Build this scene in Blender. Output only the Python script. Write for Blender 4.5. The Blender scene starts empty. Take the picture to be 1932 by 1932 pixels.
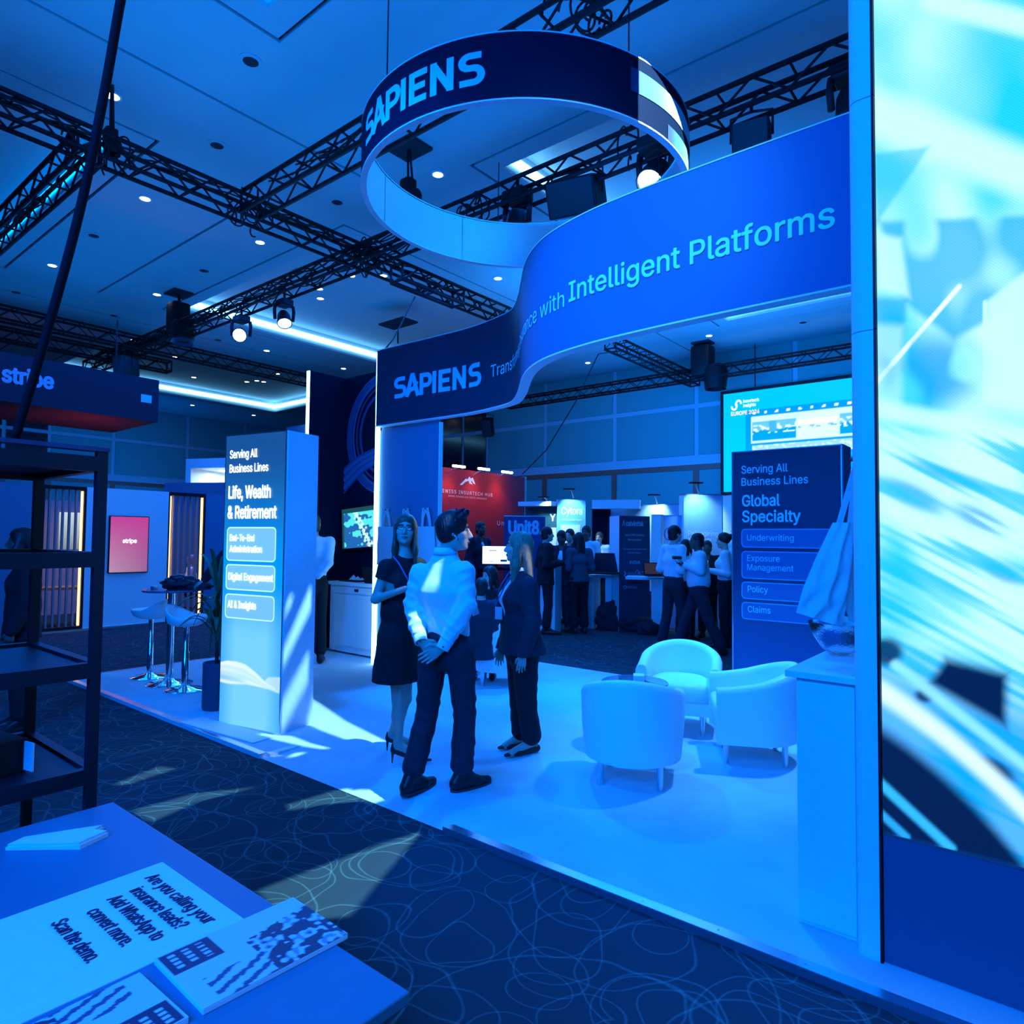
import bpy, bmesh, math, random
import numpy as np
from mathutils import Vector, Matrix, Euler, geometry
rnd = random.Random(7)
PI = math.pi
SC = bpy.context.scene
COL = SC.collection

# ------------------------------------------------------------------ camera, world, view
YAW, PITCH, ROLL, EYE = .6822, .0399, .01026, 1.68
cam = bpy.data.cameras.new('camera'); cam_ob = bpy.data.objects.new('camera', cam); COL.objects.link(cam_ob)
cam.sensor_width = 36.0; cam.lens = 36.0 * 1262.0 / 1932.0; cam.clip_start = .05; cam.clip_end = 200
_f = Vector((-math.sin(YAW), math.cos(YAW), 0)); _r = Vector((math.cos(YAW), math.sin(YAW), 0)); _u = Vector((0, 0, 1))
_F = _f * math.cos(PITCH) + _u * math.sin(PITCH); _u2 = -_f * math.sin(PITCH) + _u * math.cos(PITCH)
_R = _r * math.cos(ROLL) + _u2 * math.sin(ROLL); _U = -_r * math.sin(ROLL) + _u2 * math.cos(ROLL)
cam_ob.matrix_world = Matrix(((_R.x, _U.x, -_F.x, 0), (_R.y, _U.y, -_F.y, 0), (_R.z, _U.z, -_F.z, EYE), (0, 0, 0, 1)))
SC.camera = cam_ob
SC.view_settings.view_transform = 'Standard'; SC.view_settings.look = 'None'
SC.view_settings.exposure = 0.2; SC.view_settings.gamma = 1.0; SC.view_settings.use_curve_mapping = False

world = bpy.data.worlds.new('hall_glow'); SC.world = world; world.use_nodes = True
world.node_tree.nodes['Background'].inputs[0].default_value = (.0, .16, 1.0, 1)
world.node_tree.nodes['Background'].inputs[1].default_value = .10

BLUE = (.0, .15, 1.0); SKY = (.0, .20, 1.0)
def spot(name, loc, target, power, color=BLUE, size=60, blend=.6, radius=.12):
    l = bpy.data.lights.new(name, 'SPOT'); l.energy = power; l.color = color; l.spot_size = math.radians(size)
    l.spot_blend = blend; l.shadow_soft_size = radius
    o = bpy.data.objects.new(name, l); COL.objects.link(o); o.location = loc
    o.rotation_euler = (Vector(target) - Vector(loc)).to_track_quat('-Z', 'Y').to_euler(); return o
def area(name, loc, target, power, sx, sy, color=BLUE):
    l = bpy.data.lights.new(name, 'AREA'); l.energy = power; l.color = color; l.shape = 'RECTANGLE'; l.size = sx; l.size_y = sy
    o = bpy.data.objects.new(name, l); COL.objects.link(o); o.location = loc
    o.rotation_euler = (Vector(target) - Vector(loc)).to_track_quat('-Z', 'Y').to_euler(); return o
# blue wash from the moving heads on the trusses, over the stand
spot('wash_spot', (-3.75, 6.4, 5.6), (-2.3, 4.0, 0), 2400, size=78)
spot('wash_spot', (-5.72, 6.95, 5.6), (-5.0, 4.6, 0), 1500, size=80)
spot('wash_spot', (-4.0, 1.2, 6.0), (-4.6, 5.2, .5), 800, size=75, radius=.3)
spot('banner_fill', (-1.3, .4, 5.8), (-2.4, 4.2, 3.65), 1150, color=(.05, .36, 1.0), size=38, blend=.9, radius=.2)  # fill added to brighten the banner, no lamp is built at this point
spot('lounge_spot', (-1.2, 6.6, 5.5), (-2.2, 5.3, .5), 800, color=(.08, .46, 1.0), size=34, blend=.9)
spot('ring_spot', (-3.5, 6.2, 5.5), (-5.1, 4.6, 4.95), 240, color=(.0, .30, 1.0), size=70, blend=.8)
# hard white beams of two added, unseen lamps, shaped by cut plates built further down
GOBO_L = (-2.0, 3.15, 6.3); GOBO_B = (.2, 3.9, 5.9)
spot('white_beam', GOBO_L, (-3.9, 3.0, 0), 3600, color=(.34, .82, 1.0), size=88, blend=.0, radius=.0015)
spot('white_beam', GOBO_B, (-3.0, 3.9, 2.5), 2600, color=(.62, .88, 1.0), size=70, blend=.0, radius=.0015)
# area fills added to brighten aisle, stands, ceiling and far walls, without any fittings
area('house_fill', (-9.5, 9.5, 5.9), (-9.5, 9.5, 0), 600, 10, 6)
area('house_fill', (-14, 4.0, 5.9), (-14, 4.0, 0), 420, 6, 6)
area('house_fill', (-.8, -3.4, 4.4), (-1.0, 3.2, .5), 1000, 4, 3)
area('ceiling_fill', (-3.5, 2.5, 5.5), (-3.5, 2.6, 7), 235, 9, 8, (.0, .24, 1.0))
area('ceiling_fill', (-6.0, 12.0, 5.4), (-6.0, 12.5, 7), 290, 6, 5, (.0, .24, 1.0))
area('ceiling_fill', (-12.5, 7.0, 4.9), (-12.5, 7.1, 7), 250, 11, 9, (.0, .24, 1.0))
area('wall_fill', (-6.5, 13.5, 4.4), (-6.5, 18.3, 4.2), 500, 8, 1.5, SKY)
area('wall_fill', (-26, 10, 3.5), (-30, 10, 4.2), 160, 6, 1.5, SKY)

# ------------------------------------------------------------------ materials
MATS = {}
def mat(name, color, rough=.6, metal=0.0, emit=None, strength=0.0, var=.06, scale=30.0, spec=.4, alpha=None, trans=0.0, ior=1.45, bump=0.0):
    if name in MATS: return MATS[name]
    m = bpy.data.materials.new(name); m.use_nodes = True; n = m.node_tree.nodes; L = m.node_tree.links
    b = n['Principled BSDF']; b.inputs['Roughness'].default_value = rough; b.inputs['Metallic'].default_value = metal
    b.inputs['Specular IOR Level'].default_value = spec; b.inputs['IOR'].default_value = ior
    if trans: b.inputs['Transmission Weight'].default_value = trans
    tc = n.new('ShaderNodeTexCoord'); no = n.new('ShaderNodeTexNoise'); no.inputs['Scale'].default_value = scale; no.inputs['Detail'].default_value = 3
    L.new(tc.outputs['Object'], no.inputs['Vector'])
    mx = n.new('ShaderNodeMix'); mx.data_type = 'RGBA'
    c = tuple(color)
    mx.inputs[6].default_value = tuple(max(0, v * (1 - var)) for v in c) + (1,)
    mx.inputs[7].default_value = tuple(min(1, v * (1 + var)) for v in c) + (1,)
    L.new(no.outputs['Fac'], mx.inputs[0]); L.new(mx.outputs[2], b.inputs['Base Color'])
    if bump:
        bp = n.new('ShaderNodeBump'); bp.inputs['Strength'].default_value = bump; bp.inputs['Distance'].default_value = .004
        L.new(no.outputs['Fac'], bp.inputs['Height']); L.new(bp.outputs['Normal'], b.inputs['Normal'])
    if emit is not None:
        b.inputs['Emission Color'].default_value = tuple(emit) + (1,); b.inputs['Emission Strength'].default_value = strength
    MATS[name] = m; return m
def vcol_mat(name, rough=.7, emission=False, strength=1.0, spec=.3):
    if name in MATS: return MATS[name]
    m = bpy.data.materials.new(name); m.use_nodes = True; n = m.node_tree.nodes; L = m.node_tree.links
    b = n['Principled BSDF']; b.inputs['Roughness'].default_value = rough; b.inputs['Specular IOR Level'].default_value = spec
    a = n.new('ShaderNodeVertexColor'); a.layer_name = 'tint'
    if emission:
        b.inputs['Base Color'].default_value = (.01, .01, .012, 1)
        L.new(a.outputs[0], b.inputs['Emission Color']); b.inputs['Emission Strength'].default_value = strength
    else: L.new(a.outputs[0], b.inputs['Base Color'])
    MATS[name] = m; return m

WHITE = mat('white_laminate', (.80, .80, .80), .45)
WHITEFAB = mat('white_leatherette', (.84, .84, .82), .38, var=.02)
NAVY = mat('navy_print', (.03, .08, .22), .6)
NAVYD = mat('dark_navy_print', (.003, .010, .030), .7, spec=.06)
BLUEPRINT = mat('blue_print', (.22, .34, .62), .55)
PANELBLUE = mat('mid_blue_panel', (.06, .20, .32), .55)
BLACK = mat('black_paint', (.008, .008, .010), .55, spec=.25)
BLACKM = mat('black_truss_paint', (.006, .006, .008), .6, spec=.2)
CHROME = mat('chrome', (.85, .85, .87), .08, 1.0, var=.01)
ALU = mat('brushed_aluminium', (.72, .73, .75), .28, 1.0, scale=80)
LETTER = mat('white_lettering', (.86, .86, .86), .5, var=.01)
LED = mat('white_led', (.9, .9, .9), .4, emit=(.20, .62, 1.0), strength=9.0)
WOOD = mat('dark_red_wood', (.42, .07, .05), .45, scale=14, var=.25)
RED = mat('red_fabric_wall', (.42, .02, .035), .8)
GLASS = mat('clear_glass', (.95, .97, 1.0), .03, trans=1.0, var=0, spec=.5)

# ------------------------------------------------------------------ mesh helpers
def rotm(rx=0, ry=0, rz=0): return Euler((rx, ry, rz)).to_matrix()
class MB:
    def __init__(s): s.v = []; s.f = []; s.c = None
    def add(s, vs, fs):
        k = len(s.v); s.v += [tuple(v) for v in vs]; s.f += [tuple(i + k for i in f) for f in fs]; return s
    def box(s, c, d, r=None, bev=0.0):
        x, y, z = d[0] / 2, d[1] / 2, d[2] / 2; c = Vector(c)
        if bev:
            bm = bmesh.new(); bmesh.ops.create_cube(bm, size=1)
            for v in bm.verts: v.co = Vector((v.co.x * d[0], v.co.y * d[1], v.co.z * d[2]))
            bmesh.ops.bevel(bm, geom=bm.edges[:], offset=bev, segments=2, profile=.5, affect='EDGES')
            bm.verts.index_update(); vs = [v.co.copy() for v in bm.verts]; fs = [[v.index for v in f.verts] for f in bm.faces]; bm.free()
        else:
            vs = [Vector((a * x, b * y, e * z)) for e in (-1, 1) for a, b in ((-1, -1), (1, -1), (1, 1), (-1, 1))]
            fs = [(3, 2, 1, 0), (4, 5, 6, 7), (0, 1, 5, 4), (1, 2, 6, 5), (2, 3, 7, 6), (3, 0, 4, 7)]
        if r is not None: vs = [r @ v for v in vs]
        return s.add([c + v for v in vs], fs)
    def bx(s, x0, x1, y0, y1, z0, z1): return s.box(((x0 + x1) / 2, (y0 + y1) / 2, (z0 + z1) / 2), (abs(x1 - x0), abs(y1 - y0), abs(z1 - z0)))
    def tube(s, pts, r, n=8, cap=True):
        pts = [Vector(p) for p in pts]; rs = r if isinstance(r, (list, tuple)) else [r] * len(pts); k = len(s.v); N = len(pts); fr = None
        for i, p in enumerate(pts):
            t = (pts[min(i + 1, N - 1)] - pts[max(i - 1, 0)]).normalized()
            if fr is None:
                a = Vector((0, 0, 1)) if abs(t.z) < .9 else Vector((1, 0, 0)); fr = t.cross(a).normalized()
            else: fr = (fr - t * fr.dot(t)).normalized()
            g = t.cross(fr)
            s.v += [tuple(p + (fr * math.cos(2 * PI * j / n) + g * math.sin(2 * PI * j / n)) * rs[i]) for j in range(n)]
        for i in range(N - 1):
            for j in range(n):
                a, b = k + i * n + j, k + i * n + (j + 1) % n; s.f.append((a, b, b + n, a + n))
        if cap: s.f.append(tuple(k + j for j in reversed(range(n)))); s.f.append(tuple(k + (N - 1) * n + j for j in range(n)))
        return s
    def lathe(s, prof, c=(0, 0, 0), n=24, a0=0.0, a1=2 * PI, axis=None):
        c = Vector(c); k = len(s.v); full = abs(a1 - a0 - 2 * PI) < 1e-6; m = n if full else n + 1
        for r, z in prof:
            for j in range(m):
                a = a0 + (a1 - a0) * j / n; v = Vector((r * math.cos(a), r * math.sin(a), z))
                s.v.append(tuple(c + (axis @ v if axis is not None else v)))
        for i in range(len(prof) - 1):
            for j in range(n):
                a, b = k + i * m + j, k + i * m + (j + 1) % m; s.f.append((a, b, b + m, a + m))
        return s
    def prism(s, poly, d, frame=None):
        """closed outline poly (u,v) pushed d along w; frame = (origin, u, v, w)"""
        o, u, v, w = [Vector(q) for q in (frame or ((0, 0, 0), (1, 0, 0), (0, 1, 0), (0, 0, 1)))]
        k = len(s.v); n = len(poly)
        s.v += [tuple(o + u * a + v * b) for a, b in poly] + [tuple(o + u * a + v * b + w * d) for a, b in poly]
        s.f += [tuple(k + i for i in reversed(range(n))), tuple(k + n + i for i in range(n))]
        s.f += [(k + i, k + (i + 1) % n, k + n + (i + 1) % n, k + n + i) for i in range(n)]
        return s
    def grid(s, P, closed_u=False, closed_v=False):
        """P[i][j] points"""
        k = len(s.v); a, b = len(P), len(P[0]); s.v += [tuple(q) for row in P for q in row]
        for i in range(a if closed_u else a - 1):
            for j in range(b if closed_v else b - 1):
                i2, j2 = (i + 1) % a, (j + 1) % b; s.f.append((k + i * b + j, k + i2 * b + j, k + i2 * b + j2, k + i * b + j2))
        return s
    def build(s, name, m, parent=None, smooth=False, label=None, world=True, mods=()):
        me = bpy.data.meshes.new(name); vs = s.v
        if parent is not None and world:
            iw = (Matrix.Translation(parent_world(parent)[0]) @ parent_world(parent)[1].to_4x4()).inverted(); vs = [iw @ Vector(v) for v in vs]
        me.from_pydata([tuple(v) for v in vs], [], s.f); me.update()
        return finish(name, me, m, parent, smooth, label)
def parent_world(o):
    M = Matrix.Identity(4); ch = []
    while o is not None: ch.append(o); o = o.parent
    for q in reversed(ch): M = M @ q.matrix_basis
    return M.to_translation(), M.to_3x3()
def finish(name, me, m, parent=None, smooth=False, label=None):
    o = bpy.data.objects.new(name, me); COL.objects.link(o)
    if m is not None: me.materials.append(m)
    if smooth is True: me.shade_smooth()
    elif smooth: 
        me.shade_smooth(); me.set_sharp_from_angle(angle=math.radians(smooth))
    if parent is not None: o.parent = parent
    if label: o['label'] = label
    return o
def thing(name, label, cat, loc=(0, 0, 0), rz=0.0, group=None):
    o = bpy.data.objects.new(name, None); COL.objects.link(o); o.empty_display_size = .1
    o.location = loc; o.rotation_euler = (0, 0, rz); tag(o, label, cat, group); return o
def tag(o, label, cat, group=None):
    o['label'] = label; o['category'] = cat
    if group: o['group'] = group
    return o
def struct(o): o['kind'] = 'structure'; return o
def dup(o, loc=None, rz=None, label=None, group=None, parent=None):
    c = o.copy(); COL.objects.link(c)
    if parent is not None: c.parent = parent
    if loc is not None: c.location = loc
    if rz is not None: c.rotation_euler = (0, 0, rz)
    if label: c['label'] = label
    if group: c['group'] = group
    for ch in list(o.children): dup(ch, parent=c)
    return c
def part_copy(o, parent, matrix):
    """another piece that shares the mesh of o, placed by a local matrix"""
    c = o.copy(); COL.objects.link(c); c.parent = parent; c.matrix_local = matrix; return c

# ------------------------------------------------------------------ lettering
_TXT = {}
try: FONT = bpy.data.fonts.load(bpy.utils.resource_path('LOCAL') + '/datafiles/fonts/Inter.woff2')   # the sans face that ships inside Blender
except Exception: FONT = None
def txt_mesh(s, bold=.0, space=1.0, res=3):
    key = (s, space, res)
    if key not in _TXT:
        cu = bpy.data.curves.new('lettering', 'FONT'); cu.body = s; cu.size = 1.0
        if FONT is not None: cu.font = FONT
        cu.space_character = space; cu.resolution_u = res; cu.dimensions = '2D'; cu.fill_mode = 'NONE'
        ob = bpy.data.objects.new('lettering', cu); COL.objects.link(ob); bpy.context.view_layer.update()
        me = bpy.data.meshes.new_from_object(ob.evaluated_get(bpy.context.evaluated_depsgraph_get()))
        P2 = np.array([v.co[:2] for v in me.vertices]).reshape(-1, 2); E2 = [tuple(e.vertices) for e in me.edges]
        if E2:   # fill the outlines by winding number, so that glyphs whose strokes overlap stay whole
            Vn, _, Fn, *_q = geometry.delaunay_2d_cdt([Vector(p) for p in P2], E2, [], 0, 1e-6); V = np.array([(p.x, p.y) for p in Vn]); c = np.array([V[list(f)].mean(0) for f in Fn]); w = np.zeros(len(c))
            for i, j in E2:
                (x0, y0), (x1, y1) = P2[i], P2[j]; up = (y0 <= c[:, 1]) & (y1 > c[:, 1]); dn = (y1 <= c[:, 1]) & (y0 > c[:, 1])
                if not (up.any() or dn.any()): continue
                xs = x0 + (c[:, 1] - y0) / (y1 - y0) * (x1 - x0); w += (up & (xs > c[:, 0])) * 1.0 - (dn & (xs > c[:, 0])) * 1.0
            F = [tuple(f) for f, k in zip(Fn, w) if abs(k) > .5]
            if s not in (' ',) : F = [f if (V[f[1], 0] - V[f[0], 0]) * (V[f[2], 1] - V[f[0], 1]) > (V[f[2], 0] - V[f[0], 0]) * (V[f[1], 1] - V[f[0], 1]) else f[::-1] for f in F]
        else: V = np.zeros((0, 2)); F = []
        bpy.data.objects.remove(ob); bpy.data.meshes.remove(me); bpy.data.curves.remove(cu)
        if len(V): V[:, 0] -= V[:, 0].min()
        _TXT[key] = (V, F)
    return _TXT[key]
_h = txt_mesh('H')[0]; CAPH = float(_h[:, 1].max() - _h[:, 1].min())
def write(s, parent, o, u, v, cap, m, width=None, bold=.0, align='l', off=.004, fn=None, sub=0.0, name='lettering', space=1.0):
    """write s as flat letters; o = baseline start, u, v = unit directions, cap = cap height; fn maps (u, v, depth) in metres to 3D"""
    V, F = txt_mesh(s, bold, space); k = cap / CAPH; U = V[:, 0] * k; W = V[:, 1] * k
    if width: U = U * width / max(U.max(), 1e-6)
    if align == 'c': U = U - U.max() / 2
    if align == 'r': U = U - U.max()
    if sub:  # split wide facets so that they follow a bend
        U, W = list(U), list(W); todo = [t for f in F for t in ([f] if len(f) == 3 else [(f[0], f[i], f[i + 1]) for i in range(1, len(f) - 1)])]; F = []; mid = {}
        while todo:
            t = todo.pop(); e = max(((t[i], t[(i + 1) % 3], t[(i + 2) % 3]) for i in range(3)), key=lambda q: abs(U[q[0]] - U[q[1]]))
            if abs(U[e[0]] - U[e[1]]) <= sub: F.append(t); continue
            k = tuple(sorted(e[:2]))
            if k not in mid: mid[k] = len(U); U.append((U[k[0]] + U[k[1]]) / 2); W.append((W[k[0]] + W[k[1]]) / 2)
            todo += [(e[0], mid[k], e[2]), (mid[k], e[1], e[2])]
        U, W = np.array(U), np.array(W)
    if bold:   # heavier weight: the same outline laid down several times, a stroke width apart
        n0 = len(U); DP = [0.0] * n0; r_ = bold * k if not sub else bold * cap / CAPH; F0 = list(F); U0, W0 = U.copy(), W.copy()
        for i in range(8):
            U = np.r_[U, U0 + r_ * math.cos(i * PI / 4)]; W = np.r_[W, W0 + r_ * math.sin(i * PI / 4)]; F = F + [tuple(q + n0 * (i + 1) for q in f) for f in F0]; DP += [-.00022 * (i + 1)] * n0
    if not bold: DP = [0.0] * len(U)
    b = MB()
    if fn is None:
        o, u, v = Vector(o), Vector(u), Vector(v); w = u.cross(v).normalized()
        b.add([o + u * float(a) + v * float(c) + w * (off + dq + (.002 if bold else 0)) for a, c, dq in zip(U, W, DP)], F)
    else: b.add([fn(float(a), float(c), dq + (.002 if bold else 0)) for a, c, dq in zip(U, W, DP)], F)
    return b.build(name, m, parent)
def stroke(b, pts, t, fn):
    """constant width stroke along (u,v) points as thin flat quads, mapped by fn"""
    pts = [Vector(p) for p in pts]; n = len(pts); k = len(b.v); out = []
    for i in range(n):
        d0 = (pts[i] - pts[i - 1]).normalized() if i else (pts[1] - pts[0]).normalized()
        d1 = (pts[i + 1] - pts[i]).normalized() if i < n - 1 else d0
        d = (d0 + d1).normalized(); nn = Vector((-d.y, d.x)); c = max(.4, nn.dot(Vector((-d0.y, d0.x))))
        out.append((pts[i] + nn * t / 2 / c, pts[i] - nn * t / 2 / c))
    b.v += [tuple(fn(q.x, q.y)) for pr in out for q in pr]
    b.f += [(k + 2 * i, k + 2 * i + 1, k + 2 * i + 3, k + 2 * i + 2) for i in range(n - 1)]
def arc(cx, cy, rx, ry, a0, a1, n=8): return [(cx + rx * math.cos(math.radians(a0 + (a1 - a0) * i / n)), cy + ry * math.sin(math.radians(a0 + (a1 - a0) * i / n))) for i in range(n + 1)]
def sapiens(parent, m, H, W, fn, seg=.05):
    """the logo word in heavy rounded strokes, H tall and W wide, mapped by fn(u, v)"""
    t = .20; s = H; names = []
    def sub(pts):
        out = []
        for a, c in zip(pts, pts[1:]):
            k = max(1, int(math.hypot(c[0] - a[0], c[1] - a[1]) / .16))
            out += [(a[0] + (c[0] - a[0]) * i / k, a[1] + (c[1] - a[1]) * i / k) for i in range(k)]
        return out + [pts[-1]]
    S = [(.62, .90), (.30, .90)] + arc(.30, .715, .20, .185, 90, 270)[1:] + [(.42, .53)] + arc(.42, .315, .20, .215, 90, -90)[1:] + [(.04, .10)]
    G = [(0, [S]), (.70, [[(.02, .0), (.30, .98), (.36, .98), (.64, .0)], [(.04, .06), (.20, .30), (.42, .36), (.58, .66)]]),
         (1.42, [[(.10, 0), (.10, .90), (.38, .90)] + arc(.38, .665, .19, .235, 90, -90)[1:] + [(.2, .43)]]),
         (2.10, [[(.10, 0), (.10, 1.0)]]), (2.42, [[(.62, .90), (.10, .90), (.10, .10), (.60, .10)], [(.1, .50), (.56, .50)]]),
         (3.14, [[(.10, 0), (.10, 1.0)], [(.10, .92), (.60, .08)], [(.60, 0), (.60, 1.0)]]), (3.96, [S])]
    tot = 4.62
    for x0, strokes in G:
        b = MB()
        for i, st in enumerate(strokes): stroke(b, [Vector((p[0] + x0, p[1])) for p in sub(st)], t, lambda a, c, i=i: fn(a / tot * W, c * H, .0015 * i))
        b.build('logo_letter', m, parent)

# camera geometry used to turn measured picture points into world points
def ray(x, y): return _R * ((x - 966) / 1262.0) - _U * ((y - 966) / 1262.0) + _F
EYEP = Vector((0, 0, EYE))
def atz(x, y, z=0.0): d = ray(x, y); return EYEP + d * ((z - EYE) / d.z)
def aty(x, y, Y): d = ray(x, y); return EYEP + d * (Y / d.y)
def atx(x, y, X): d = ray(x, y); return EYEP + d * (X / d.x)
def atd(x, y, dd): return EYEP + ray(x, y) * dd
# ------------------------------------------------------------------ floor, ceiling, walls
FZ = -.035
def carpet_mat():
    m = bpy.data.materials.new('ring_pattern_carpet'); m.use_nodes = True; n = m.node_tree.nodes; L = m.node_tree.links
    b = n['Principled BSDF']; b.inputs['Roughness'].default_value = .95; b.inputs['Specular IOR Level'].default_value = .05
    tc = n.new('ShaderNodeTexCoord'); dn = n.new('ShaderNodeTexNoise'); dn.inputs['Scale'].default_value = 1.3
    L.new(tc.outputs['Object'], dn.inputs['Vector'])
    wa = n.new('ShaderNodeVectorMath'); wa.operation = 'MULTIPLY_ADD'; wa.inputs[1].default_value = (.45,) * 3
    L.new(dn.outputs['Color'], wa.inputs[0]); L.new(tc.outputs['Object'], wa.inputs[2])
    acc = None
    for i, (sc, r, w) in enumerate([(1.15, .32, .008), (1.45, .34, .010), (1.8, .30, .012), (.95, .36, .007), (2.3, .30, .014), (.8, .32, .006), (1.3, .24, .009), (.6, .34, .005), (.7, .26, .005)]):
        mp = n.new('ShaderNodeMapping'); mp.inputs['Location'].default_value = (i * 3.17, i * 1.71, 0); mp.inputs['Rotation'].default_value = (0, 0, i * .7)
        L.new(wa.outputs[0], mp.inputs[0])
        v = n.new('ShaderNodeTexVoronoi'); v.voronoi_dimensions = '2D'; v.inputs['Scale'].default_value = sc; v.inputs['Randomness'].default_value = .55
        L.new(mp.outputs[0], v.inputs['Vector'])
        s = n.new('ShaderNodeMath'); s.operation = 'SUBTRACT'; s.inputs[1].default_value = r; L.new(v.outputs['Distance'], s.inputs[0])
        a = n.new('ShaderNodeMath'); a.operation = 'ABSOLUTE'; L.new(s.outputs[0], a.inputs[0])
        g = n.new('ShaderNodeMapRange'); g.inputs[1].default_value = 0; g.inputs[2].default_value = w; g.inputs[3].default_value = 1; g.inputs[4].default_value = 0
        L.new(a.outputs[0], g.inputs[0])
        if acc is None: acc = g.outputs[0]
        else:
            q = n.new('ShaderNodeMath'); q.operation = 'ADD'; L.new(acc, q.inputs[0]); L.new(g.outputs[0], q.inputs[1]); acc = q.outputs[0]
    fn = n.new('ShaderNodeTexNoise'); fn.inputs['Scale'].default_value = 240; L.new(tc.outputs['Object'], fn.inputs['Vector'])
    md = n.new('ShaderNodeMath'); md.operation = 'MULTIPLY'; L.new(acc, md.inputs[0]); L.new(fn.outputs['Fac'], md.inputs[1]); 
    m2 = n.new('ShaderNodeMath'); m2.operation = 'MULTIPLY'; m2.inputs[1].default_value = 1.25; m2.use_clamp = True; L.new(md.outputs[0], m2.inputs[0])
    mx = n.new('ShaderNodeMix'); mx.data_type = 'RGBA'; mx.inputs[6].default_value = (.035, .050, .058, 1); mx.inputs[7].default_value = (.10, .17, .16, 1)
    L.new(m2.outputs[0], mx.inputs[0]); L.new(mx.outputs[2], b.inputs['Base Color']); return m
struct(MB().bx(-30.5, 5, -5, 18.6, FZ - .1, FZ).build('floor', carpet_mat()))
CEILM = mat('ceiling_plaster', (.44, .46, .47), .8, scale=3, var=.05); GROOVE = mat('ceiling_shadow_gap', (.02, .02, .025), .8)
CZ = 7.0
cx = [(-26.2, -19.2), (-16.3, -9.31), (-6.41, .6)]; cy = [(-5.3, 3.83), (6.84, 16.0)]
ceil = struct(MB().bx(-30.5, 5, -6, 18.6, 7.42, 7.5).build('ceiling', CEILM))
g = .024; YC = 5.5
def cpanel(x0, x1, y0, y1, gx0=0, gx1=0, gy0=0, gy1=0): MB().bx(x0 + gx0, x1 - gx1, y0 + gy0, y1 - gy1, CZ, CZ + .05).build('ceiling_panel', CEILM, ceil)
cpanel(-30.2, -26.2, -5.3, 18.4)
for x0, xm, x1 in ((-19.2, -17.75, -16.3), (-9.31, -7.87, -6.41), (.6, 2.05, 4.6)): cpanel(x0, xm, -5.3, 18.4, 0, g); cpanel(xm, x1, -5.3, 18.4, g)
for x0, x1 in cx: cpanel(x0, x1, 3.83, YC, 0, 0, 0, g); cpanel(x0, x1, YC, 6.84, 0, 0, g); cpanel(x0, x1, 16.0, 18.4)
LEDC = mat('cove_led', (.9, .9, .9), .4, emit=(.14, .55, 1.0), strength=9)
LEDB = mat('cove_led_dim', (.9, .9, .9), .4, emit=(.0, .26, 1.0), strength=4)
COFF = mat('coffer_plaster', (.6, .62, .63), .8, scale=3)
k = 0
for i, (x0, x1) in enumerate(cx):
    for j, (y0, y1) in enumerate(cy):
        k += 1; e = .34
        cf = thing('ceiling_coffer', '', 'coffer', (0, 0, 0)); del cf['category']; del cf['label']; struct(cf); cf.name = 'trim_%d' % k
        b = MB(); G = 2 * g; b.bx(x0 + G, x1 - G, y0 + G, y0 + e, CZ, CZ + .05); b.bx(x0 + G, x1 - G, y1 - e, y1 - G, CZ, CZ + .05)
        b.bx(x0 + G, x0 + e, y0 + e, y1 - e, CZ, CZ + .05); b.bx(x1 - e, x1 - G, y0 + e, y1 - e, CZ, CZ + .05); b.build('coffer_border', CEILM, cf)
        b = MB(); q = e - .02
        b.bx(x0 + q - .05, x0 + q, y0 + q, y1 - q, CZ + .05, 7.42); b.bx(x1 - q, x1 - q + .05, y0 + q, y1 - q, CZ + .05, 7.42)
        b.bx(x0 + q, x1 - q, y0 + q - .05, y0 + q, CZ + .05, 7.42); b.bx(x0 + q, x1 - q, y1 - q, y1 - q + .05, CZ + .05, 7.42); b.build('coffer_wall', COFF, cf)
        lm = LEDC if j == 1 else LEDB
        q = e + .0
        for nm, bb in (('left', (x0 + q - .015, x0 + q + .015, y0 + q, y1 - q)), ('back', (x0 + q, x1 - q, y1 - q - .015, y1 - q + .015))):
            MB().bx(*bb, CZ + .15, CZ + .29).build('led_strip', lm, cf)
# dark backing above the shadow gaps
b = MB(); w = .05
for x in (-26.2, -19.2, -17.75, -16.3, -9.31, -7.87, -6.41, .6, 2.05): b.bx(x - w, x + w, -5.3, 18.4, CZ + .04, CZ + .06)
for y in (3.83, YC, 6.84, 16.0): b.bx(-30, 4.6, y - w, y + w, CZ + .04, CZ + .06)
b.build('shadow_gap', GROOVE, ceil)
WALLP = mat('wall_fabric_panel', (.11, .28, .27), .9, scale=60, var=.12); BATTEN = mat('wall_batten', (.36, .40, .46), .7); WIND = mat('dark_window_pane', (.015, .018, .03), .12)
def panelled(name, axis, c0, pos, sgn, u0, u1, dark):
    def bx(u0, u1, d0, d1, z0, z1): return MB().bx(u0, u1, c0 - sgn * d1, c0 - sgn * d0, z0, z1) if axis == 'y' else MB().bx(c0 - sgn * d1, c0 - sgn * d0, u0, u1, z0, z1)
    w = struct(bx(u0, u1, -.3, 0, FZ, 7.45).build(name, BATTEN))
    P = sorted(pos)
    for a, c in zip(P, P[1:]):
        for z0, z1, up in ((.08, 1.9, 0), (1.98, 3.72, 0), (4.16, 5.52, 1), (5.66, 6.98, 1)):
            dk = up and any(d0 <= (a + c) / 2 <= d1 for d0, d1 in dark)
            bx(a + .07, c - .07, .0, .035, z0, z1).build('window_pane' if dk else 'wall_panel', WIND if dk else WALLP, w)
    bx(P[0], P[-1], 0, .06, 3.72, 3.88).build('wood_rail', WOOD, w)
    for a in P: bx(a - .09, a + .09, 0, .055, FZ, 3.72).build('wood_stile', WOOD, w)
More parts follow.
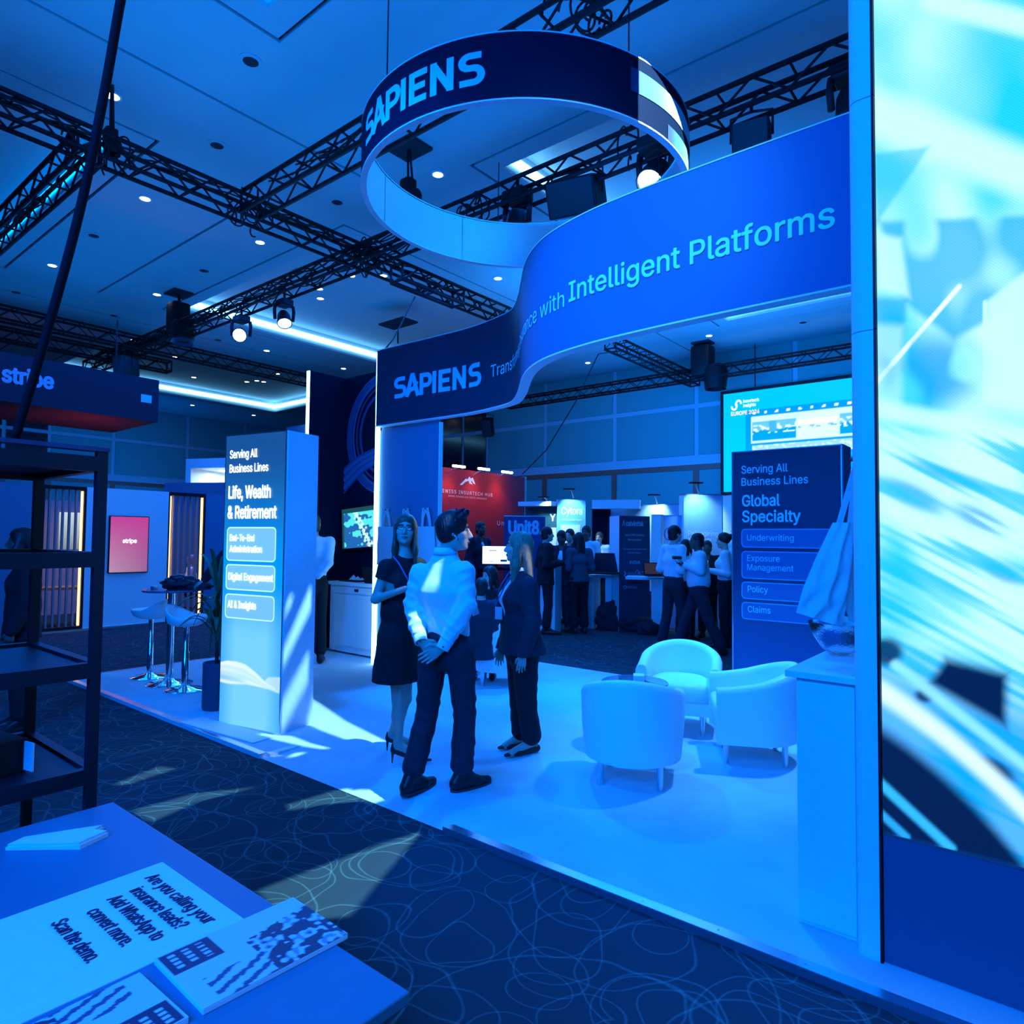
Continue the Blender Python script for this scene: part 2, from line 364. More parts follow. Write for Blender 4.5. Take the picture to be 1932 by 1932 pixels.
panelled('wall_back', 'y', 18.34, [-29.95, -27.1, -24.4, -21.7, -18.95, -17.3, -16.08, -13.45, -10.74, -8.03, -5.28, -2.55, .2, 2.9], 1, -30.3, 4.6, [(-22, -16)])
panelled('wall_left', 'x', -30.0, [-5, -2.5, .2, 2.9, 5.9, 7.2, 8.65, 10.9, 13.9, 16.6, 18.3], -1, -5, 18.4, [(2, 8.6)])
# ------------------------------------------------------------------ ceiling fittings
DLM = mat('downlight_glow', (.9, .9, .9), .4, emit=(1.0, .80, .62), strength=9.0)
def rosette(r, z): return [(r, z), (r, z - .012), (r * .8, z - .016)]
dl0 = None
DL = [(-8.78, 3.05), (-6.92, 6.72), (-8.75, 10.24), (-15.32, 4.35), (-11.08, 4.36), (-15.32, 6.34), (-11.08, 6.33), (-19.43, 7.48), (-11.89, 8.97), (-11.33, 9.4), (-13.12, 9.0), (-13.64, 9.39),
      (-17.45, 10.26), (-17.35, 12.85), (-24.16, 11.36), (-22.78, 13.03), (-21.21, 12.91), (-21.67, 13.3), (-23.25, 12.9), (-22.74, 13.28), (-27.28, 15.5), (-13.59, 11.84), (-10.83, 16.88), (-6.88, 16.5), (-21.86, 9.67), (-23.61, 8.61), (-22.87, 9.0), (-27.25, 12.79)]
for x, y in DL:
    inside = any(a + .3 < x < c - .3 and p + .3 < y < q - .3 for a, c in cx for p, q in cy); z = 7.42 if inside else 7.0
    if dl0 is None:
        dl0 = thing('downlight', 'small round lit downlight in the dark blue ceiling', 'downlight', (x, y, z), 0, 'lit ceiling downlights')
        MB().lathe([(.10, 0), (.10, -.012), (.075, -.016)], n=20).build('bezel', WHITE, dl0, world=False)
        MB().lathe([(.076, -.014), (.04, -.02), (0, -.021)], n=20).build('lens', DLM, dl0, world=False)
    else: dup(dl0, (x, y, z))
ds0 = None
for x, y in [(-8.78, 4.35), (-8.77, 6.31), (-13.2, 4.36), (-13.18, 6.34), (-17.66, 6.33), (-6.91, 3.78), (-17.69, 4.36), (-11.35, 8.59), (-11.31, 10.43), (-17.57, 8.89), (-11.28, 11.83), (-4.66, 16.86), (-3.6, 5.2)]:
    inside = any(a + .3 < x < c - .3 and p + .3 < y < q - .3 for a, c in cx for p, q in cy); z = 7.42 if inside else 7.0
    if ds0 is None:
        ds0 = thing('unlit_downlight', 'unlit round downlight, a dark disc in the blue ceiling', 'downlight', (x, y, z), 0, 'unlit ceiling downlights')
        MB().lathe([(.13, 0), (.13, -.008), (.085, -.012)], n=20).build('bezel', CEILM, ds0, world=False)
        MB().lathe([(.086, -.010), (.05, -.012), (0, -.012)], n=20).build('dark_lens', GROOVE, ds0, world=False)
    else: dup(ds0, (x, y, z))
sp = thing('ceiling_speaker', 'large round ceiling speaker grille near the left cove light', 'speaker', (-12.6, 8.35, 7.42))
MB().lathe([(.36, 0), (.36, -.03), (.30, -.045), (.28, -.02), (.2, -.03), (0, -.03)], n=28).build('grille', CEILM, sp, world=False)
# ------------------------------------------------------------------ lighting trusses
def truss(label, axis, fixed, a, c, z0=6.0, w=.27, near=True, bay=.30):
    """square box truss along axis ('x' or 'y') from a to c, centred on fixed"""
    L = c - a
    t = thing('lighting_truss', label, 'truss', (a, fixed, z0) if axis == 'x' else (fixed, a, z0), 0 if axis == 'x' else PI / 2)
    h = w / 2; ch = MB().tube([(0, 0, 0), (L, 0, 0)], .028, 8).build('chord', BLACKM, t, True, world=False)
    ch.location = (0, -h, 0)
    for yy, zz in ((h, 0), (-h, w), (h, w)): part_copy(ch, t, Matrix.Translation((0, yy, zz)))
    n = int(L / bay); bay = L / n
    if near:
        d = MB().tube([(0, 0, 0), (bay, 0, w)], .0135, 6, False).build('brace', BLACKM, t, True, world=False); proto = d; used = False
        cr = MB().tube([(0, -h, 0), (0, h, 0)], .014, 6, False).build('cross_bar', BLACKM, t, True, world=False); crused = False
        for i in range(n):
            up = i % 2 == 0
            for side in (-1, 1):
                M = Matrix.Translation((i * bay, side * h, 0 if up else w)) @ (Matrix.Identity(4) if up else Matrix.Scale(-1, 4, (0, 0, 1)))
                if not used: d.matrix_local = M; used = True
                else: part_copy(proto, t, M)
            if i % 2 == 0:
                for zz in (0, w):
                    M = Matrix.Translation((i * bay, 0, zz))
                    if not crused: cr.matrix_local = M; crused = True
                    else: part_copy(cr, t, M)
    else:
        b = MB()
        for i in range(n):
            z_a, z_b = (0, w) if i % 2 == 0 else (w, 0)
            for s in (-h, h): b.tube([(i * bay, s, z_a), ((i + 1) * bay, s, z_b)], .0105, 4, False)
            for zz in (0, w): b.tube([(i * bay, -h, zz), ((i + .0) * bay, h, zz)], .012, 4, False)
        o = b.build('bracing', BLACKM, t, world=False); o['kind'] = 'stuff'
    for e in (0, L):
        b = MB()
        for p, q in (((-h, 0), (h, 0)), ((-h, w), (h, w)), ((-h, 0), (-h, w)), ((h, 0), (h, w))): b.tube([(e, p[0], p[1]), (e, q[0], q[1])], .02, 6)
        b.build('end_frame', BLACKM, t, world=False)
    return t
def cables(t, L, z, n, seed, sag=.08, y0=-.1, y1=.12):
    r = random.Random(seed)
    for i in range(n):
        a = r.uniform(0, L * .5); c = min(L, a + r.uniform(1.5, 4.5)); pts = []; y = r.uniform(y0, y1)
        for k in range(25):
            s = k / 24; pts.append((a + (c - a) * s, y + .02 * math.sin(9 * s + i), z + .03 - sag * abs(math.sin(s * PI * max(2, round((c - a) / .9)))) * r.uniform(.6, 1)))
        MB().tube(pts, .011, 5).build('power_cable', BLACK, t, world=False)
tA = truss('long black box truss crossing the upper left from the left edge to behind the ring', 'y', -8.5, .2, 10.4); cables(tA, 10, .27, 14, 1)
tB1 = truss('black box truss at far upper left in front of the lit ceiling coffer', 'x', 2.75, -14.5, -8.65); cables(tB1, 5.8, .12, 8, 2)
tB2 = truss('black box truss the ring banner hangs from, running behind its top', 'x', 4.62, -8.35, 1.2); cables(tB2, 4, .27, 6, 3)
tB3 = truss('long black box truss seen through the ring banner, carrying the lamps', 'x', 6.6, -20.0, 1.0, near=True, bay=.36); cables(tB3, 20, .27, 26, 4); cables(tB3, 20, .1, 10, 14)
truss('short black truss with a cut end just below the ring, left side', 'y', -8.0, 6.9, 8.3, 5.72)
truss('thin far truss passing above the hanging dark box at left', 'y', -16.5, 2.5, 16.2, near=False)
truss('lower far truss ending just above the hanging dark box at left', 'y', -18.2, 3.0, 7.9, near=False)
truss('far black truss under the curved banner, slanting to the hoist at right', 'y', -7.75, 13.0, 17.6, near=False)
truss('far black truss running level along the panelled back wall', 'x', 16.95, -14.0, 2.0, near=False)
# ------------------------------------------------------------------ lamps, hoists and speakers on the trusses
LENS = mat('lit_blue_lens', (.9, .9, .9), .3, emit=(.42, .72, 1.0), strength=9)
def moving_head(p, aim, lit, label, s=1.0, hang=.25):
    t = thing('moving_head_lamp', label, 'stage lamp', p)
    MB().box((0, 0, .16 * s + .05 * s), (.30 * s, .24 * s, .13 * s), bev=.02).build('base', BLACK, t, world=False)
    MB().tube([(0, 0, .27 * s), (0, 0, .27 * s + hang)], .022, 8).build('hook_clamp', BLACK, t, world=False)
    d = Vector(aim).normalized(); q = Vector((0, 0, 1)).rotation_difference(d).to_matrix(); 
    sx = d.cross(Vector((0, 0, 1))); sx = Vector((1, 0, 0)) if sx.length < .1 else sx.normalized()
    b = MB()
    for sg in (-1, 1): b.tube([sx * sg * .17 * s + Vector((0, 0, .17 * s)), sx * sg * .185 * s + Vector((0, 0, .05 * s)), sx * sg * .17 * s + Vector((0, 0, -.13 * s))], .034 * s, 8)
    b.tube([sx * .17 * s + Vector((0, 0, .17 * s)), sx * -.17 * s + Vector((0, 0, .17 * s))], .034 * s, 8); b.build('yoke', BLACK, t, True, world=False)
    c = Vector((0, 0, -.10 * s))
    MB().lathe([(0, -.17 * s), (.09 * s, -.16 * s), (.125 * s, -.08 * s), (.14 * s, .1 * s), (.145 * s, .15 * s), (.13 * s, .155 * s), (.125 * s, .13 * s)], c, 20, axis=q).build('head', BLACK, t, 40, world=False)
    b = MB(); b.lathe([(.127 * s, .13 * s), (.06 * s, .142 * s), (0, .145 * s)], c, 20, axis=q); b.build('lens', LENS if lit else WIND, t, True, world=False)
    if lit:
        b = MB()
        for rr, nn in ((.045, 6), (.095, 12)):
            for i in range(nn):
                a = 2 * PI * i / nn; b.lathe([(.016 * s, 0), (.01 * s, .012 * s), (0, .015 * s)], c + q @ Vector((rr * s * math.cos(a), rr * s * math.sin(a), .14 * s)), 8, axis=q)
        b.build('lens_cell', mat('lens_cell', (.9, .9, .9), .2, emit=(.7, .9, 1), strength=14), t, world=False)
    return t
moving_head(aty(455, 622, 6.6), (.62, -.55, -.35), True, 'lit moving head lamp facing the viewer, lens cells visible, hung under the truss at left', .95, .2)
moving_head(aty(536, 592, 6.6), (.5, -.2, -.8), True, 'glowing moving head lamp tipped down, right of the other lit lamp', .9, .3)
moving_head(aty(1236, 312, 6.45), (-.05, -.62, -.75), True, 'glowing blue lamp just above the curved banner edge, inside the ring', 1.1, .25)
moving_head(aty(976, 405, 6.6), (0, -.2, -1), False, 'dark unlit moving head lamp seen through the ring, at its lower rim', 1.1, .2)
moving_head(aty(1606, 178, 6.6), (.1, -.2, -1), False, 'dark lamp half hidden by the white column, top right', 1.0, .15)
def hoist(p, label, drop=.5, hatch=True, s=1.0):
    t = thing('chain_hoist', label, 'hoist', p)
    MB().box((0, 0, 0), (.34 * s, .30 * s, .52 * s), bev=.05 * s).build('motor_body', BLACK, t, 40, world=False)
    MB().lathe([(.17 * s, -.5 * s), (.2 * s, -.2 * s), (.16 * s, -.1 * s)], (.22 * s, 0, 0), 14).build('chain_bag', BLACK, t, True, world=False)
    MB().tube([(0, 0, .24 * s), (-.02, 0, drop)], .016, 6).tube([(.08, 0, .24 * s), (.02, 0, drop)], .016, 6).build('chain', BLACK, t, world=False)
    if hatch: MB().box((0, 0, drop + .02), (.50, .42, .04)).build('ceiling_hatch', GROOVE, t, world=False)
    return t
p = aty(336, 600, 6.6); hoist(p, 'black chain hoist hanging from a ceiling hatch above the left trusses', 6.96 - p.z, s=1.25)
p = aty(1326, 682, 17.0); hoist(p, 'black chain hoist above the far truss crossing, under a ceiling hatch', 6.96 - p.z, s=1.6)
p = aty(770, 358, 6.0); hoist(p, 'small dark hoist and hatch seen through the left of the ring', 6.96 - p.z, s=.55)
p = atz(208, 262, 6.35); hoist(p, 'black hoist at the upper left truss crossing, behind the thin pole', 6.99 - p.z, False, s=.45)
def box_light(p, rz, tilt, d, label, name='loudspeaker', cat='speaker', top=6.02):
    t = thing(name, label, cat, p, rz); r = rotm(tilt, 0, 0)
    MB().box((0, 0, 0), d, r, bev=.02).build('cabinet', BLACK, t, world=False)
    MB().box(r @ Vector((0, -d[1] / 2 - .004, 0)), (d[0] * .9, .012, d[2] * .9), r).build('grille', mat('speaker_grille', (.03, .03, .035), .7, scale=200), t, world=False)
    b = MB()
    for sg in (-1, 1): b.tube([(sg * (d[0] / 2 + .02), 0, 0), (sg * (d[0] / 2 + .02), 0, d[2] / 2 + .1), (0, 0, d[2] / 2 + .13)], .014, 6)
    b.tube([(0, 0, d[2] / 2 + .12), (0, 0, max(d[2] / 2 + .2, top - p[2]))], .018, 6); b.build('bracket', BLACK, t, world=False); return t
box_light(aty(1088, 372, 6.75), .25, .45, (.62, .5, .42), 'large dark projector box on the truss, seen through the ring', 'stage_projector', 'projector')
box_light(aty(1418, 262, 6.6), .2, .2, (.36, .22, .30), 'black floodlight box hanging from the truss above the wide end of the curved banner', 'floodlight', 'stage lamp')
box_light(aty(920, 806, 17.2), .4, .5, (.36, .3, .62), 'black loudspeaker hanging below the dark end of the curved banner')
box_light(atx(238, 690, -17.2), .3, .1, (.4, .4, .5), 'dark lamp box under the far truss above the hanging dark box', 'floodlight', 'stage lamp')
t = thing('ceiling_hatch', 'flat dark ceiling hatch with a thin rod above the lit wall corner', 'hatch', (-12.55, 10.9, 6.98))
MB().box((0, 0, 0), (.9, .5, .04)).build('hatch_plate', GROOVE, t, world=False); MB().tube([(0, 0, 0), (0, 0, -.5)], .02, 6).build('rod', BLACK, t, world=False)
def loops(t, x0, n, seed):
    r = random.Random(seed)
    for i in range(n):
        c = Vector((x0 + r.uniform(-.3, .3), r.uniform(-.2, .2), r.uniform(.0, .3))); R_ = r.uniform(.06, .16); ax = r.uniform(0, 6.28)
        MB().tube([c + Vector((R_ * math.cos(a) * math.cos(ax), R_ * math.cos(a) * math.sin(ax), R_ * 1.3 * math.sin(a) - .04)) for a in [2 * PI * k / 18 for k in range(r.randint(11, 19))]], .011, 5).build('cable_loop', BLACK, t, world=False)
loops(tA, 2.6, 10, 1); loops(tA, 4.4, 9, 2); loops(tA, 6.4, 12, 3); loops(tB3, 14.0, 6, 4); loops(tB3, 16.5, 6, 5); loops(tB2, 5.2, 6, 6)
def wire(pts, r, label, name='hanging_cable'):
    tag(MB().tube(pts, r, 6).build(name, BLACK, None, True), label, 'cable')
wire([aty(783, 560, 8.0), aty(742, 640, 7.0), atd(719, 668, 9.2)], .012, 'thin black cable from the short truss down to the lit wall corner')
wire([(-7.7, 13.25, 6.0), aty(1129, 668, 13.2), aty(1085, 760, 13.2), aty(1030, 850, 13.2), aty(985, 895, 13.2)], .012, 'thin black cable slanting down in front of the panelled back wall')

# added lamp box out of view: its plate holes are shaped to throw bright patches
def gobo(L, aim, shapes, dist=.34, size=.36, label='added unseen lamp box with a beam-shaping plate, by the ring truss'):
    L = Vector(L); w = (Vector(aim) - L).normalized(); u = w.cross(Vector((0, 0, 1))).normalized(); v = u.cross(w)
    def fl(p): d = Vector(p) - L; k = dist / d.dot(w); return (d.dot(u) * k, d.dot(v) * k)
    from mathutils import geometry
    vs = [Vector(q) for q in ((-size, -size), (size, -size), (size, size), (-size, size))]; es = [(0, 1), (1, 2), (2, 3), (3, 0)]; polys = []
    for S in shapes:
        p = [fl(q) for q in S]; polys.append(p); k = len(vs); vs += [Vector(q) for q in p]; es += [(k + i, k + (i + 1) % len(p)) for i in range(len(p))]
    V, _, F, *_r = geometry.delaunay_2d_cdt(vs, es, [], 0, 1e-6)
    def inside(x, y, p):
        c = False; n = len(p)
        for i in range(n):
            (a, b), (e, f) = p[i], p[i - 1]
            if (b > y) != (f > y) and x < (e - a) * (y - b) / (f - b) + a: c = not c
        return c
    keep = [f for f in F if not any(inside(sum(V[i].x for i in f) / len(f), sum(V[i].y for i in f) / len(f), p) for p in polys)]
    t = thing('added_beam_lamp', label, 'stage lamp', L)
    P = lambda q: L + w * dist + u * q[0] + v * q[1]
    MB().add([P(q) for q in V], keep).build('beam_mask', BLACK, t)
    b = MB(); R3 = Matrix((u, v, w)).transposed(); s_ = size
    for a, c in (((s_, 0), (.01, 2 * s_)), ((-s_, 0), (.01, 2 * s_)), ((0, s_), (2 * s_, .01)), ((0, -s_), (2 * s_, .01))): b.box(L + w * (dist / 2 - .06) + u * a[0] + v * a[1], (c[0], c[1], dist + .12), R3)
    b.box(L - w * .12, (2 * s_, 2 * s_, .01), R3); b.build('housing', BLACK, t); MB().tube([L - w * .12, (L.x, 4.62, 6.3)], .03, 8).build('clamp_arm', BLACK, t)
def zp(z, *pts): return [atz(x, y, z) for x, y in pts]
_o = Vector((-5.904 + .765 * math.cos(.199), 3.10 + .765 * math.sin(.199), 0)); _n3 = Vector((math.cos(.199), math.sin(.199), 0))
def sp_(*pts):   # on the right side of the bright totem
    o = []
    for x, y in pts: d = ray(x, y); o.append(EYEP + d * ((_o - EYEP).dot(_n3) / d.dot(_n3)))
    return o
gobo(GOBO_L, (-3.9, 3.0, 0), [sp_((532.6, 1173), (542.4, 1134), (553.3, 1123.5), (548, 1143)), sp_((530.4, 1267), (530.4, 1236.5), (585.9, 1108), (585, 1154)), sp_((526, 1381), (528, 1334), (582, 1232), (579.5, 1291), (531, 1383)),
    zp(0, (580, 1314), (604, 1328), (652, 1361), (726, 1398), (738, 1406), (733, 1416), (711, 1417), (672, 1402), (609, 1379), (585, 1368), (578, 1369)), zp(0, (484, 1387), (513, 1386), (550, 1389), (587, 1403), (623, 1412), (609, 1413), (552, 1403), (504, 1392)), zp(0, (543, 1425), (556, 1418), (578, 1417), (565, 1422)),
    zp(0, (655, 1488), (678, 1483), (713, 1486), (754, 1479), (753, 1495), (704, 1507)), zp(FZ, (540, 1519), (628, 1493), (655, 1490), (702, 1508), (605, 1518), (548, 1529)), zp(FZ, (793, 1570), (720, 1592), (640, 1622), (487, 1680), (520, 1725), (560, 1740), (660, 1728)), zp(FZ, (252, 1529), (364, 1498), (484, 1485), (373, 1512), (286, 1551)), zp(FZ, (215, 1480), (300, 1446), (332, 1450), (240, 1480)),
])
gobo(GOBO_B, (-3.0, 3.9, 2.5), [[atd(x, y, 4.45) for x, y in ((872, 980), (897, 985), (899, 1040), (884, 1044))], [atd(x, y, 4.44) for x, y in ((836, 1040), (868, 1036), (900, 1062), (896, 1078), (866, 1064))], [atd(x, y, 4.72) for x, y in ((718, 1120), (762, 1106), (762, 1114), (722, 1127))], [atd(x, y, 5.1) for x, y in ((990, 1022), (1010, 1026), (1026, 1086), (1004, 1074))],
    [Vector((-2.36, 4.35, 5.30)), Vector((-2.32, 5.2, 5.30)), Vector((-2.32, 5.2, 4.75)), Vector((-2.36, 4.35, 4.75))]], .34, .30, 'added unseen lamp box with a beam-shaping plate, above the video wall')
# ------------------------------------------------------------------ the stand: platform
def booth_carpet():
    m = mat('pale_carpet', (.62, .64, .66), .95, var=.16, scale=2.2, spec=.05)
    n = m.node_tree.nodes; L = m.node_tree.links; b = n['Principled BSDF']
    f = n.new('ShaderNodeTexNoise'); f.inputs['Scale'].default_value = 260; tc = [q for q in n if q.type == 'TEX_COORD'][0]; L.new(tc.outputs['Object'], f.inputs['Vector'])
    bp = n.new('ShaderNodeBump'); bp.inputs['Strength'].default_value = .5; bp.inputs['Distance'].default_value = .004; L.new(f.outputs['Fac'], bp.inputs['Height']); L.new(bp.outputs['Normal'], b.inputs['Normal']); return m
plat = thing('platform', 'pale carpeted low platform of the stand with aluminium front edge', 'platform', (-3, 3, FZ - .002))
BC = booth_carpet()
MB().bx(-9.05, -4.80, 2.90, 7.4, FZ, 0).bx(-4.80, -2.78, 3.25, 7.4, FZ, 0).bx(-2.78, 3.2, 2.90, 7.4, FZ, 0).build('carpet', BC, plat)
b = MB(); b.add([(-4.80, 3.25, 0), (-2.78, 3.25, 0), (-2.78, 2.85, FZ + .004), (-4.80, 2.85, FZ + .004)], [(0, 3, 2, 1)]); b.build('entry_ramp', BC, plat)
MB().bx(-9.05, -4.79, 2.84, 2.90, FZ, .0).bx(-4.80, -4.74, 2.90, 3.2, FZ, .0).build('white_edge', WHITE, plat)
MB().bx(-2.78, 3.2, 2.84, 2.90, -.006, .0).build('edge_flange', ALU, plat); MB().bx(-9.05, -4.79, 2.845, 2.90, -.004, .001).build('edge_flange', ALU, plat)
MB().bx(-2.80, 3.2, 2.835, 2.841, FZ, .0).build('edge_face', mat('dark_edge_face', (.18, .2, .24), .4, .6), plat)
b = MB()
for i in range(16): b.lathe([(.006, 0), (.005, .001), (0, .0015)], (-2.6 + i * .36, 2.87, .0), 8)
b.build('screw', CHROME, plat)['kind'] = 'stuff'
MB().bx(-9.07, -9.03, 2.84, 7.4, FZ, .0).build('side_edge', ALU, plat)

# ------------------------------------------------------------------ back wall with lit corners
ZT = 4.16
bw = thing('stand_back_wall', 'tall dark blue back wall of the stand with white light lines at its corners', 'wall unit', (-7.5, 6, 0))
MB().bx(-7.0, -5.87, 5.80, 5.83, 0, 3.11).bx(-6.98, -5.9, 5.81, 5.83, 3.11, ZT).bx(-7.0, -6.92, 5.88, 6.41, 0, ZT).build('front_panel', PANELBLUE, bw)
MB().bx(-5.872, -5.855, 5.785, 5.84, 0, 3.11).build('edge_profile', WHITE, bw)
MB().bx(-8.66, -8.60, 5.78, 6.44, 0, ZT).build('side_panel', NAVYD, bw)
MB().bx(-8.66, -6.98, 6.42, 6.48, 0, ZT).build('recess_panel', NAVYD, bw)
for x in (-8.645, -7.03): MB().bx(x - .03, x + .03, 5.765, 5.80, 0, ZT).build('light_line', LED, bw)
MB().bx(-9.30, -8.665, 5.84, 5.90, 0, 3.38).build('wing_panel', PANELBLUE, bw)
SW1 = mat('print_swirl', (.02, .08, .22), .6); SW2 = mat('print_swirl_light', (.04, .15, .34), .6)
def onback(a, c): return Vector((a, 6.414, c))
for i, (rx, rz, t, m, a0, a1) in enumerate([(.52, .92, .10, SW1, 60, 300), (.47, .86, .035, SW2, 70, 290), (.42, .78, .03, SW1, 80, 285), (.36, .66, .05, SW1, 90, 280), (.56, .98, .02, SW2, 75, 280)]):
    b = MB(); stroke(b, arc(-7.62, 3.22, rx * 1.6, rz * .92, a0, a1, 48), t, lambda a, c, i=i: onback(a, c) - Vector((0, .001 * i, 0))); b.build('printed_ring', m, bw)
for i in range(7):
    b = MB(); pts = [(-8.58 + 1.5 * s / 24, 2.36 + .05 * i + .75 * (s / 24) + .08 * math.sin(5.2 * s / 24 + i * .16)) for s in range(25)]
    stroke(b, pts, .07 if i % 2 else .035, lambda a, c, i=i: onback(a, c) - Vector((0, .006 + .001 * i, 0))); b.build('printed_ribbon', SW2 if i % 2 else SW1, bw)
# television with a map on it
tv = thing('television', 'wall television showing a tilted teal map on the dark recess wall', 'screen', (-8.05, 6.36, 1.82)); 
def tvp(a, c, y=0): return Vector((-8.02, 6.345 + y, 1.83)) + rotm(0, -.07, 0) @ Vector((a, 0, c))
b = MB(); b.box(tvp(0, 0, .0), (.98, .05, .66), rotm(0, -.07, 0), .006); b.build('case', BLACK, tv)
nr = np.random.RandomState(3)
def painted(name, parent, P, color_fn, nu, nv, m):
    """grid of small facets P(u, v) in 0..1 coloured by color_fn(U, V) -> rgb"""
    U, V = np.meshgrid((np.arange(nu + 1)) / nu, (np.arange(nv + 1)) / nv, indexing='ij')
    o_ = MB(); o_.grid([[P(U[i, j], V[i, j]) for j in range(nv + 1)] for i in range(nu + 1)])
    ob = o_.build(name, m, parent); C_ = np.clip(color_fn(U.ravel(), V.ravel()), 0, None)
    at = ob.data.color_attributes.new('tint', 'FLOAT_COLOR', 'POINT'); at.data.foreach_set('color', np.c_[C_, np.ones(len(C_))].astype(np.float32).ravel()); return ob
def sm(a, lo, hi): t = np.clip((a - lo) / (hi - lo), 0, 1); return t * t * (3 - 2 * t)
def noise2(U, V, f, seed):
    r = np.random.RandomState(seed); o = np.zeros_like(U)
    for k in range(6): a = r.rand(4) * 6.28; o += np.sin(U * f * (1 + r.rand()) * math.cos(a[0]) * 6.28 + V * f * (1 + r.rand()) * math.sin(a[0]) * 6.28 + a[1]) / 6
    return o
def mapcol(U, V):
    n1 = noise2(U, V, 2.2, 5); n2 = noise2(U, V, 6, 8); land = sm(n1 + .35 * n2 + (V - .5) * .9 + (U - .4) * .3, .0, .12)
    c = np.c_[.01 + .05 * land, .09 + .45 * land, .30 + .25 * land] * 1.3
    ridge = sm(1 - np.abs((U - .35) - (.9 - V) * .42) * 6 + n2 * .8, .55, .8); c = c * (1 - ridge[:, None]) + ridge[:, None] * np.array([.5, .85, .9])
    red = sm(noise2(U, V, 5, 21), .42, .5) * ridge; c = c * (1 - red[:, None]) + red[:, None] * np.array([.9, .2, .35])
    bar = (V > .88) | (U < .05); c[bar] = (.01, .06, .08); return c
EMV = vcol_mat('picture_screen', .25, True, 1.1)
painted('picture', tv, lambda u, v: tvp(-.46 + .92 * u, -.30 + .60 * v, -.028), mapcol, 150, 100, EMV)
write('weather map', tv, tvp(-.40, .255, -.031), (1, 0, 0), (0, 0, 1), .022, LETTER) if False else None

# ------------------------------------------------------------------ curved banner
def catmull(P, n=8):
    P = [Vector(p) for p in P]; P = [P[0] * 2 - P[1]] + P + [P[-1] * 2 - P[-2]]; out = []
    for i in range(1, len(P) - 2):
        for k in range(n):
            t = k / n; out.append(.5 * (2 * P[i] + (P[i + 1] - P[i - 1]) * t + (2 * P[i - 1] - 5 * P[i] + 4 * P[i + 1] - P[i + 2]) * t * t + (3 * P[i] - P[i - 1] - 3 * P[i + 1] + P[i + 2]) * t ** 3))
    return out + [P[-2]]
BP = catmull([(-6.965, 5.735, 0), (-6.45, 5.755, 0), (-5.9, 5.77, 0), (-5.35, 5.77, 0), (-4.90, 5.70, 0), (-4.52, 5.58, 0), (-4.22, 5.32, 0), (-3.95, 5.03, 0), (-3.70, 4.76, 0), (-3.45, 4.54, 0), (-3.15, 4.37, 0), (-2.75, 4.26, 0), (-2.3, 4.21, 0), (-1.7, 4.19, 0), (-.72, 4.19, 0)], 10)
ARC = [0.0]
for a, c in zip(BP, BP[1:]): ARC.append(ARC[-1] + (c - a).length)
ARC = np.array(ARC); BX = np.array([p.x for p in BP]); BY = np.array([p.y for p in BP]); ZB = 3.155
def ban(s, z, off=.0):
    x, y = np.interp(s, ARC, BX), np.interp(s, ARC, BY); x2, y2 = np.interp(s + .02, ARC, BX), np.interp(s + .02, ARC, BY); x1, y1 = np.interp(s - .02, ARC, BX), np.interp(s - .02, ARC, BY)
    d = Vector((x2 - x1, y2 - y1, 0)).normalized(); n = Vector((d.y, -d.x, 0)); return Vector((x, y, z)) + n * off
def proj(p): v = Vector(p) - EYEP; w = v.dot(_F); return 966 + 1262 * v.dot(_R) / w, 966 - 1262 * v.dot(_U) / w
_tab = [(proj(ban(s, 3.55))[0], s) for s in np.linspace(0, ARC[-1], 400)]
def arc_at(px): return float(np.interp(px, [q[0] for q in _tab], [q[1] for q in _tab]))
bn = thing('curved_banner', 'long S-curved hanging banner, dark at left and bright blue at right, with white wording', 'banner', (-4.2, 5.3, ZB))
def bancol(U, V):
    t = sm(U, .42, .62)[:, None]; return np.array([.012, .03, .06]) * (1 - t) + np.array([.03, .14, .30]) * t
N = 110
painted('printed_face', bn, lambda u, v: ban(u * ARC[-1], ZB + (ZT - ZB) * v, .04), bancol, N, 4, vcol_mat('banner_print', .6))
b = MB(); b.grid([[ban(i / N * ARC[-1], ZT, -.04), ban(i / N * ARC[-1], ZB, -.04)] for i in range(N + 1)]); b.build('back_face', mat('banner_back', (.6, .62, .66), .7), bn, True)
b = MB(); b.grid([[ban(i / N * ARC[-1], ZB, -.05), ban(i / N * ARC[-1], ZB - .012, -.05), ban(i / N * ARC[-1], ZB - .012, .05), ban(i / N * ARC[-1], ZB, .05)] for i in range(N + 1)])
b.grid([[ban(i / N * ARC[-1], ZT, -.045), ban(i / N * ARC[-1], ZT + .01, -.045), ban(i / N * ARC[-1], ZT + .01, .045), ban(i / N * ARC[-1], ZT, .045)] for i in range(N + 1)]); b.build('rim', WHITE, bn, 40)
LETB = mat('banner_lettering', (.20, .72, .92), .5); LETC = mat('cyan_lettering', (.30, .95, .95), .5)
s0, s1 = arc_at(748), arc_at(912); sapiens(bn, LETB, .275, s1 - s0, lambda a, c, d: ban(s0 + a, 3.475 + c - .03 * a / (s1 - s0), .046 + d))
def line(text, x0, x1, z, cap, m, bold):
    q0, q1 = arc_at(x0), arc_at(x1)
    write(text, bn, None, None, None, cap, m, q1 - q0, bold, fn=lambda a, c, d: ban(q0 + a, z + c, .047 + d), sub=.06)
line('Transforming Insurance with', 932, 1073, 3.50, .135, LETC, .0); line('Intelligent Platforms', 1082, 1578, 3.52, .15, LETC, .012)
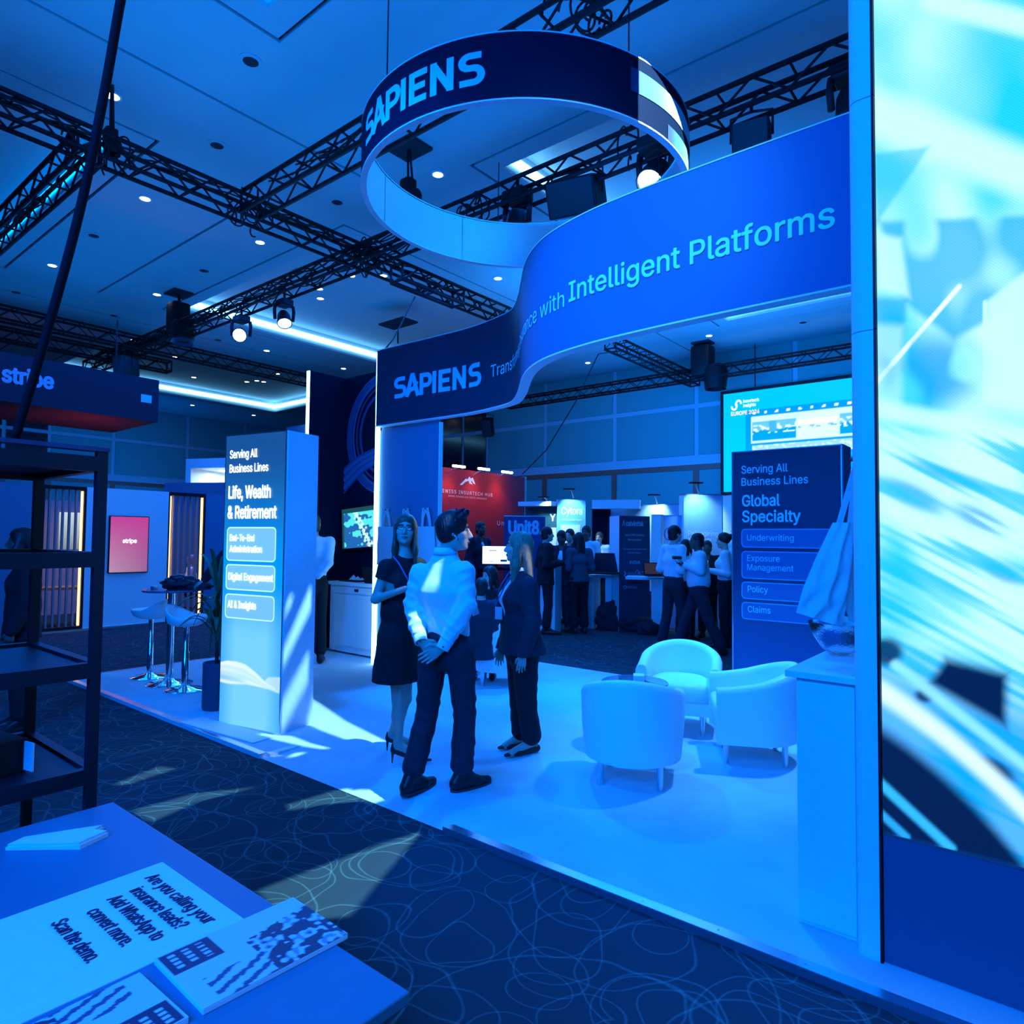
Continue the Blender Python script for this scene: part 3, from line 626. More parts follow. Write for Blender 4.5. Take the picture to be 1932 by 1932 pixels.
# ------------------------------------------------------------------ ring banner
RC, RR, RZ0, RZ1 = (-3.775, 4.78), 1.48, 4.80, 5.28
rg = thing('ring_banner', 'round hanging ring sign, dark outside and white inside, with white logo lettering', 'ring sign', (RC[0], RC[1], RZ0))
def rp(a, z, r): a = math.radians(a); return Vector((RC[0] + r * math.cos(a), RC[1] + r * math.sin(a), z))
b = MB(); n = 120
b.grid([[rp(i * 360 / n, RZ0, RR), rp(i * 360 / n, RZ1, RR)] for i in range(n)], True); b.build('outer_skin', NAVYD, rg, True)
inner = mat('ring_inner_fabric', (.70, .72, .74), .7)
for k in range(8):
    b = MB(); b.grid([[rp(22 + k * 45 + .25 + i * 44.5 / 14, RZ1, RR - .04), rp(22 + k * 45 + .25 + i * 44.5 / 14, RZ0, RR - .04)] for i in range(15)]); b.build('inner_panel', inner, rg, True)
b = MB()
for z, e in ((RZ0, -.012), (RZ1, .012)): b.grid([[rp(i * 360 / n, z, RR + .004), rp(i * 360 / n, z + e, RR + .004), rp(i * 360 / n, z + e, RR - .05), rp(i * 360 / n, z, RR - .05)] for i in range(n)], True)
b.grid([[rp(i * 360 / n, RZ0, RR - .035), rp(i * 360 / n, RZ1, RR - .035)] for i in range(n)], True); b.build('rim', WHITE, rg, 40)
sapiens(rg, LETB, .245, math.radians(51) * RR, lambda a, c, d: rp(-114.5 + math.degrees(a / RR), RZ0 + .115 + c, RR + .006 + d))
def stripe(name, a0, a1, f0, f1, m):
    def c(u, v): a = a0 + (a1 - a0) * u; return rp(a, RZ0 + (RZ1 - RZ0) * (f0(u) + (f1(u) - f0(u)) * v), RR + .006)
    def col(U, V): k_ = sm(U, 0, .28)[:, None]; w_ = sm(U, .1, .6)[:, None]; return np.array([.03, .05, .13]) * (1 - k_) + (np.array([.1, .6, .75]) * (1 - w_) + np.array([.85, .95, .97]) * w_) * k_
    return painted(name, rg, c, col, 40, 4, m)
RPM = vcol_mat('ring_print', .6)
stripe('printed_stripe', -20, 62, lambda u: .42 + .16 * u, lambda u: .80 - .05 * u, RPM)
stripe('printed_stripe', -3, 70, lambda u: .0, lambda u: .26 + .14 * u, RPM)
stripe('printed_stripe', 28, 75, lambda u: .62 + .2 * u, lambda u: .68 + .3 * u, RPM)
for i, a in enumerate((-100, -20, 60, 140)): MB().tube([rp(a, RZ1, RR - .02), rp(a, 6.0, RR - .02)], .006, 5).build('hanging_wire', BLACK, rg)

# ------------------------------------------------------------------ totems
def rrect(b, u0, u1, v0, v1, r, fn, fill=True, t=None):
    pts = []
    for cxx, cyy, a0 in ((u1 - r, v1 - r, 0), (u0 + r, v1 - r, 90), (u0 + r, v0 + r, 180), (u1 - r, v0 + r, 270)): pts += arc(cxx, cyy, r, r, a0, a0 + 90, 5)
    if fill: k = len(b.v); b.v += [tuple(fn(*p)) for p in pts]; b.f.append(tuple(range(k, k + len(pts))))
    else: stroke(b, pts + [pts[0]], t, fn)
def totem(label, o, rz, w, d, h, cols, texts, boxes, tm, boxfill, boxline, em, face):
    t = thing('totem_sign', label, 'totem sign', o, rz)
    MB().box((w / 2, d / 2 + .015, h / 2), (w, d - .03, h)).build('carcass', WHITE if em else PANELBLUE, t, world=False)
    MB().box((w + .004, d / 2, h / 2), (.012, d, h)).box((-.004, d / 2, h / 2), (.012, d, h)).build('side_panel', WHITE if em else PANELBLUE, t, world=False)
    ob = painted('front_print', None, lambda u, v: Vector((u * w, -.012, v * h)), cols, 80, 330, face); ob.parent = t
    b = MB()
    for x in (.004, w - .004): b.box((x, -.006, h / 2), (.010, .018, h))
    b.box((w / 2, -.006, h - .004), (w, .018, .01)).build('frame_profile', ALU, t, world=False)
    fn = lambda a, c: Vector((a, -.018, c)); fo = lambda a, c: Vector((a, -.016, c))
    for (u0, u1, v0, v1) in boxes:
        b = MB(); rrect(b, u0, u1, v0, v1, .035, fo); b.build('list_box', boxfill, t, world=False)
        b = MB(); rrect(b, u0, u1, v0, v1, .035, lambda a, c: Vector((a, -.017, c)), False, .010); b.build('box_outline', boxline, t, world=False)
    for s, u, v, cap, wd, bold in texts:
        q = write(s, None, (u, -.018, v), (1, 0, 0), (0, 0, 1), cap, tm, wd, bold, off=0); q.parent = t
    return t
def bright(U, V):
    top = np.array([.008, .075, .28]); mid = np.array([.0, .30, .95]); low = np.array([.17, .58, 1.05])
    t = sm(1 - V, .05, .55)[:, None]; c = top * (1 - t) + mid * t
    e = np.minimum(U, 1 - U) / .25; e = np.clip(e, 0, 1); g_ = (sm(1 - V, .50, .72) * (.25 + .75 * e))[:, None]; c = c * (1 - g_) + low * g_
    crest = np.interp(U, [0, .12, .28, .42, .58, .74, .88, 1], [.207, .216, .217, .212, .192, .165, .150, .130]); foot = np.interp(U, [0, .15, .3, .45, .6, .8, 1], [.136, .133, .136, .140, .139, .136, .126])
    wv = sm(crest - V, 0, .004) * sm(V - foot, 0, .006); t_ = np.clip((V - foot) / np.maximum(crest - foot, .004), 0, 1); shade = .62 + .38 * np.abs(2 * t_ - .9) ** 1.5 + .10 * np.sin(t_ * 22 + U * 7)
    hole = sm(.011 - np.abs(V - (.158 - .012 * U)), 0, .007) * sm(.52 - U, 0, .25); wv = wv * (1 - .6 * hole) * np.clip(shade, 0, 1)
    w2 = sm(np.interp(U, [0, .68, .8, 1], [0, .150, .180, .186]) - V, 0, .004) * sm(V - np.interp(U, [0, .68, 1], [.3, .150, .130]), 0, .004) * .5; wv = np.maximum(wv, w2)[:, None]
    return c * (1 - wv) + np.array([.72, .90, 1.05]) * wv
TLIT = mat('lit_lettering', (.9, .9, .9), .5, emit=(.85, .97, 1.0), strength=1.25, var=0)
BXF = mat('lit_box_fill', (.3, .4, .6), .5, emit=(.16, .42, .80), strength=1.0, var=.02); BXL = mat('lit_box_outline', (.8, .9, .95), .5, emit=(.45, .85, 1.0), strength=1.1, var=0)
totem('bright backlit totem sign reading Life, Wealth & Retirement at the platform edge', (-5.904, 3.10, 0), .199, .765, .36, 2.60, bright,
      [('Serving All', .065, 2.385, .072, .35, .016), ('Business Lines', .065, 2.255, .072, .49, .016), ('Life, Wealth', .062, 2.02, .108, .53, .026), ('& Retirement', .058, 1.84, .108, .61, .026),
       ('End-To-End', .09, 1.635, .058, .31, .014), ('Administration', .09, 1.535, .058, .41, .014), ('Digital Engagement', .085, 1.285, .062, .56, .014), ('AI & Insights', .085, 1.035, .062, .36, .014)],
      [(.055, .665, 1.46, 1.755), (.055, .665, 1.20, 1.42), (.055, .665, .945, 1.155)], TLIT, BXF, BXL, True, vcol_mat('lightbox_print', .4, True, 1.0))
MB().bx(-6.1, -4.95, 2.93, 3.04, 0, .012).build('x', WHITE) if False else None
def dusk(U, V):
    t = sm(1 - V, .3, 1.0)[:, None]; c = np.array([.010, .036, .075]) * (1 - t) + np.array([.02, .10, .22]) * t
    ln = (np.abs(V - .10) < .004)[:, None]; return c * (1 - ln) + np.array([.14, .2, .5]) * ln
SKYT = mat('sky_lettering', (.20, .74, .92), .5)
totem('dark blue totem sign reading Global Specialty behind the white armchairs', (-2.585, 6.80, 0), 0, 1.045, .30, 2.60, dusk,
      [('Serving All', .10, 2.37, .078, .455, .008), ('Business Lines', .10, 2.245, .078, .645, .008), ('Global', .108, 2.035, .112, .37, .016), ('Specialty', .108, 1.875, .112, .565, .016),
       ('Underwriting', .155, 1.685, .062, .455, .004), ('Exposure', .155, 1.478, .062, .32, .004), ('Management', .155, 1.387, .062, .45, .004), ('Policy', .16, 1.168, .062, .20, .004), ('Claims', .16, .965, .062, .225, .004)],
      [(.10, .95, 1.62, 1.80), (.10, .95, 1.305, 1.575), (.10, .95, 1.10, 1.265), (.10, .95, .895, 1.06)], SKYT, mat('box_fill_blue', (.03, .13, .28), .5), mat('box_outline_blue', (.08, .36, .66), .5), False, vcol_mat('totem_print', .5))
pad = thing('base_plate', 'flat pale floor plate in front of the bright totem sign', 'plate', (-5.6, 3.0, 0), .1)
MB().box((0, 0, .006), (1.05, .22, .012), None, .003).build('plate', WHITE, pad, world=False)

# ------------------------------------------------------------------ LED video wall on the right
vw = thing('video_wall', 'tall glowing white and cyan video wall at the right edge, above a dark blue plinth', 'video wall', (1, 3.2, 0))
MB().bx(-.565, 3.2, 3.11, 3.36, 0, 5.8).build('wall_core', WHITE, vw)
MB().bx(-.560, 3.2, 3.085, 3.11, .004, .505).build('plinth_panel', mat('plinth_navy', (.015, .10, .17), .5), vw)
MB().bx(-.560, 3.2, 3.08, 3.11, .505, .513).build('plinth_trim', ALU, vw)
for z0, z1 in ((0, 2.563), (2.567, 3.56), (3.564, 5.8)):
    b = MB(); poly = [(-.572, 3.075)] + [(q[0], q[1]) for q in arc(-.615, 3.125, .05, .05, 270, 180, 8)] + [(-.665, 3.37), (-.572, 3.37)]
    b.prism(poly, z1 - z0, ((0, 0, z0), (1, 0, 0), (0, 1, 0), (0, 0, 1))); b.build('corner_column', WHITE, vw, 40)
    b = MB(); b.bx(-.572, -.562, 3.07, 3.10, z0, z1); b.build('dark_joint', BLACK, vw)
SU0, SU1, SZ0, SZ1 = -.560, 2.2, .513, 5.6
def scx(u): return SU0 + np.where(u < .82, u / .82 * .80, .80 + (u - .82) / .18 * (SU1 - SU0 - .80))
def scz(v): return SZ0 + np.where(v < .93, v / .93 * 4.0, 4.0 + (v - .93) / .07 * (SZ1 - SZ0 - 4.0))
def screen_col(U, V):
    x = scx(U); z = scz(V)
    W = np.stack([x, np.full_like(x, 3.09), z - EYE], 1); F_, R_, U_ = (np.array(q[:]) for q in (_F, _R, _U)); w = W @ F_
    X = 966 + 1262 * (W @ R_) / w; Y = 966 - 1262 * (W @ U_) / w   # where the picture on the wall carries each detail
    def seg(x0, y0, x1, y1, r): 
        dx, dy = x1 - x0, y1 - y0; t = np.clip(((X - x0) * dx + (Y - y0) * dy) / (dx * dx + dy * dy), 0, 1); return np.hypot(X - x0 - t * dx, Y - y0 - t * dy) / r
    def poly(pts, soft):
        d = np.full_like(X, -1e9); n = len(pts)
        for i in range(n):
            (a, c), (e, f) = pts[i], pts[(i + 1) % n]; L_ = math.hypot(e - a, f - c); d = np.maximum(d, ((X - a) * (f - c) - (Y - c) * (e - a)) / L_)
        return 1 - sm(d, -soft, soft)
    n1 = noise2(X / 500, Y / 500, 1.0, 4); n2 = noise2(X / 300, Y / 300, 1.4, 9)
    cyan = np.array([.05, .62, .95]); pale = np.array([.52, .95, 1.0]); blue = np.array([.0, .25, .92]); navy = np.array([.001, .008, .045])
    def mixc(c, col, a): a = np.clip(a, 0, 1)[:, None]; return c * (1 - a) + col * a
    c = np.ones((len(X), 3)) * cyan; c = mixc(c, pale, .55 + .9 * n1 + .4 * n2)
    c = mixc(c, np.array([.0, .55, .92]), .75 * sm(420 - np.hypot((X - 1960) , (Y - 120) * .9), 120, 330))
    c = mixc(c, pale, 1.0 * (1 - sm(seg(1640, 210, 1940, 330, 60), .3, 1.2))); c = mixc(c, pale, 1 - sm(seg(1760, 0, 1940, 45, 30), .3, 1.3))
    c = mixc(c, pale * .98, .85 * poly([(1662, 415), (1950, 402), (1950, 300), (1760, 240)], 4))
    c = mixc(c, blue * np.array([1, 1.8, 1]), .6 * poly([(1650, 290), (1755, 275), (1655, 420)], 6))
    c = mixc(c, blue * np.array([1, 1.5, 1]), .80 * poly([(1660, 418), (1950, 405), (1950, 560), (1800, 640), (1690, 560)], 10) * sm(n2 + .55, 0, .6))
    c = mixc(c, blue * np.array([1, 1.3, 1]), .7 * poly([(1645, 560), (1710, 565), (1705, 700), (1645, 690)], 8)); c = mixc(c, pale, .8 * poly([(1655, 440), (1700, 450), (1715, 560), (1655, 545)], 10))
    c = mixc(c, pale, .9 * poly([(1860, 570), (1950, 500), (1950, 780), (1858, 760)], 8) * (.6 + .4 * sm(n1 + .2, 0, .4)))
    c = mixc(c, np.array([.75, 1, 1]), 1 - sm(seg(1650, 725, 1810, 540, 5), .4, 1.3)); c = mixc(c, pale, (1 - sm(seg(1858, 570, 1858, 750, 4), .4, 1.3)))
    c = mixc(c, pale, .85 * poly([(1645, 610), (1705, 615), (1700, 790), (1645, 780)], 12) * .6)
    c = mixc(c, blue, .7 * sm(190 - np.hypot((X - 1760) * 1.0, (Y - 700) * 1.3), 60, 150) * sm(n2 + .3, 0, .3))
    # lower half: a blurred bright vortex and dark blocks
    for x0, y0, x1, y1, r in ((1645, 770, 1940, 830, 22), (1645, 850, 1940, 990, 60), (1645, 910, 1940, 1130, 30), (1700, 960, 1940, 1200, 40)): c = mixc(c, pale, .9 * (1 - sm(seg(x0, y0, x1, y1, r), .2, 1.4)))
    for px_, py_, rx, ry in ((1720, 935, 70, 30), (1850, 980, 60, 28), (1800, 900, 90, 18), (1890, 1080, 50, 22)): c = mixc(c, blue * np.array([1, 1.2, 1]), .75 * (1 - sm(np.hypot((X - px_ - .3 * (Y - py_)) / rx, (Y - py_ - .35 * (X - px_)) / ry), .3, 1.2)))
    st = noise2((Y - .42 * X) / 90, (X + Y) / 900, 1.0, 31) + .6 * noise2((Y - .55 * X) / 40, (X + Y) / 700, 1.0, 33); c = mixc(c, np.array([.0, .50, .98]), .85 * sm(st, -.05, .45) * sm(Y, 760, 860)); c = mixc(c, pale, .8 * sm(-st, .15, .55) * sm(Y, 760, 860))
    low = sm(Y - (1225 + (X - 1650) * .30), -60, 90); c = mixc(c, np.array([.0, .33, .95]), low * .85)
    c = mixc(c, navy, poly([(1785, 1243), (1900, 1272), (1898, 1372), (1752, 1290)], 14)); c = mixc(c, navy, .9 * (1 - sm(np.hypot((X - 1672) / 36, (Y - 1230) / 30), .5, 1.2)))
    c = mixc(c, navy, .9 * (1 - sm(np.hypot((X - 1745) / 22, (Y - 1312) / 16), .4, 1.3))); c = mixc(c, navy, .85 * (1 - sm(np.hypot((X - 1880) / 40, (Y - 1450 - .5 * (X - 1880)) / 18), .4, 1.3)))
    dark = sm(Y - (1355 + (X - 1650) * .60 + .0012 * (X - 1650) ** 2), -12, 34); c = mixc(c, navy * 1.2, dark)
    c = mixc(c, np.array([.65, .97, 1.0]), 1 - sm(np.abs(Y - (1296 + (X - 1650) * .62 + .0007 * (X - 1650) ** 2)) / 30, .1, 1.25))
    c = mixc(c, np.array([.25, .75, 1.0]), .9 * (1 - sm(seg(1690, 1255, 1940, 1450, 12), .2, 1.4)))
    c = mixc(c, np.array([.03, .45, 1.0]), 1 - sm(seg(1656, 1474, 1795, 1602, 10), .3, 1.4)); c = mixc(c, np.array([.02, .35, .95]), 1 - sm(seg(1656, 1530, 1710, 1580, 8), .3, 1.4))
    return np.clip(c, 0, 1.05)
LEDW = vcol_mat('led_pixels', .5, True, 1.15)
_n = LEDW.node_tree.nodes; _l = LEDW.node_tree.links; _tc = _n.new('ShaderNodeTexCoord'); _w = _n.new('ShaderNodeTexWave'); _w.bands_direction = 'DIAGONAL'; _w.inputs['Scale'].default_value = 60; _w.inputs['Distortion'].default_value = 5; _w.inputs['Detail Scale'].default_value = .35
_l.new(_tc.outputs['Object'], _w.inputs['Vector']); _mr = _n.new('ShaderNodeMapRange'); _mr.inputs[3].default_value = 1.0; _mr.inputs[4].default_value = 1.14; _l.new(_w.outputs['Fac'], _mr.inputs[0]); _l.new(_mr.outputs[0], _n['Principled BSDF'].inputs['Emission Strength'])
painted('led_screen', vw, lambda u, v: Vector((float(scx(u)), 3.092, float(scz(v)))), screen_col, 250, 600, LEDW)

# ------------------------------------------------------------------ cabinet, bowl and tote bags beside the video wall
cb = thing('cabinet', 'tall white cabinet against the video wall column with an overhanging top', 'cabinet', (-.8, 3.6, 0))
MB().bx(-.915, -.668, 3.17, 3.97, .0, 1.075).build('body', WHITE, cb)
MB().bx(-.908, -.675, 3.155, 3.17, .02, 1.06).build('door', WHITE, cb)
MB().box((-.805, 3.57, 1.09), (.30, .88, .03), None, .003).build('top', WHITE, cb)
bo = thing('glass_bowl', 'hammered clear glass bowl on the white cabinet top', 'bowl', (-.86, 3.72, 1.106))
prof = [(0, 0), (.045, .002), (.085, .03), (.125, .09), (.15, .165), (.144, .165), (.118, .09), (.08, .036), (.04, .012), (0, .010)]
gm = mat('hammered_glass', (.9, .97, 1), .12, trans=1.0, ior=1.12, var=0, scale=90, bump=.5)
MB().lathe(prof, n=40).build('bowl', gm, bo, True, world=False)
tag(MB().box((-.83, 3.70, 1.275), (.13, .16, .035), rotm(.1, .08, .4), .004).build('carton', mat('pale_carton', (.45, .6, .55), .6)), 'pale carton lying across the glass bowl rim', 'box')
pl = thing('leafy_plant', 'small dark leafy plant beside the glass bowl by the column', 'plant', (-.74, 3.80, 1.106))
MB().lathe([(0, 0), (.05, 0), (.065, .1), (.055, .1), (0, .09)], n=20).build('pot', BLACK, pl, True, world=False)
LEAF = mat('dark_green_leaf', (.025, .10, .035), .5, var=.3); LEAF2 = mat('green_leaf', (.08, .22, .05), .5, var=.3)
def leaf(b, base, tip, width, bow, up=(0, 0, 1), n=7):
    base, tip = Vector(base), Vector(tip); d = tip - base; s = d.cross(Vector(up)); s = s.normalized() if s.length > 1e-4 else Vector((1, 0, 0)); k = len(b.v); nn = s.cross(d.normalized())
    for i in range(n + 1):
        t = i / n; p = base + d * t + Vector(up) * bow * math.sin(PI * t); w = width * math.sin(PI * min(1, t * .92 + .06)) ** .8
        b.v += [tuple(p - s * w / 2), tuple(p - nn * w * .16), tuple(p + s * w / 2)]
    for i in range(n): a = k + 3 * i; b.f += [(a, a + 1, a + 4, a + 3), (a + 1, a + 2, a + 5, a + 4)]
for i in range(16):
    a = i * 2.4; r = .07 + .05 * rnd.random(); b = MB(); leaf(b, (0, 0, .09), (r * math.cos(a) - .03, r * math.sin(a), .10 + .09 * rnd.random()), .07, .05); b.build('leaf', LEAF if i % 4 else LEAF2, pl, True, world=False)
CANVAS = mat('natural_canvas', (.62, .62, .60), .9, scale=120)
def cloth_bag(name, label, L, Rr, depth, strap, folds, seed):
    """bag from left edge points L to right edge points Rr (top to bottom), with creased front and back"""
    t = thing(name, label, 'tote bag', tuple(L[0])); r = random.Random(seed); n = 26; mrows = 30
    def at(E, v): k = v * (len(E) - 1); i = min(int(k), len(E) - 2); return Vector(E[i]).lerp(Vector(E[i + 1]), k - i)
    b = MB(); ph = [r.uniform(0, 6.28) for _ in range(6)]
    for sgn in (1, -1):
        P = []
        for i in range(n + 1):
            u = i / n; row = []
            for j in range(mrows + 1):
                v = j / mrows; p = at(L, v).lerp(at(Rr, v), u); side = (at(Rr, v) - at(L, v)).normalized(); nn = Vector((side.y, -side.x, 0)).normalized()
                bulge = depth * math.sin(PI * u) ** .6 * (.25 + .75 * math.sin(PI * min(1, v * .8 + .12)))
                cr = folds * ((.6 - abs(math.sin(u * 7.5 + v * 2.2 + ph[0] + .5 * math.sin(v * 7)))) + .8 * (.6 - abs(math.sin(u * 4 - v * 7 + ph[1]))) * v + .7 * (.6 - abs(math.sin(u * 5 + v * 9 + ph[2]))) * v) * (.35 + .9 * v) * math.sin(PI * u) ** .7
                row.append(p + nn * sgn * (bulge * .5) + nn * cr)
            P.append(row)
        b.grid(P if sgn > 0 else P[::-1])
    b.build('bag_body', CANVAS, t, True)
    for pts in strap:
        b = MB(); pts = [Vector(p) for p in pts]; w = .016; P = []
        for p in pts: P.append([p - _R * w, p + _R * w + _F * .004])
        b.grid(P); o = b.build('strap', CANVAS, t); md = o.modifiers.new('thickness', 'SOLIDIFY'); md.thickness = .004
    return t
D = 3.25
cloth_bag('tote_bag', 'front canvas tote bag with wide flared hem hanging beside the column', [atd(1571, 986, D), atd(1540, 1050, D), atd(1515, 1110, D), atd(1502, 1156, D)], [atd(1612, 986, D), atd(1610, 1060, D), atd(1600, 1120, D), atd(1590, 1184, D)], .07, [[atd(1619, 866, D + .02), atd(1604, 920, D), atd(1585, 986, D)], [atd(1622, 866, D + .02), atd(1612, 930, D), atd(1605, 990, D)]], .030, 3)
cloth_bag('tote_bag', 'narrow second canvas tote bag between the front one and the column', [atd(1607, 985, D + .10), atd(1597, 1080, D + .10), atd(1596, 1150, D + .1), atd(1606, 1186, D + .1)], [atd(1634, 985, D + .12), atd(1636, 1060, D + .12), atd(1634, 1140, D + .12), atd(1632, 1190, D + .12)], .06, [[atd(1622, 872, D + .12), atd(1614, 930, D + .1), atd(1612, 986, D + .1)]], .026, 8)
pg = thing('coat_peg', 'short round peg beside the white column holding canvas bags', 'peg', (-.67, 3.5, 2.06))
MB().tube([(-.66, 3.36, 2.06), atd(1608, 866, D + .05)], .013, 10).build('peg', BLACK, pg, True)

# ------------------------------------------------------------------ counter at the back wall, with its things
ct = thing('counter', 'white counter with a panelled front in the lit corner of the back wall', 'counter', (-7.7, 6.2, 0))
MB().bx(-8.33, -7.08, 6.02, 6.40, .03, .985).build('body', WHITE, ct); MB().bx(-8.36, -7.06, 5.98, 6.41, .985, 1.03).build('worktop', WHITE, ct)
MB().bx(-8.28, -7.14, 6.005, 6.02, .875, .965).build('drawer_front', WHITE, ct); MB().bx(-8.22, -7.14, 6.005, 6.02, .12, .85).build('door', WHITE, ct)
MB().bx(-7.74, -7.66, 5.995, 6.005, .905, .94).build('lock', BLACK, ct)
tr = thing('serving_tray', 'flat dark tray with crumpled napkins on the white counter', 'tray', (-8.0, 6.2, 1.03))
MB().box((0, 0, .012), (.42, .26, .02), None, .006).build('tray', BLACK, tr, world=False)
for i in range(3):
    b = MB(); b.add([(-.1 + .1 * i, -.03, .022), (0 + .1 * i, .05, .022), (-.05 + .1 * i, .02, .10 - .02 * i), (.02 + .1 * i, -.06, .03)], [(0, 1, 2), (0, 2, 3), (1, 3, 2), (0, 3, 1)]); b.build('napkin', WHITE, tr, world=False)
def laptop(label, p, rz, s=1.0, scr=None, open_=1.9):
    t = thing('laptop', label, 'laptop', p, rz)
    MB().box((0, 0, .009 * s), (.33 * s, .23 * s, .018 * s), None, .004).build('keyboard_base', BLACK, t, world=False)
    r = rotm(PI / 2 - open_, 0, 0)
    c = Vector((0, .115 * s, .018 * s)) + r @ Vector((0, 0, .11 * s)); MB().box(c, (.33 * s, .012 * s, .22 * s), r, .004).build('lid', BLACK, t, world=False)
    MB().box(c + r @ Vector((0, -.008 * s, 0)), (.30 * s, .003, .19 * s), r).build('display', scr or WIND, t, world=False); return t
laptop('dark laptop on the white counter near the lit corner', (-7.45, 6.2, 1.03), PI + .25, 1.0)
def tote(x, label):
    t = thing('tote_bag', label, 'tote bag', (x, 5.75, 1.3), 0, None)
    b = MB(); P = [[Vector((-.16 + .32 * i / 10 + .02 * (1 - j / 10) * ((i / 10) - .5), -.012 - .035 * math.sin(PI * i / 10) * math.sin(PI * min(1, (1 - j / 10) * .9 + .05)) + .004 * math.sin(i * 2.1 + j), .02 + .50 * j / 10)) for j in range(11)] for i in range(11)]
    b.grid(P); b.grid([[Vector((q.x, .03, q.z)) for q in row] for row in P[::-1]]); b.build('bag_body', CANVAS, t, True, world=False)
    for dx in (-.03, .015):
        b = MB(); s = [(-.07 + dx * .3, 0, .50), (-.055 + dx * .4, -.008, .62), (-.02 + dx, -.014, .74), (.02 + dx, -.014, .745), (.06 + dx * .4, -.008, .62), (.075 + dx * .3, 0, .50)]
        P = []
        for i, q in enumerate(s):
            q = Vector(q); a = Vector(s[max(0, i - 1)]); c = Vector(s[min(5, i + 1)]); d = (c - a).normalized(); nn = Vector((-d.z, 0, d.x)); P.append([q + nn * .014, q - nn * .014])
        b.grid(P); o = b.build('strap', CANVAS, t, world=False); md = o.modifiers.new('thickness', 'SOLIDIFY'); md.thickness = .004
    MB().tube([(0, .05, .735), (0, -.03, .74)], .008, 6).build('hook', BLACK, t, world=False); return t
for x, l in ((-6.78, 'canvas tote bag on the blue panel beside the white light line'), (-6.39, 'middle canvas tote bag on the blue panel, behind the woman with glasses'), (-6.03, 'canvas tote bag at the right edge of the blue panel, behind the man')): tote(x, l)
FAINT = mat('faint_print', (.42, .46, .5), .8)
# ------------------------------------------------------------------ tub armchairs and glass table
def tub_chair(label, p, rz):
    t = thing('tub_armchair', label, 'armchair', p, rz, None); R_ = .34
    path = [(R_, .30 - .30 * i / 5, 0.0) for i in range(5)] + [(R_ * math.cos(a), R_ * 1.0 * math.sin(a), 1.0) for a in [-PI * i / 24 for i in range(25)]] + [(-R_, .30 * i / 5 + .06, 0.0) for i in range(0, 5)]
    P = []; n = len(path)
    for i, (x, y, _) in enumerate(path):
        x0, y0, _ = path[max(0, i - 1)]; x1, y1, _ = path[min(n - 1, i + 1)]; d = Vector((x1 - x0, y1 - y0, 0)).normalized(); o = Vector((-d.y, d.x, 0)) * -1.0
        o = Vector((d.y, -d.x, 0)) * -1 if False else Vector((-d.y, d.x, 0)); c = Vector((x, y, 0))
        if o.dot(c) < 0 and abs(x) > .1: o = -o
        if y < -.3 and o.y > 0: o = -o
        s = i / (n - 1); h = .585 + .155 * math.sin(PI * s) ** 1.6
        prof = [(-.05, .165), (-.004, .172), (.0, .20), (.018, .40), (.024, h - .045), (.012, h - .014), (-.012, h), (-.045, h), (-.066, h - .014), (-.076, h - .05), (-.074, .30), (-.06, .17)]
        P.append([c + o * a + Vector((0, 0, z)) for a, z in prof])
    b = MB(); b.grid(P, False, True); k = len(path[0:0]); m = len(P[0])
    b.f.append(tuple(range(m))); b.f.append(tuple((n - 1) * m + j for j in reversed(range(m)))); b.build('tub_shell', WHITEFAB, t, 50, world=False)
    def dee(r, f): return [(r, f)] + [(r * math.cos(a), r * math.sin(a)) for a in [-PI * i / 20 for i in range(21)]] + [(-r, f)]
    b = MB(); q = dee(.264, .30); kk = []
    for z, s in ((.29, .97), (.31, 1), (.40, 1.0), (.43, .96), (.445, .82), (.448, .4)): kk.append([Vector((x * s, .02 + (y - .02) * s, z + .012 * (1 - s))) for x, y in q])
    b.grid(kk, False, True); k = len(b.v); b.v.append((0, .0, .452)); L = (len(kk) - 1) * len(q); b.f += [(L + (j + 1) % len(q), L + j, k) for j in range(len(q))]; b.build('seat_cushion', WHITEFAB, t, True, world=False)
    b = MB(); b.prism(dee(.272, .275), .12, ((0, 0, .17), (1, 0, 0), (0, 1, 0), (0, 0, 1))); b.build('seat_base', WHITEFAB, t, world=False)
    l = MB().tube([(0, 0, 0), (0, 0, .18)], [.021, .024], 14).build('leg', ALU, t, 40, world=False); l.location = (.2, .22, 0)
    for x, y in ((-.2, .22), (.2, -.20), (-.2, -.20)): part_copy(l, t, Matrix.Translation((x, y, 0)))
    return t
tub_chair('white tub armchair with its back to the viewer, nearest of the lounge group', (-2.355, 4.28, 0), .42)
tub_chair('white tub armchair facing the viewer across the glass table', (-2.66, 5.72, 0), PI + .36)
tub_chair('white tub armchair seen side-on beside the white cabinet', (-1.86, 5.30, 0), 2.05)
tub_chair('white tub armchair behind the standing group, a man seated in it', (-5.06, 6.05, 0), .66)
gt = thing('glass_table', 'low round glass side table between the white armchairs', 'table', (-2.72, 4.98, 0))
MB().lathe([(0, .50), (.27, .50), (.275, .505), (.27, .512), (0, .512)], n=40).build('glass_top', mat('dark_glass', (.25, .35, .45), .04, trans=.75, var=0), gt, 40, world=False)
MB().lathe([(.0, .499), (.04, .499), (.022, .48), (.022, .03), (.05, .02), (.20, .012), (.205, 0), (0, 0)], n=28).build('pedestal', CHROME, gt, 40, world=False)
tag(MB().box((-2.72, 5.05, .535), (.09, .11, .045), rotm(0, 0, .5), .003).build('card_stack', WHITE), 'small white card stack on the glass side table', 'cards')
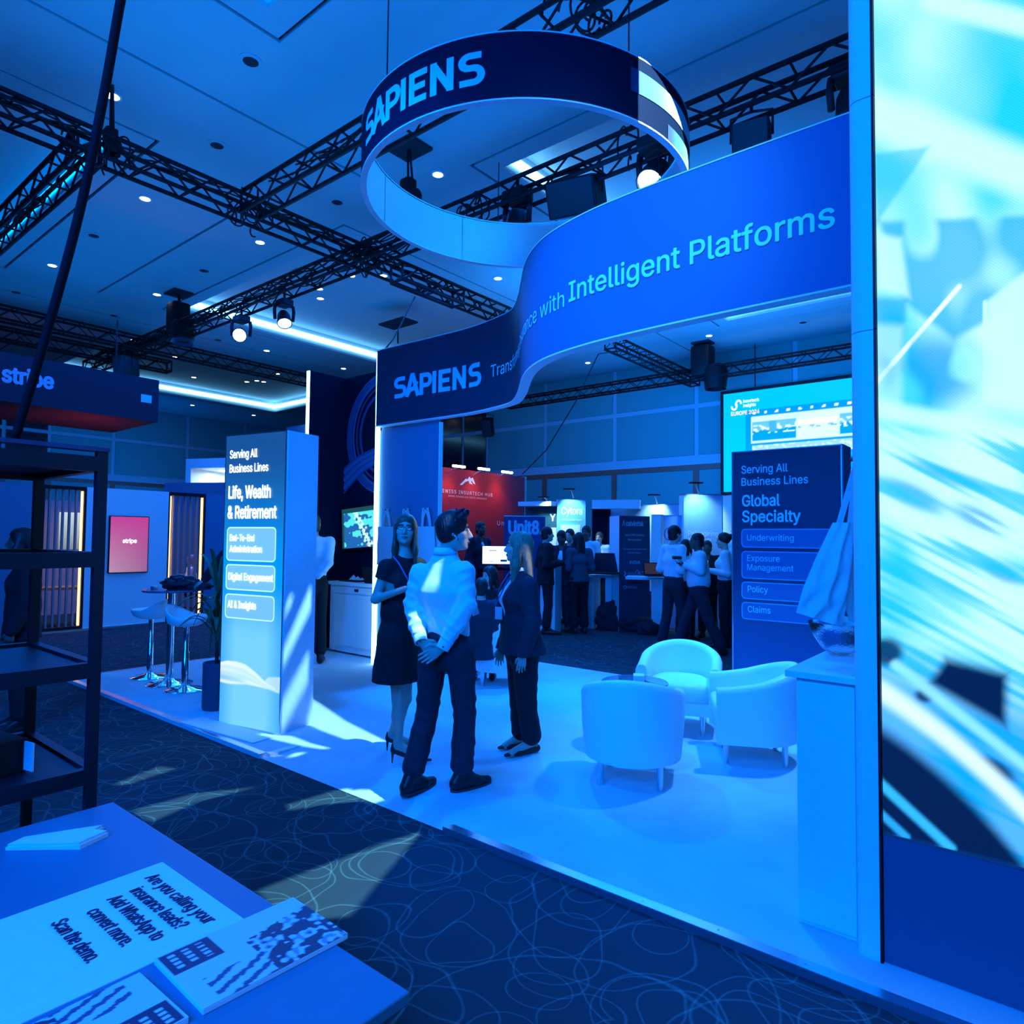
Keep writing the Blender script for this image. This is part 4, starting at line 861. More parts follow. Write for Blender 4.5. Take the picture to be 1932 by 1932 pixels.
# ------------------------------------------------------------------ bar table, stools, potted plant
def stool(label, p, rz):
    t = thing('bar_stool', label, 'bar stool', p, rz)
    P = []
    for i in range(25):
        a = 2 * PI * i / 24; row = []; back = max(0, -math.sin(a)) ** 1.4
        for r, z in ((.02, .70), (.12, .70), (.19, .735), (.215, .79 + .11 * back), (.205, .81 + .12 * back), (.18, .795 + .10 * back), (.13, .775), (.02, .77)): row.append((r * math.cos(a) * 1.05, r * math.sin(a), z))
        P.append(row)
    MB().grid(P).build('seat', WHITEFAB, t, True, world=False)
    MB().lathe([(0, .71), (.05, .705), (.028, .68), (.028, .42), (.036, .41), (.036, .06), (.06, .045), (.16, .03), (.205, .012), (.205, 0), (0, 0)], n=30).build('pedestal', CHROME, t, 40, world=False)
    pts = [(.0, .0, .30)] + [(.13 * math.sin(a), .10 - .13 * math.cos(a) * 1.0 + .03, .30) for a in [2 * PI * i / 20 for i in range(21)]]
    MB().tube(pts, .009, 8).build('foot_rest', CHROME, t, True, world=False); return t
stool('leftmost white bar stool on a chrome stem at the platform corner', (-8.33, 3.50, 0), 2.2)
stool('white bar stool with its low back turned, right of the high table', (-7.36, 3.46, 0), -.9)
stool('white bar stool half hidden behind the right-hand stool', (-7.72, 4.25, 0), 3.4)
bt = thing('bar_table', 'high round bar table on a chrome trumpet base between the stools', 'table', (-7.80, 3.49, 0))
MB().lathe([(0, 1.045), (.30, 1.045), (.305, 1.055), (.30, 1.066), (0, 1.066)], n=40).build('table_top', mat('glossy_dark_top', (.10, .13, .2), .15), bt, 40, world=False)
MB().lathe([(0, 1.044), (.12, 1.044), (.04, 1.03), (.04, .07), (.08, .045), (.20, .028), (.245, .012), (.245, 0), (0, 0)], n=36).build('pedestal', CHROME, bt, 40, world=False)
def blob(name, label, cat, p, size, m, seed, group=None, amp=.25, parent=None, rz=0):
    """soft crumpled heap: a squashed sphere with creases and a flat base"""
    bm = bmesh.new(); bmesh.ops.create_icosphere(bm, subdivisions=4, radius=1); r = np.random.RandomState(seed); ks = r.randn(9, 3) * 2.6; ph = r.rand(9) * 6.28
    for v in bm.verts:
        d = v.co.normalized(); s = 1 + amp * sum(abs(math.sin(float(k @ np.array(d[:])) + q)) - .6 for k, q in zip(ks, ph)) / 2.2
        v.co = Vector((d.x * s * size[0], d.y * s * size[1], max(0, (d.z * s * .62 + .38)) * size[2]))
    me = bpy.data.meshes.new(name); bm.to_mesh(me); bm.free(); o = finish(name, me, m, parent, True); o.location = p; o.rotation_euler = (0, 0, rz)
    if label: tag(o, label, cat, group)
    return o
LEATHER = mat('black_leather', (.02, .022, .03), .32, var=.2); DCLOTH = mat('dark_cloth', (.02, .024, .035), .85)
blob('leather_bag', 'crumpled black leather bag lying on the high bar table', 'bag', (-7.74, 3.55, 1.066), (.19, .12, .17), LEATHER, 4, rz=.8)
blob('folded_jacket', 'dark folded jacket hanging over the right of the bar table', 'jacket', (-7.58, 3.68, 1.066), (.16, .10, .09), DCLOTH, 9, rz=.7)
tag(MB().box((-7.97, 3.37, 1.085), (.05, .07, .035), rotm(0, 0, .6), .006).build('phone_charger', ALU), 'tiny pale gadget at the left edge of the bar table', 'gadget')
pp = thing('potted_palm', 'dark palm in a tall blue-grey round planter beside the bright totem', 'plant', (-6.37, 3.30, 0))
MB().lathe([(0, 0), (.115, 0), (.125, .02), (.125, .45), (.112, .45), (.108, .42), (0, .42)], n=30).build('planter', mat('planter_grey', (.06, .08, .12), .5), pp, 40, world=False)
MB().tube([(0, 0, .42), (-.02, .01, .75), (-.01, 0, 1.0)], [.02, .016, .01], 8).build('trunk', mat('bark', (.05, .04, .03), .9), pp, True, world=False)
for i in range(26):
    a = i * 2.399; z0 = .62 + .018 * i; r = (.30 + .16 * rnd.random()) * (.4 if math.cos(a) > .1 else 1); b = MB(); tip = (r * math.cos(a), r * math.sin(a), z0 + .30 - .34 * rnd.random() + (.38 if i > 20 else 0)); leaf(b, (-.01, 0, z0), tip, .055, .16, n=9); b.build('frond', LEAF, pp, True, world=False)
for a, r, zz in ((2.6, .34, .30), (3.6, .30, .42), (3.0, .22, .15)):
    b = MB(); leaf(b, (-.02, 0, .72), (r * math.cos(a), r * math.sin(a), zz + .3), .02, .25, n=9); b.build('frond', LEAF, pp, True, world=False)

# ------------------------------------------------------------------ neighbouring stand on the left, far side of the aisle
WX = -13.5
sw = thing('slatted_stand_wall', 'white stand wall with slatted openings edged in orange light, left background', 'wall unit', (WX, 5, FZ))
MB().bx(WX - .18, WX, 4.50, 5.93, FZ, 2.53).build('white_panel', WHITE, sw)
MB().bx(WX - .18, WX, 1.2, 3.83, FZ, 2.53).build('blue_panel', PANELBLUE, sw)
MB().bx(WX - .18, WX, 6.67, 10.2, FZ, 2.53).build('blue_panel', PANELBLUE, sw)
ORANGE = mat('orange_led', (.9, .6, .3), .4, emit=(1.0, .46, .14), strength=3.2); SLAT = mat('grey_slat', (.30, .27, .25), .5)
for y0, y1, both in ((3.83, 4.50, False), (5.93, 6.67, True)):
    MB().bx(WX - .18, WX, y0, y1, FZ, .05).bx(WX - .18, WX, y0, y1, 2.47, 2.53).bx(WX - .18, WX, y0, y0 + .03, .05, 2.47).bx(WX - .18, WX, y1 - .04, y1, .05, 2.47).build('opening_frame', BLACK, sw)
    for i in range(5): MB().bx(WX - .09, WX - .03, y0 + .10 + i * (y1 - y0 - .16) / 5, y0 + .13 + i * (y1 - y0 - .16) / 5, .05, 2.47).build('slat', SLAT, sw)
    for y in ([y1 - .065] + ([y0 + .045] if both else [])): MB().bx(WX - .06, WX - .01, y - .012, y + .012, .06, 2.45).build('light_line', ORANGE, sw)
MB().bx(WX - .02, WX + .03, 4.5, 5.93, FZ, .0).bx(WX - .02, WX + .03, 1.2, 4.5, FZ, .0).build('skirting', ALU, sw)
ps = thing('poster_screen', 'pink upright screen with a one-word white wordmark on the white stand wall', 'screen', (WX + .05, 5.22, 1.5))
MB().bx(WX, WX + .045, 4.87, 5.56, .97, 2.03).build('case', BLACK, ps)
painted('picture', ps, lambda u, v: Vector((WX + .05, 4.885 + .66 * u, .985 + 1.03 * v)), lambda U, V: np.array([.26, .10, .24]) * (1 - V)[:, None] + np.array([.42, .04, .25]) * V[:, None] + np.array([.12, .12, .10]) * ((1 - V) * (1 - U))[:, None], 10, 16, EMV)
write('stripe', ps, (WX + .054, 5.22, 1.53), (0, 1, 0), (0, 0, 1), .075, TLIT, .24, .02, 'c')
hb = thing('hanging_sign_box', 'long dark hanging sign box with a pale wordmark, red glow underneath, upper left', 'hanging sign', (-14.6, 3.5, 3.87))
MB().bx(-15.7, WX, .6, 5.68, 3.87, 4.69).build('sign_body', mat('sign_navy', (.012, .018, .04), .7), hb)
MB().box((WX + .006, 5.45, 4.29), (.012, .19, .15)).build('square_badge', SKYT, hb)
write('stripe', hb, (WX + .006, 3.19, 4.20), (0, 1, 0), (0, 0, 1), .26, mat('pale_wordmark', (.42, .50, .66), .6), .72, .03)
for y in (1.0, 5.3): MB().tube([(-14.6, y, 4.69), (-14.6, y, 6.0)], .012, 6).build('hanging_wire', BLACK, hb)
spot('under_sign_glow', (-14.3, 4.9, 2.62), (-14.6, 4.7, 3.9), 90, color=(1.0, .03, .10), size=120, blend=1, radius=.2)
area('warm_room', (-15.0, 5.2, 2.4), (-15.0, 5.2, 0), 16, 1.2, 3, color=(1.0, .55, .30))
WARM = mat('pale_wood', (.48, .26, .12), .5, var=.2)
def bench(label, p, rz, w=1.0):
    t = thing('wooden_table', label, 'table', p, rz)
    MB().box((0, 0, .70), (w, .5, .05), None, .006).build('table_top', WARM, t, world=False)
    l = MB().box((0, 0, .34), (.06, .06, .68)).build('leg', WARM, t, world=False); l.location = (w / 2 - .06, .18, 0)
    for x, y in ((-1, 1), (1, -1), (-1, -1)): part_copy(l, t, Matrix.Translation((x * (w / 2 - .06), y * .18, 0)))
bench('pale wooden table behind the left slatted opening', (-14.6, 4.5, FZ), 1.4, .9); bench('pale wooden table behind the right slatted opening', (-14.9, 6.9, FZ), 1.5, 1.1)
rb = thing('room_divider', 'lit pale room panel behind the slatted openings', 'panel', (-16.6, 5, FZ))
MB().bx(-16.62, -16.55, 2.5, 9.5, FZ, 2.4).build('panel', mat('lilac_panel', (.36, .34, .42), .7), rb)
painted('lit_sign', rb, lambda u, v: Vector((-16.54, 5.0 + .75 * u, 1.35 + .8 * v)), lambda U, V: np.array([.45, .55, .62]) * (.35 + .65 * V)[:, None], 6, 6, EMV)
cu = thing('lit_cubicle', 'blue booth box with a brightly lit white opening, far left beyond the totem', 'booth', (-16.8, 8.6, FZ))
p0 = atd(351, 866, 17.0); p1 = atd(440, 860, 16.6); ux = Vector((p1.x - p0.x, p1.y - p0.y, 0)); wid = ux.length * 2.2; ang = math.atan2(ux.y, ux.x); Rz = rotm(0, 0, ang); zt = p0.z
def cb_(a0, a1, d0, d1, z0, z1): b = MB(); c = Rz @ Vector(((a0 + a1) / 2, (d0 + d1) / 2, 0)); b.box((p0.x + c.x, p0.y + c.y, (z0 + z1) / 2), (a1 - a0, d1 - d0, z1 - z0), Rz); return b
cb_(0, .16, 0, 1.6, FZ, zt).build('side_wall', WHITE, cu); cb_(.16, wid, 0, 1.6, zt - .24, zt).build('roof', WHITE, cu); cb_(.16, wid, 1.5, 1.6, FZ, zt - .24).build('rear_wall', WHITE, cu)
for i in range(3): cb_(.5 + i * .5, .6 + i * .5, .6, .7, zt - .26, zt - .24).build('spot_lamp', mat('spot_lamp_glow', (.9, .9, .9), .4, emit=(.8, .95, 1), strength=12), cu)
q = p0 + Rz @ Vector((.9, .8, 0)); area('cubicle_light', (q.x, q.y, zt - .3), (q.x, q.y, 0), 42, 1.2, .8, color=(.55, .85, 1.0))
bb = thing('blue_fascia', 'mid blue fascia box in front of the lit cubicle', 'panel', (-15.6, 7.4, FZ))
p0 = atd(338, 914, 16.3); p1 = atd(430, 909, 16.0)
MB().box(((p0.x + p1.x) / 2, (p0.y + p1.y) / 2, p0.z / 2), ((p1 - p0).length * 1.3, .5, p0.z - FZ), rotm(0, 0, math.atan2(p1.y - p0.y, p1.x - p0.x))).build('fascia', PANELBLUE, bb)

# ------------------------------------------------------------------ far stands seen under the banner
rw = thing('red_stand_wall', 'tall red stand wall with a white mountain logo and three lamps on its top edge', 'wall unit', (-11.5, 13, FZ))
MB().bx(-11.6, -11.5, 9.6, 14.70, FZ, 3.40).build('red_panel', RED, rw); MB().bx(-11.62, -11.49, 14.70, 14.78, FZ, 3.42).build('edge_profile', ALU, rw)
MTN = mat('pale_logo', (.72, .72, .76), .6)
def onx(x, y): p = atx(x, y, -11.494); return p
b = MB()
for tri in (((867, 915), (879, 903), (883, 905), (872, 915)), ((879, 909), (886, 899), (890, 906), (887, 914), (884, 907)), ((888, 903), (892, 901), (897, 914), (893, 912)), ((884, 910), (889, 909), (892, 915))): k = len(b.v); b.v += [tuple(onx(*q)) for q in tri]; b.f.append(tuple(range(k, k + len(tri))))
b.build('mountain_logo', MTN, rw)
def wl(s, x0, x1, y, cap, bold=0): a, c = onx(x0, y), onx(x1, y + (x1 - x0) * .07); write(s, rw, (a.x, a.y, a.z), (0, 1, 0), (0, 0, 1), cap, MTN, (c - a).length, bold, off=.002, space=1.25)
wl('SWISS INSURTECH HUB', 834, 929, 929, .085); wl('WHERE TECHNOLOGY MEETS INSURANCE', 846, 918, 937, .04); wl('Unit8', 938, 966, 991, .12); wl('nd', 822, 832, 962, .11)
WLED = mat('warm_lamp_bar', (.9, .9, .9), .4, emit=(1, .82, .66), strength=16)
for x, y in ((866, 880), (913, 885), (957, 891)):
    p = atx(x, y, -11.1); l = thing('arm_lamp', 'bar lamp on the red wall top, %s' % {866: 'leftmost', 913: 'middle', 957: 'rightmost'}[x], 'lamp', p)
    MB().box((0, 0, 0), (.07, .40, .05), None, .01).build('lamp_bar', WLED, l, world=False); MB().tube([(0, 0, 0), (-.25, 0, -.08), (-.44, 0, -.16)], .014, 6).build('arm', ALU, l, world=False)
    spot('arm_lamp_light', (p.x, p.y, p.z - .04), (p.x - .4, p.y, p.z - 1.2), 26, color=(1.0, .50, .30), size=100, blend=1, radius=.1)
def stand_panel(name, label, x0, x1, ytop, d0, d1, th, m, side=None, z0=FZ, cat='panel'):
    """upright panel whose front runs between two measured corners"""
    a, c = atd(x0, ytop, d0), atd(x1, ytop, d1); u = Vector((c.x - a.x, c.y - a.y, 0)); w = u.length; ang = math.atan2(u.y, u.x); h = a.z - z0
    t = thing(name, label, cat, (a.x, a.y, z0), ang); t['w'] = w; t['h'] = h
    MB().box((w / 2, .004, h / 2), (w, .008, h)).build('front_panel', m, t, world=False)
    MB().box((w / 2, .008 + th / 2, h / 2), (w, th, h)).build('carcass', side or m, t, world=False)
    MB().box((w / 2, th / 2, h + .006), (w + .01, th + .01, .012)).build('top_cap', ALU, t, world=False)
    return t
def pw(t, s, u, v, cap, m, width=None, bold=0, align='l'): q = write(s, None, (u, -.002, v), (1, 0, 0), (0, 0, 1), cap, m, width, bold, align, off=.002); q.parent = t; return q
u8 = stand_panel('sign_panel', 'dark navy sign panel reading Unit8 behind the woman in the blazer', 951, 1029, 974, 12.9, 12.9, .3, NAVY, WHITE)
CYL = mat('pale_cyan_lettering', (.62, .80, .9), .5); w, h = u8['w'], u8['h']; pw(u8, 'Unit8.', w * .12, h - .335, .245, CYL, w * .80, .03)
cyt = stand_panel('sign_panel', 'bright blue sign panel reading Cytora with a white card on it', 1052, 1105, 943, 15.0, 15.0, .35, mat('cyan_panel', (.16, .48, .70), .5), WHITE)
w, h = cyt['w'], cyt['h']; LT = mat('bright_lettering', (.9, .9, .9), .5); pw(cyt, 'Cytora', w * .14, h - .33, .17, LT, w * .74, .012); pw(cyt, 'All transaction types', w * .16, h - .47, .05, LT, w * .7, .01)
q = MB().box((w * .46, -.006, h - .78), (w * .7, .008, .44)).build('white_card', WHITE, cyt, world=False); pw(cyt, 'business', w * .42, h - .80, .04, SKYT, w * .3).location.y = -.012
b = MB(); b.add([(w * .2, -.013, h - .70), (w * .30, -.013, h - .78), (w * .2, -.013, h - .86), (w * .24, -.013, h - .78)], [(0, 1, 2, 3)]); b.build('blue_mark', SKYT, cyt, world=False)
yy = stand_panel('sign_panel', 'dark sign panel with a white letter mark left of the bright Cytora panel', 991, 1052, 957, 15.6, 15.2, .2, mat('dark_teal_panel', (.03, .10, .13), .5), NAVYD); pw(yy, 'Y', yy['w'] * .78, yy['h'] - .32, .15, LT, None, .03)
MB().box((yy['w'] / 2, -.15, yy['h'] + .06), (yy['w'], .4, .1)).build('fascia', WHITE, yy, world=False); MB().box((yy['w'] * .86, -.02, yy['h'] - .75), (.2, .02, .55)).build('white_card', WHITE, yy, world=False)
bk = stand_panel('stand_back_panel', 'dark recessed back panel beside the bright Cytora panel', 1119, 1152, 960, 15.4, 15.4, .2, NAVYD)
fa = stand_panel('stand_back_panel', 'pale blue back panel lit from above, left of the Reimagining panel', 1152, 1294, 955, 15.6, 14.4, .1, mat('pale_blue_panel', (.40, .55, .66), .6), WHITE)
a, c = atd(1119, 948, 15.3), atd(1208, 954, 15.0); bm_ = thing('fascia_beam', 'white fascia beam over the stand right of the Cytora panel', 'beam', (a.x, a.y, a.z - .1), math.atan2(c.y - a.y, c.x - a.x)); MB().box(((c - a).length / 2, 0, .05), ((c - a).length, .3, .20)).build('beam', WHITE, bm_, world=False)
cv = thing('calvin_sign', '', 'panel'); bpy.data.objects.remove(cv)
a, c = atz(1168, 1191, FZ), atz(1226, 1186, FZ); u = Vector((c.x - a.x, c.y - a.y, 0)); ang = .95
cv = thing('sign_panel', 'free-standing dark sign panel with calvinrisk lettering and a pale narrow side', 'panel', (a.x, a.y, FZ), ang); w, h, dp = .63, 2.17, .45
MB().box((w / 2, .006, h / 2), (w, .012, h)).build('front_panel', mat('calvin_dark', (.03, .045, .085), .5), cv, world=False); MB().box((w / 2, dp / 2 + .012, h / 2), (w, dp, h)).build('carcass', WHITE, cv, world=False)
G1 = mat('grey_lettering', (.42, .50, .62), .6)
for s, v, cap, wd, bo in (('calvinrisk', 1.98, .095, .36, .012), ('Deploy AI With Confidence.', 1.79, .04, .40, 0), ('Not Assumptions.', 1.70, .04, .28, 0), ('The AI assurance platform trusted by leading', 1.53, .025, .5, 0), ('financial institutions.', 1.46, .025, .28, 0), ('AVIVA', 1.26, .06, .22, .01), ('swiss', 1.06, .05, .14, 0), ('HITS', 1.06, .06, .16, 0), ('VERITAS', .80, .045, .22, 0)):
    pw(cv, s, {'swiss': .24, 'HITS': .46, 'VERITAS': .25}.get(s, w * .5), v, cap, G1, wd, bo, 'c')
b = MB(); stroke(b, arc(.37, 1.09, .035, .055, 0, 360, 16), .008, lambda a_, c_: Vector((a_, -.004, c_))); stroke(b, [(.10, 1.12), (.13, 1.08), (.10, 1.05), (.13, 1.01)], .015, lambda a_, c_: Vector((a_, -.004, c_))); stroke(b, arc(.115, .82, .03, .03, 0, 360, 14), .008, lambda a_, c_: Vector((a_, -.004, c_))); stroke(b, [(.065, 1.98), (.088, 2.08), (.112, 1.98)], .012, lambda a_, c_: Vector((a_, -.004, c_))); b.build('logo_mark', G1, cv, world=False)
re = stand_panel('sign_panel', 'bright blue sign panel reading Reimagining with a lamp above', 1290, 1362, 933, 13.0, 13.0, .35, mat('sky_panel', (.20, .40, .66), .5), WHITE); w, h = re['w'], re['h']
PL = mat('pale_text', (.62, .82, .92), .5); pw(re, 'Reimagining', w * .12, h - .80, .095, PL, w * .78, .004); pw(re, 'the journey', w * .12, h - .92, .095, PL, w * .6, .004); pw(re, 'of payment', w * .12, h - 1.04, .095, PL, w * .63, .004)
lg = stand_panel('sign_panel', 'plain mid blue panel with a thin round logo, left of the Reimagining panel', 1247, 1291, 973, 13.3, 13.1, .1, mat('mid_sky_panel', (.20, .40, .68), .5)); b = MB(); stroke(b, arc(lg['w'] * .35, lg['h'] - .36, .085, .12, 60, 330, 20), .014, lambda a_, c_: Vector((a_, -.004, c_))); b.build('round_logo', NAVY, lg, world=False); pw(lg, 'id', lg['w'] * .72, lg['h'] - .42, .13, NAVY)
cr = stand_panel('stand_post', 'narrow pale post between the calvinrisk sign and the blue logo panel', 1229, 1247, 972, 12.9, 12.8, .15, WHITE); rp2 = stand_panel('stand_post', 'pale post at the right end of the Reimagining panel', 1364, 1380, 936, 12.8, 12.6, .2, WHITE)
def arm_lamp(x, y, d, label, tgt):
    p = atd(x, y, d); t = thing('arm_lamp', label, 'lamp', p)
    MB().tube([(0, 0, -.02), (-.10 * _R.x - .3 * _F.x * .3, -.10 * _R.y, .13)], .012, 6).build('arm', ALU, t, world=False)
    hd = Vector((-.13 * _R.x - .28 * _F.x, -.13 * _R.y - .28 * _F.y, .16)); MB().tube([(-.10 * _R.x - .09 * _F.x, -.10 * _R.y, .13), hd], .010, 6).build('arm', ALU, t, world=False)
    MB().box(hd, (.26, .10, .03), rotm(0, 0, YAW), .006).build('lamp_head', BLACK, t, world=False)
    g_ = p + hd; spot('arm_lamp_light', (g_.x, g_.y, g_.z - .03), atd(x, tgt, d), 85, color=(.40, .85, 1.0), size=95, blend=.9, radius=.05)
arm_lamp(1082, 938, 15.0, 'arm lamp above the Cytora panel', 985); arm_lamp(1318, 929, 13.0, 'arm lamp above the Reimagining panel', 980); arm_lamp(1240, 949, 14.9, 'arm lamp above the pale blue back panel', 975); arm_lamp(1035, 953, 15.0, 'arm lamp above the dark panel with the letter mark', 980)
def desk_px(label, x0, x1, y, d0, d1, h, legs=True):
    a, c = atd(x0, y, d0), atd(x1, y, d1); u = Vector((c.x - a.x, c.y - a.y, 0)); w = u.length; t = thing('counter_desk', label, 'desk', (a.x, a.y, FZ), math.atan2(u.y, u.x)); h = a.z - FZ
    MB().box((w / 2, .25, h - .025), (w, .5, .05), None, .004).build('worktop', WHITE, t, world=False)
    for x in ((.06, w - .06) if legs else (w - .1,)): MB().box((x, .25, (h - .05) / 2), (.12, .40, h - .05)).build('support', WHITE, t, world=False)
    return t
desk_px('white desk right of the calvinrisk sign carrying a dark laptop', 1180, 1262, 1088, 12.1, 11.9, 1.0, False); desk_px('white desk left of the calvinrisk sign', 1108, 1152, 1084, 12.9, 12.7, 1.0); desk_px('small high table behind the woman in the blazer', 1018, 1046, 1064, 12.15, 12.05, 1.0)
p = atd(1232, 1088, 11.75); laptop('dark laptop on the white desk right of the calvinrisk sign', p + Vector((0, .1, 0)), .75, 1.05, mat('terminal_screen', (.02, .02, .02), .3, emit=(.05, .035, .03), strength=.5)); p = atd(1132, 1083, 12.5); laptop('large dark open screen on the desk left of the calvinrisk sign', p + Vector((0, .12, .0)), .2, 1.7)
mo = thing('monitor', 'bright white desktop monitor in front of the red wall', 'monitor', atd(936, 1070, 12.2), .62)
MB().box((0, 0, .22), (.52, .03, .34), None, .005).build('case', BLACK, mo, world=False); MB().box((0, -.018, .22), (.50, .004, .32)).build('display', mat('white_display', (.9, .9, .9), .4, emit=(.85, 1.0, .98), strength=1.15, var=0), mo, world=False); MB().box((0, 0, .03), (.06, .03, .08)).box((0, 0, .006), (.22, .16, .012)).build('stand', BLACK, mo, world=False)
b = MB(); b.box((-.06, -.022, .30), (.14, .002, .012)).box((.14, -.022, .12), (.12, .002, .04)).box((-.08, -.022, .10), (.06, .002, .008)); b.build('page_text', mat('teal_ui', (.1, .4, .45), .5), mo, world=False)
de = desk_px('dark counter below the bright monitor', 900, 985, 1070, 12.4, 12.2, 1.0)
for ch in de.children: ch.data.materials[0] = NAVYD
for x, y, d, sz, l, s in ((1147, 1188, 12.5, (.22, .2, .52), 'black backpack leaning on the pale side of the calvinrisk sign', 2), (1196, 1190, 11.9, (.34, .22, .30), 'dark rucksack on the floor under the desk with the laptop', 5), (1232, 1178, 11.7, (.42, .30, .62), 'large black coat heap piled under the desk with the laptop', 7), (1222, 1196, 11.4, (.2, .2, .22), 'small dark bag at the front of the heap under the desk', 12)):
    p = atz(x, y, FZ); blob('bag', l, 'bag', p, sz, DCLOTH, s, rz=.7)
# projection screen on the far wall
pj = thing('projection_screen', 'large glowing projection screen with an event logo and picture strip, behind the dark totem', 'screen', (-5, 17.9, 3))
PX0, PX1, PZ0, PZ1, PY = -7.05, -2.6, 3.02, 5.72, 17.9
MB().bx(PX0 - .09, PX1 + .09, PY, PY + .1, PZ0 - .09, PZ1 + .09).build('frame', BLACK, pj)
def pcol(U, V):
    c = np.ones((len(U), 3)) * np.array([.0, .50, 1.0]); x = U * (PX1 - PX0); z = V * (PZ1 - PZ0)
    def rect(x0, x1, z0, z1, col): m_ = (x > x0) & (x < x1) & (z > z0) & (z < z1); c[m_] = col; return m_
    rect(.62, 4.4, .0, 2.18, (.0, .28, .92)); rect(.75, 4.4, 1.28, 1.98, (.55, .85, 1.0)); n_ = noise2(U, V, 16, 3)
    for a in (.80, 2.95):
        m_ = rect(a, a + 1.12, 1.33, 1.85, (.12, .50, .85)); q = m_ & (z < 1.62 + .05 * n_); c[q] = (.0, .30, .72); q = m_ & (n_ > .12) & (z > 1.5) & (z < 1.75); c[q] = (.75, .92, 1.0); q = m_ & (x > a + .42) & (x < a + .6) & (z > 1.55); c[q] = (.05, .4, .8)
    m_ = rect(1.98, 2.9, 1.30, 1.92, (.62, .84, .98)); q = m_ & (np.hypot((((x - 2.0) % .15) - .075) / .09, (z - 1.72) / .07) < 1); c[q] = (.95, 1, 1); q = m_ & (z < 1.62) & (z > 1.58) & (n_ > 0); c[q] = (.1, .4, .8)
    rect(.78, 4.4, .95, 1.22, (.30, .62, .95)); m_ = (x > .78) & (z > .2) & (z < 1.22) & (n_ > .18); c[m_] = (.6, .82, 1)
    for i in range(12): q = np.hypot(x - .85 - i * .29, z - 2.08) < .04; c[q] = (.95, 1, 1)
    return c * 1.0
painted('picture', pj, lambda u, v: Vector((PX0 + (PX1 - PX0) * u, PY - .006, PZ0 + (PZ1 - PZ0) * v)), pcol, 150, 90, EMV)
write('insurtech', pj, (PX0 + .55, PY - .012, PZ1 - .30), (1, 0, 0), (0, 0, 1), .085, TLIT, .42, .012); write('insights', pj, (PX0 + .55, PY - .012, PZ1 - .42), (1, 0, 0), (0, 0, 1), .085, TLIT, .34, .012)
write('EUROPE 2026', pj, (PX0 + .22, PY - .012, PZ1 - .62), (1, 0, 0), (0, 0, 1), .10, mat('pink_lettering', (.9, .6, .8), .5, emit=(.95, .55, .85), strength=1.0, var=0), .76, .02)
b = MB(); stroke(b, arc(.30, -.36, .07, .10, 180, 380, 10), .05, lambda a_, c_: Vector((PX0 + a_, PY - .012, PZ1 + c_))); stroke(b, arc(.42, -.32, .07, .10, 200, 0, 10), .05, lambda a_, c_: Vector((PX0 + a_, PY - .013, PZ1 + c_))); b.build('event_logo', TLIT, pj)
for x in (-6.2, -3.0): MB().tube([(x, PY + .05, PZ1 + .08), (x, PY + .05, 7.0)], .015, 6).build('hanging_rod', BLACK, pj)
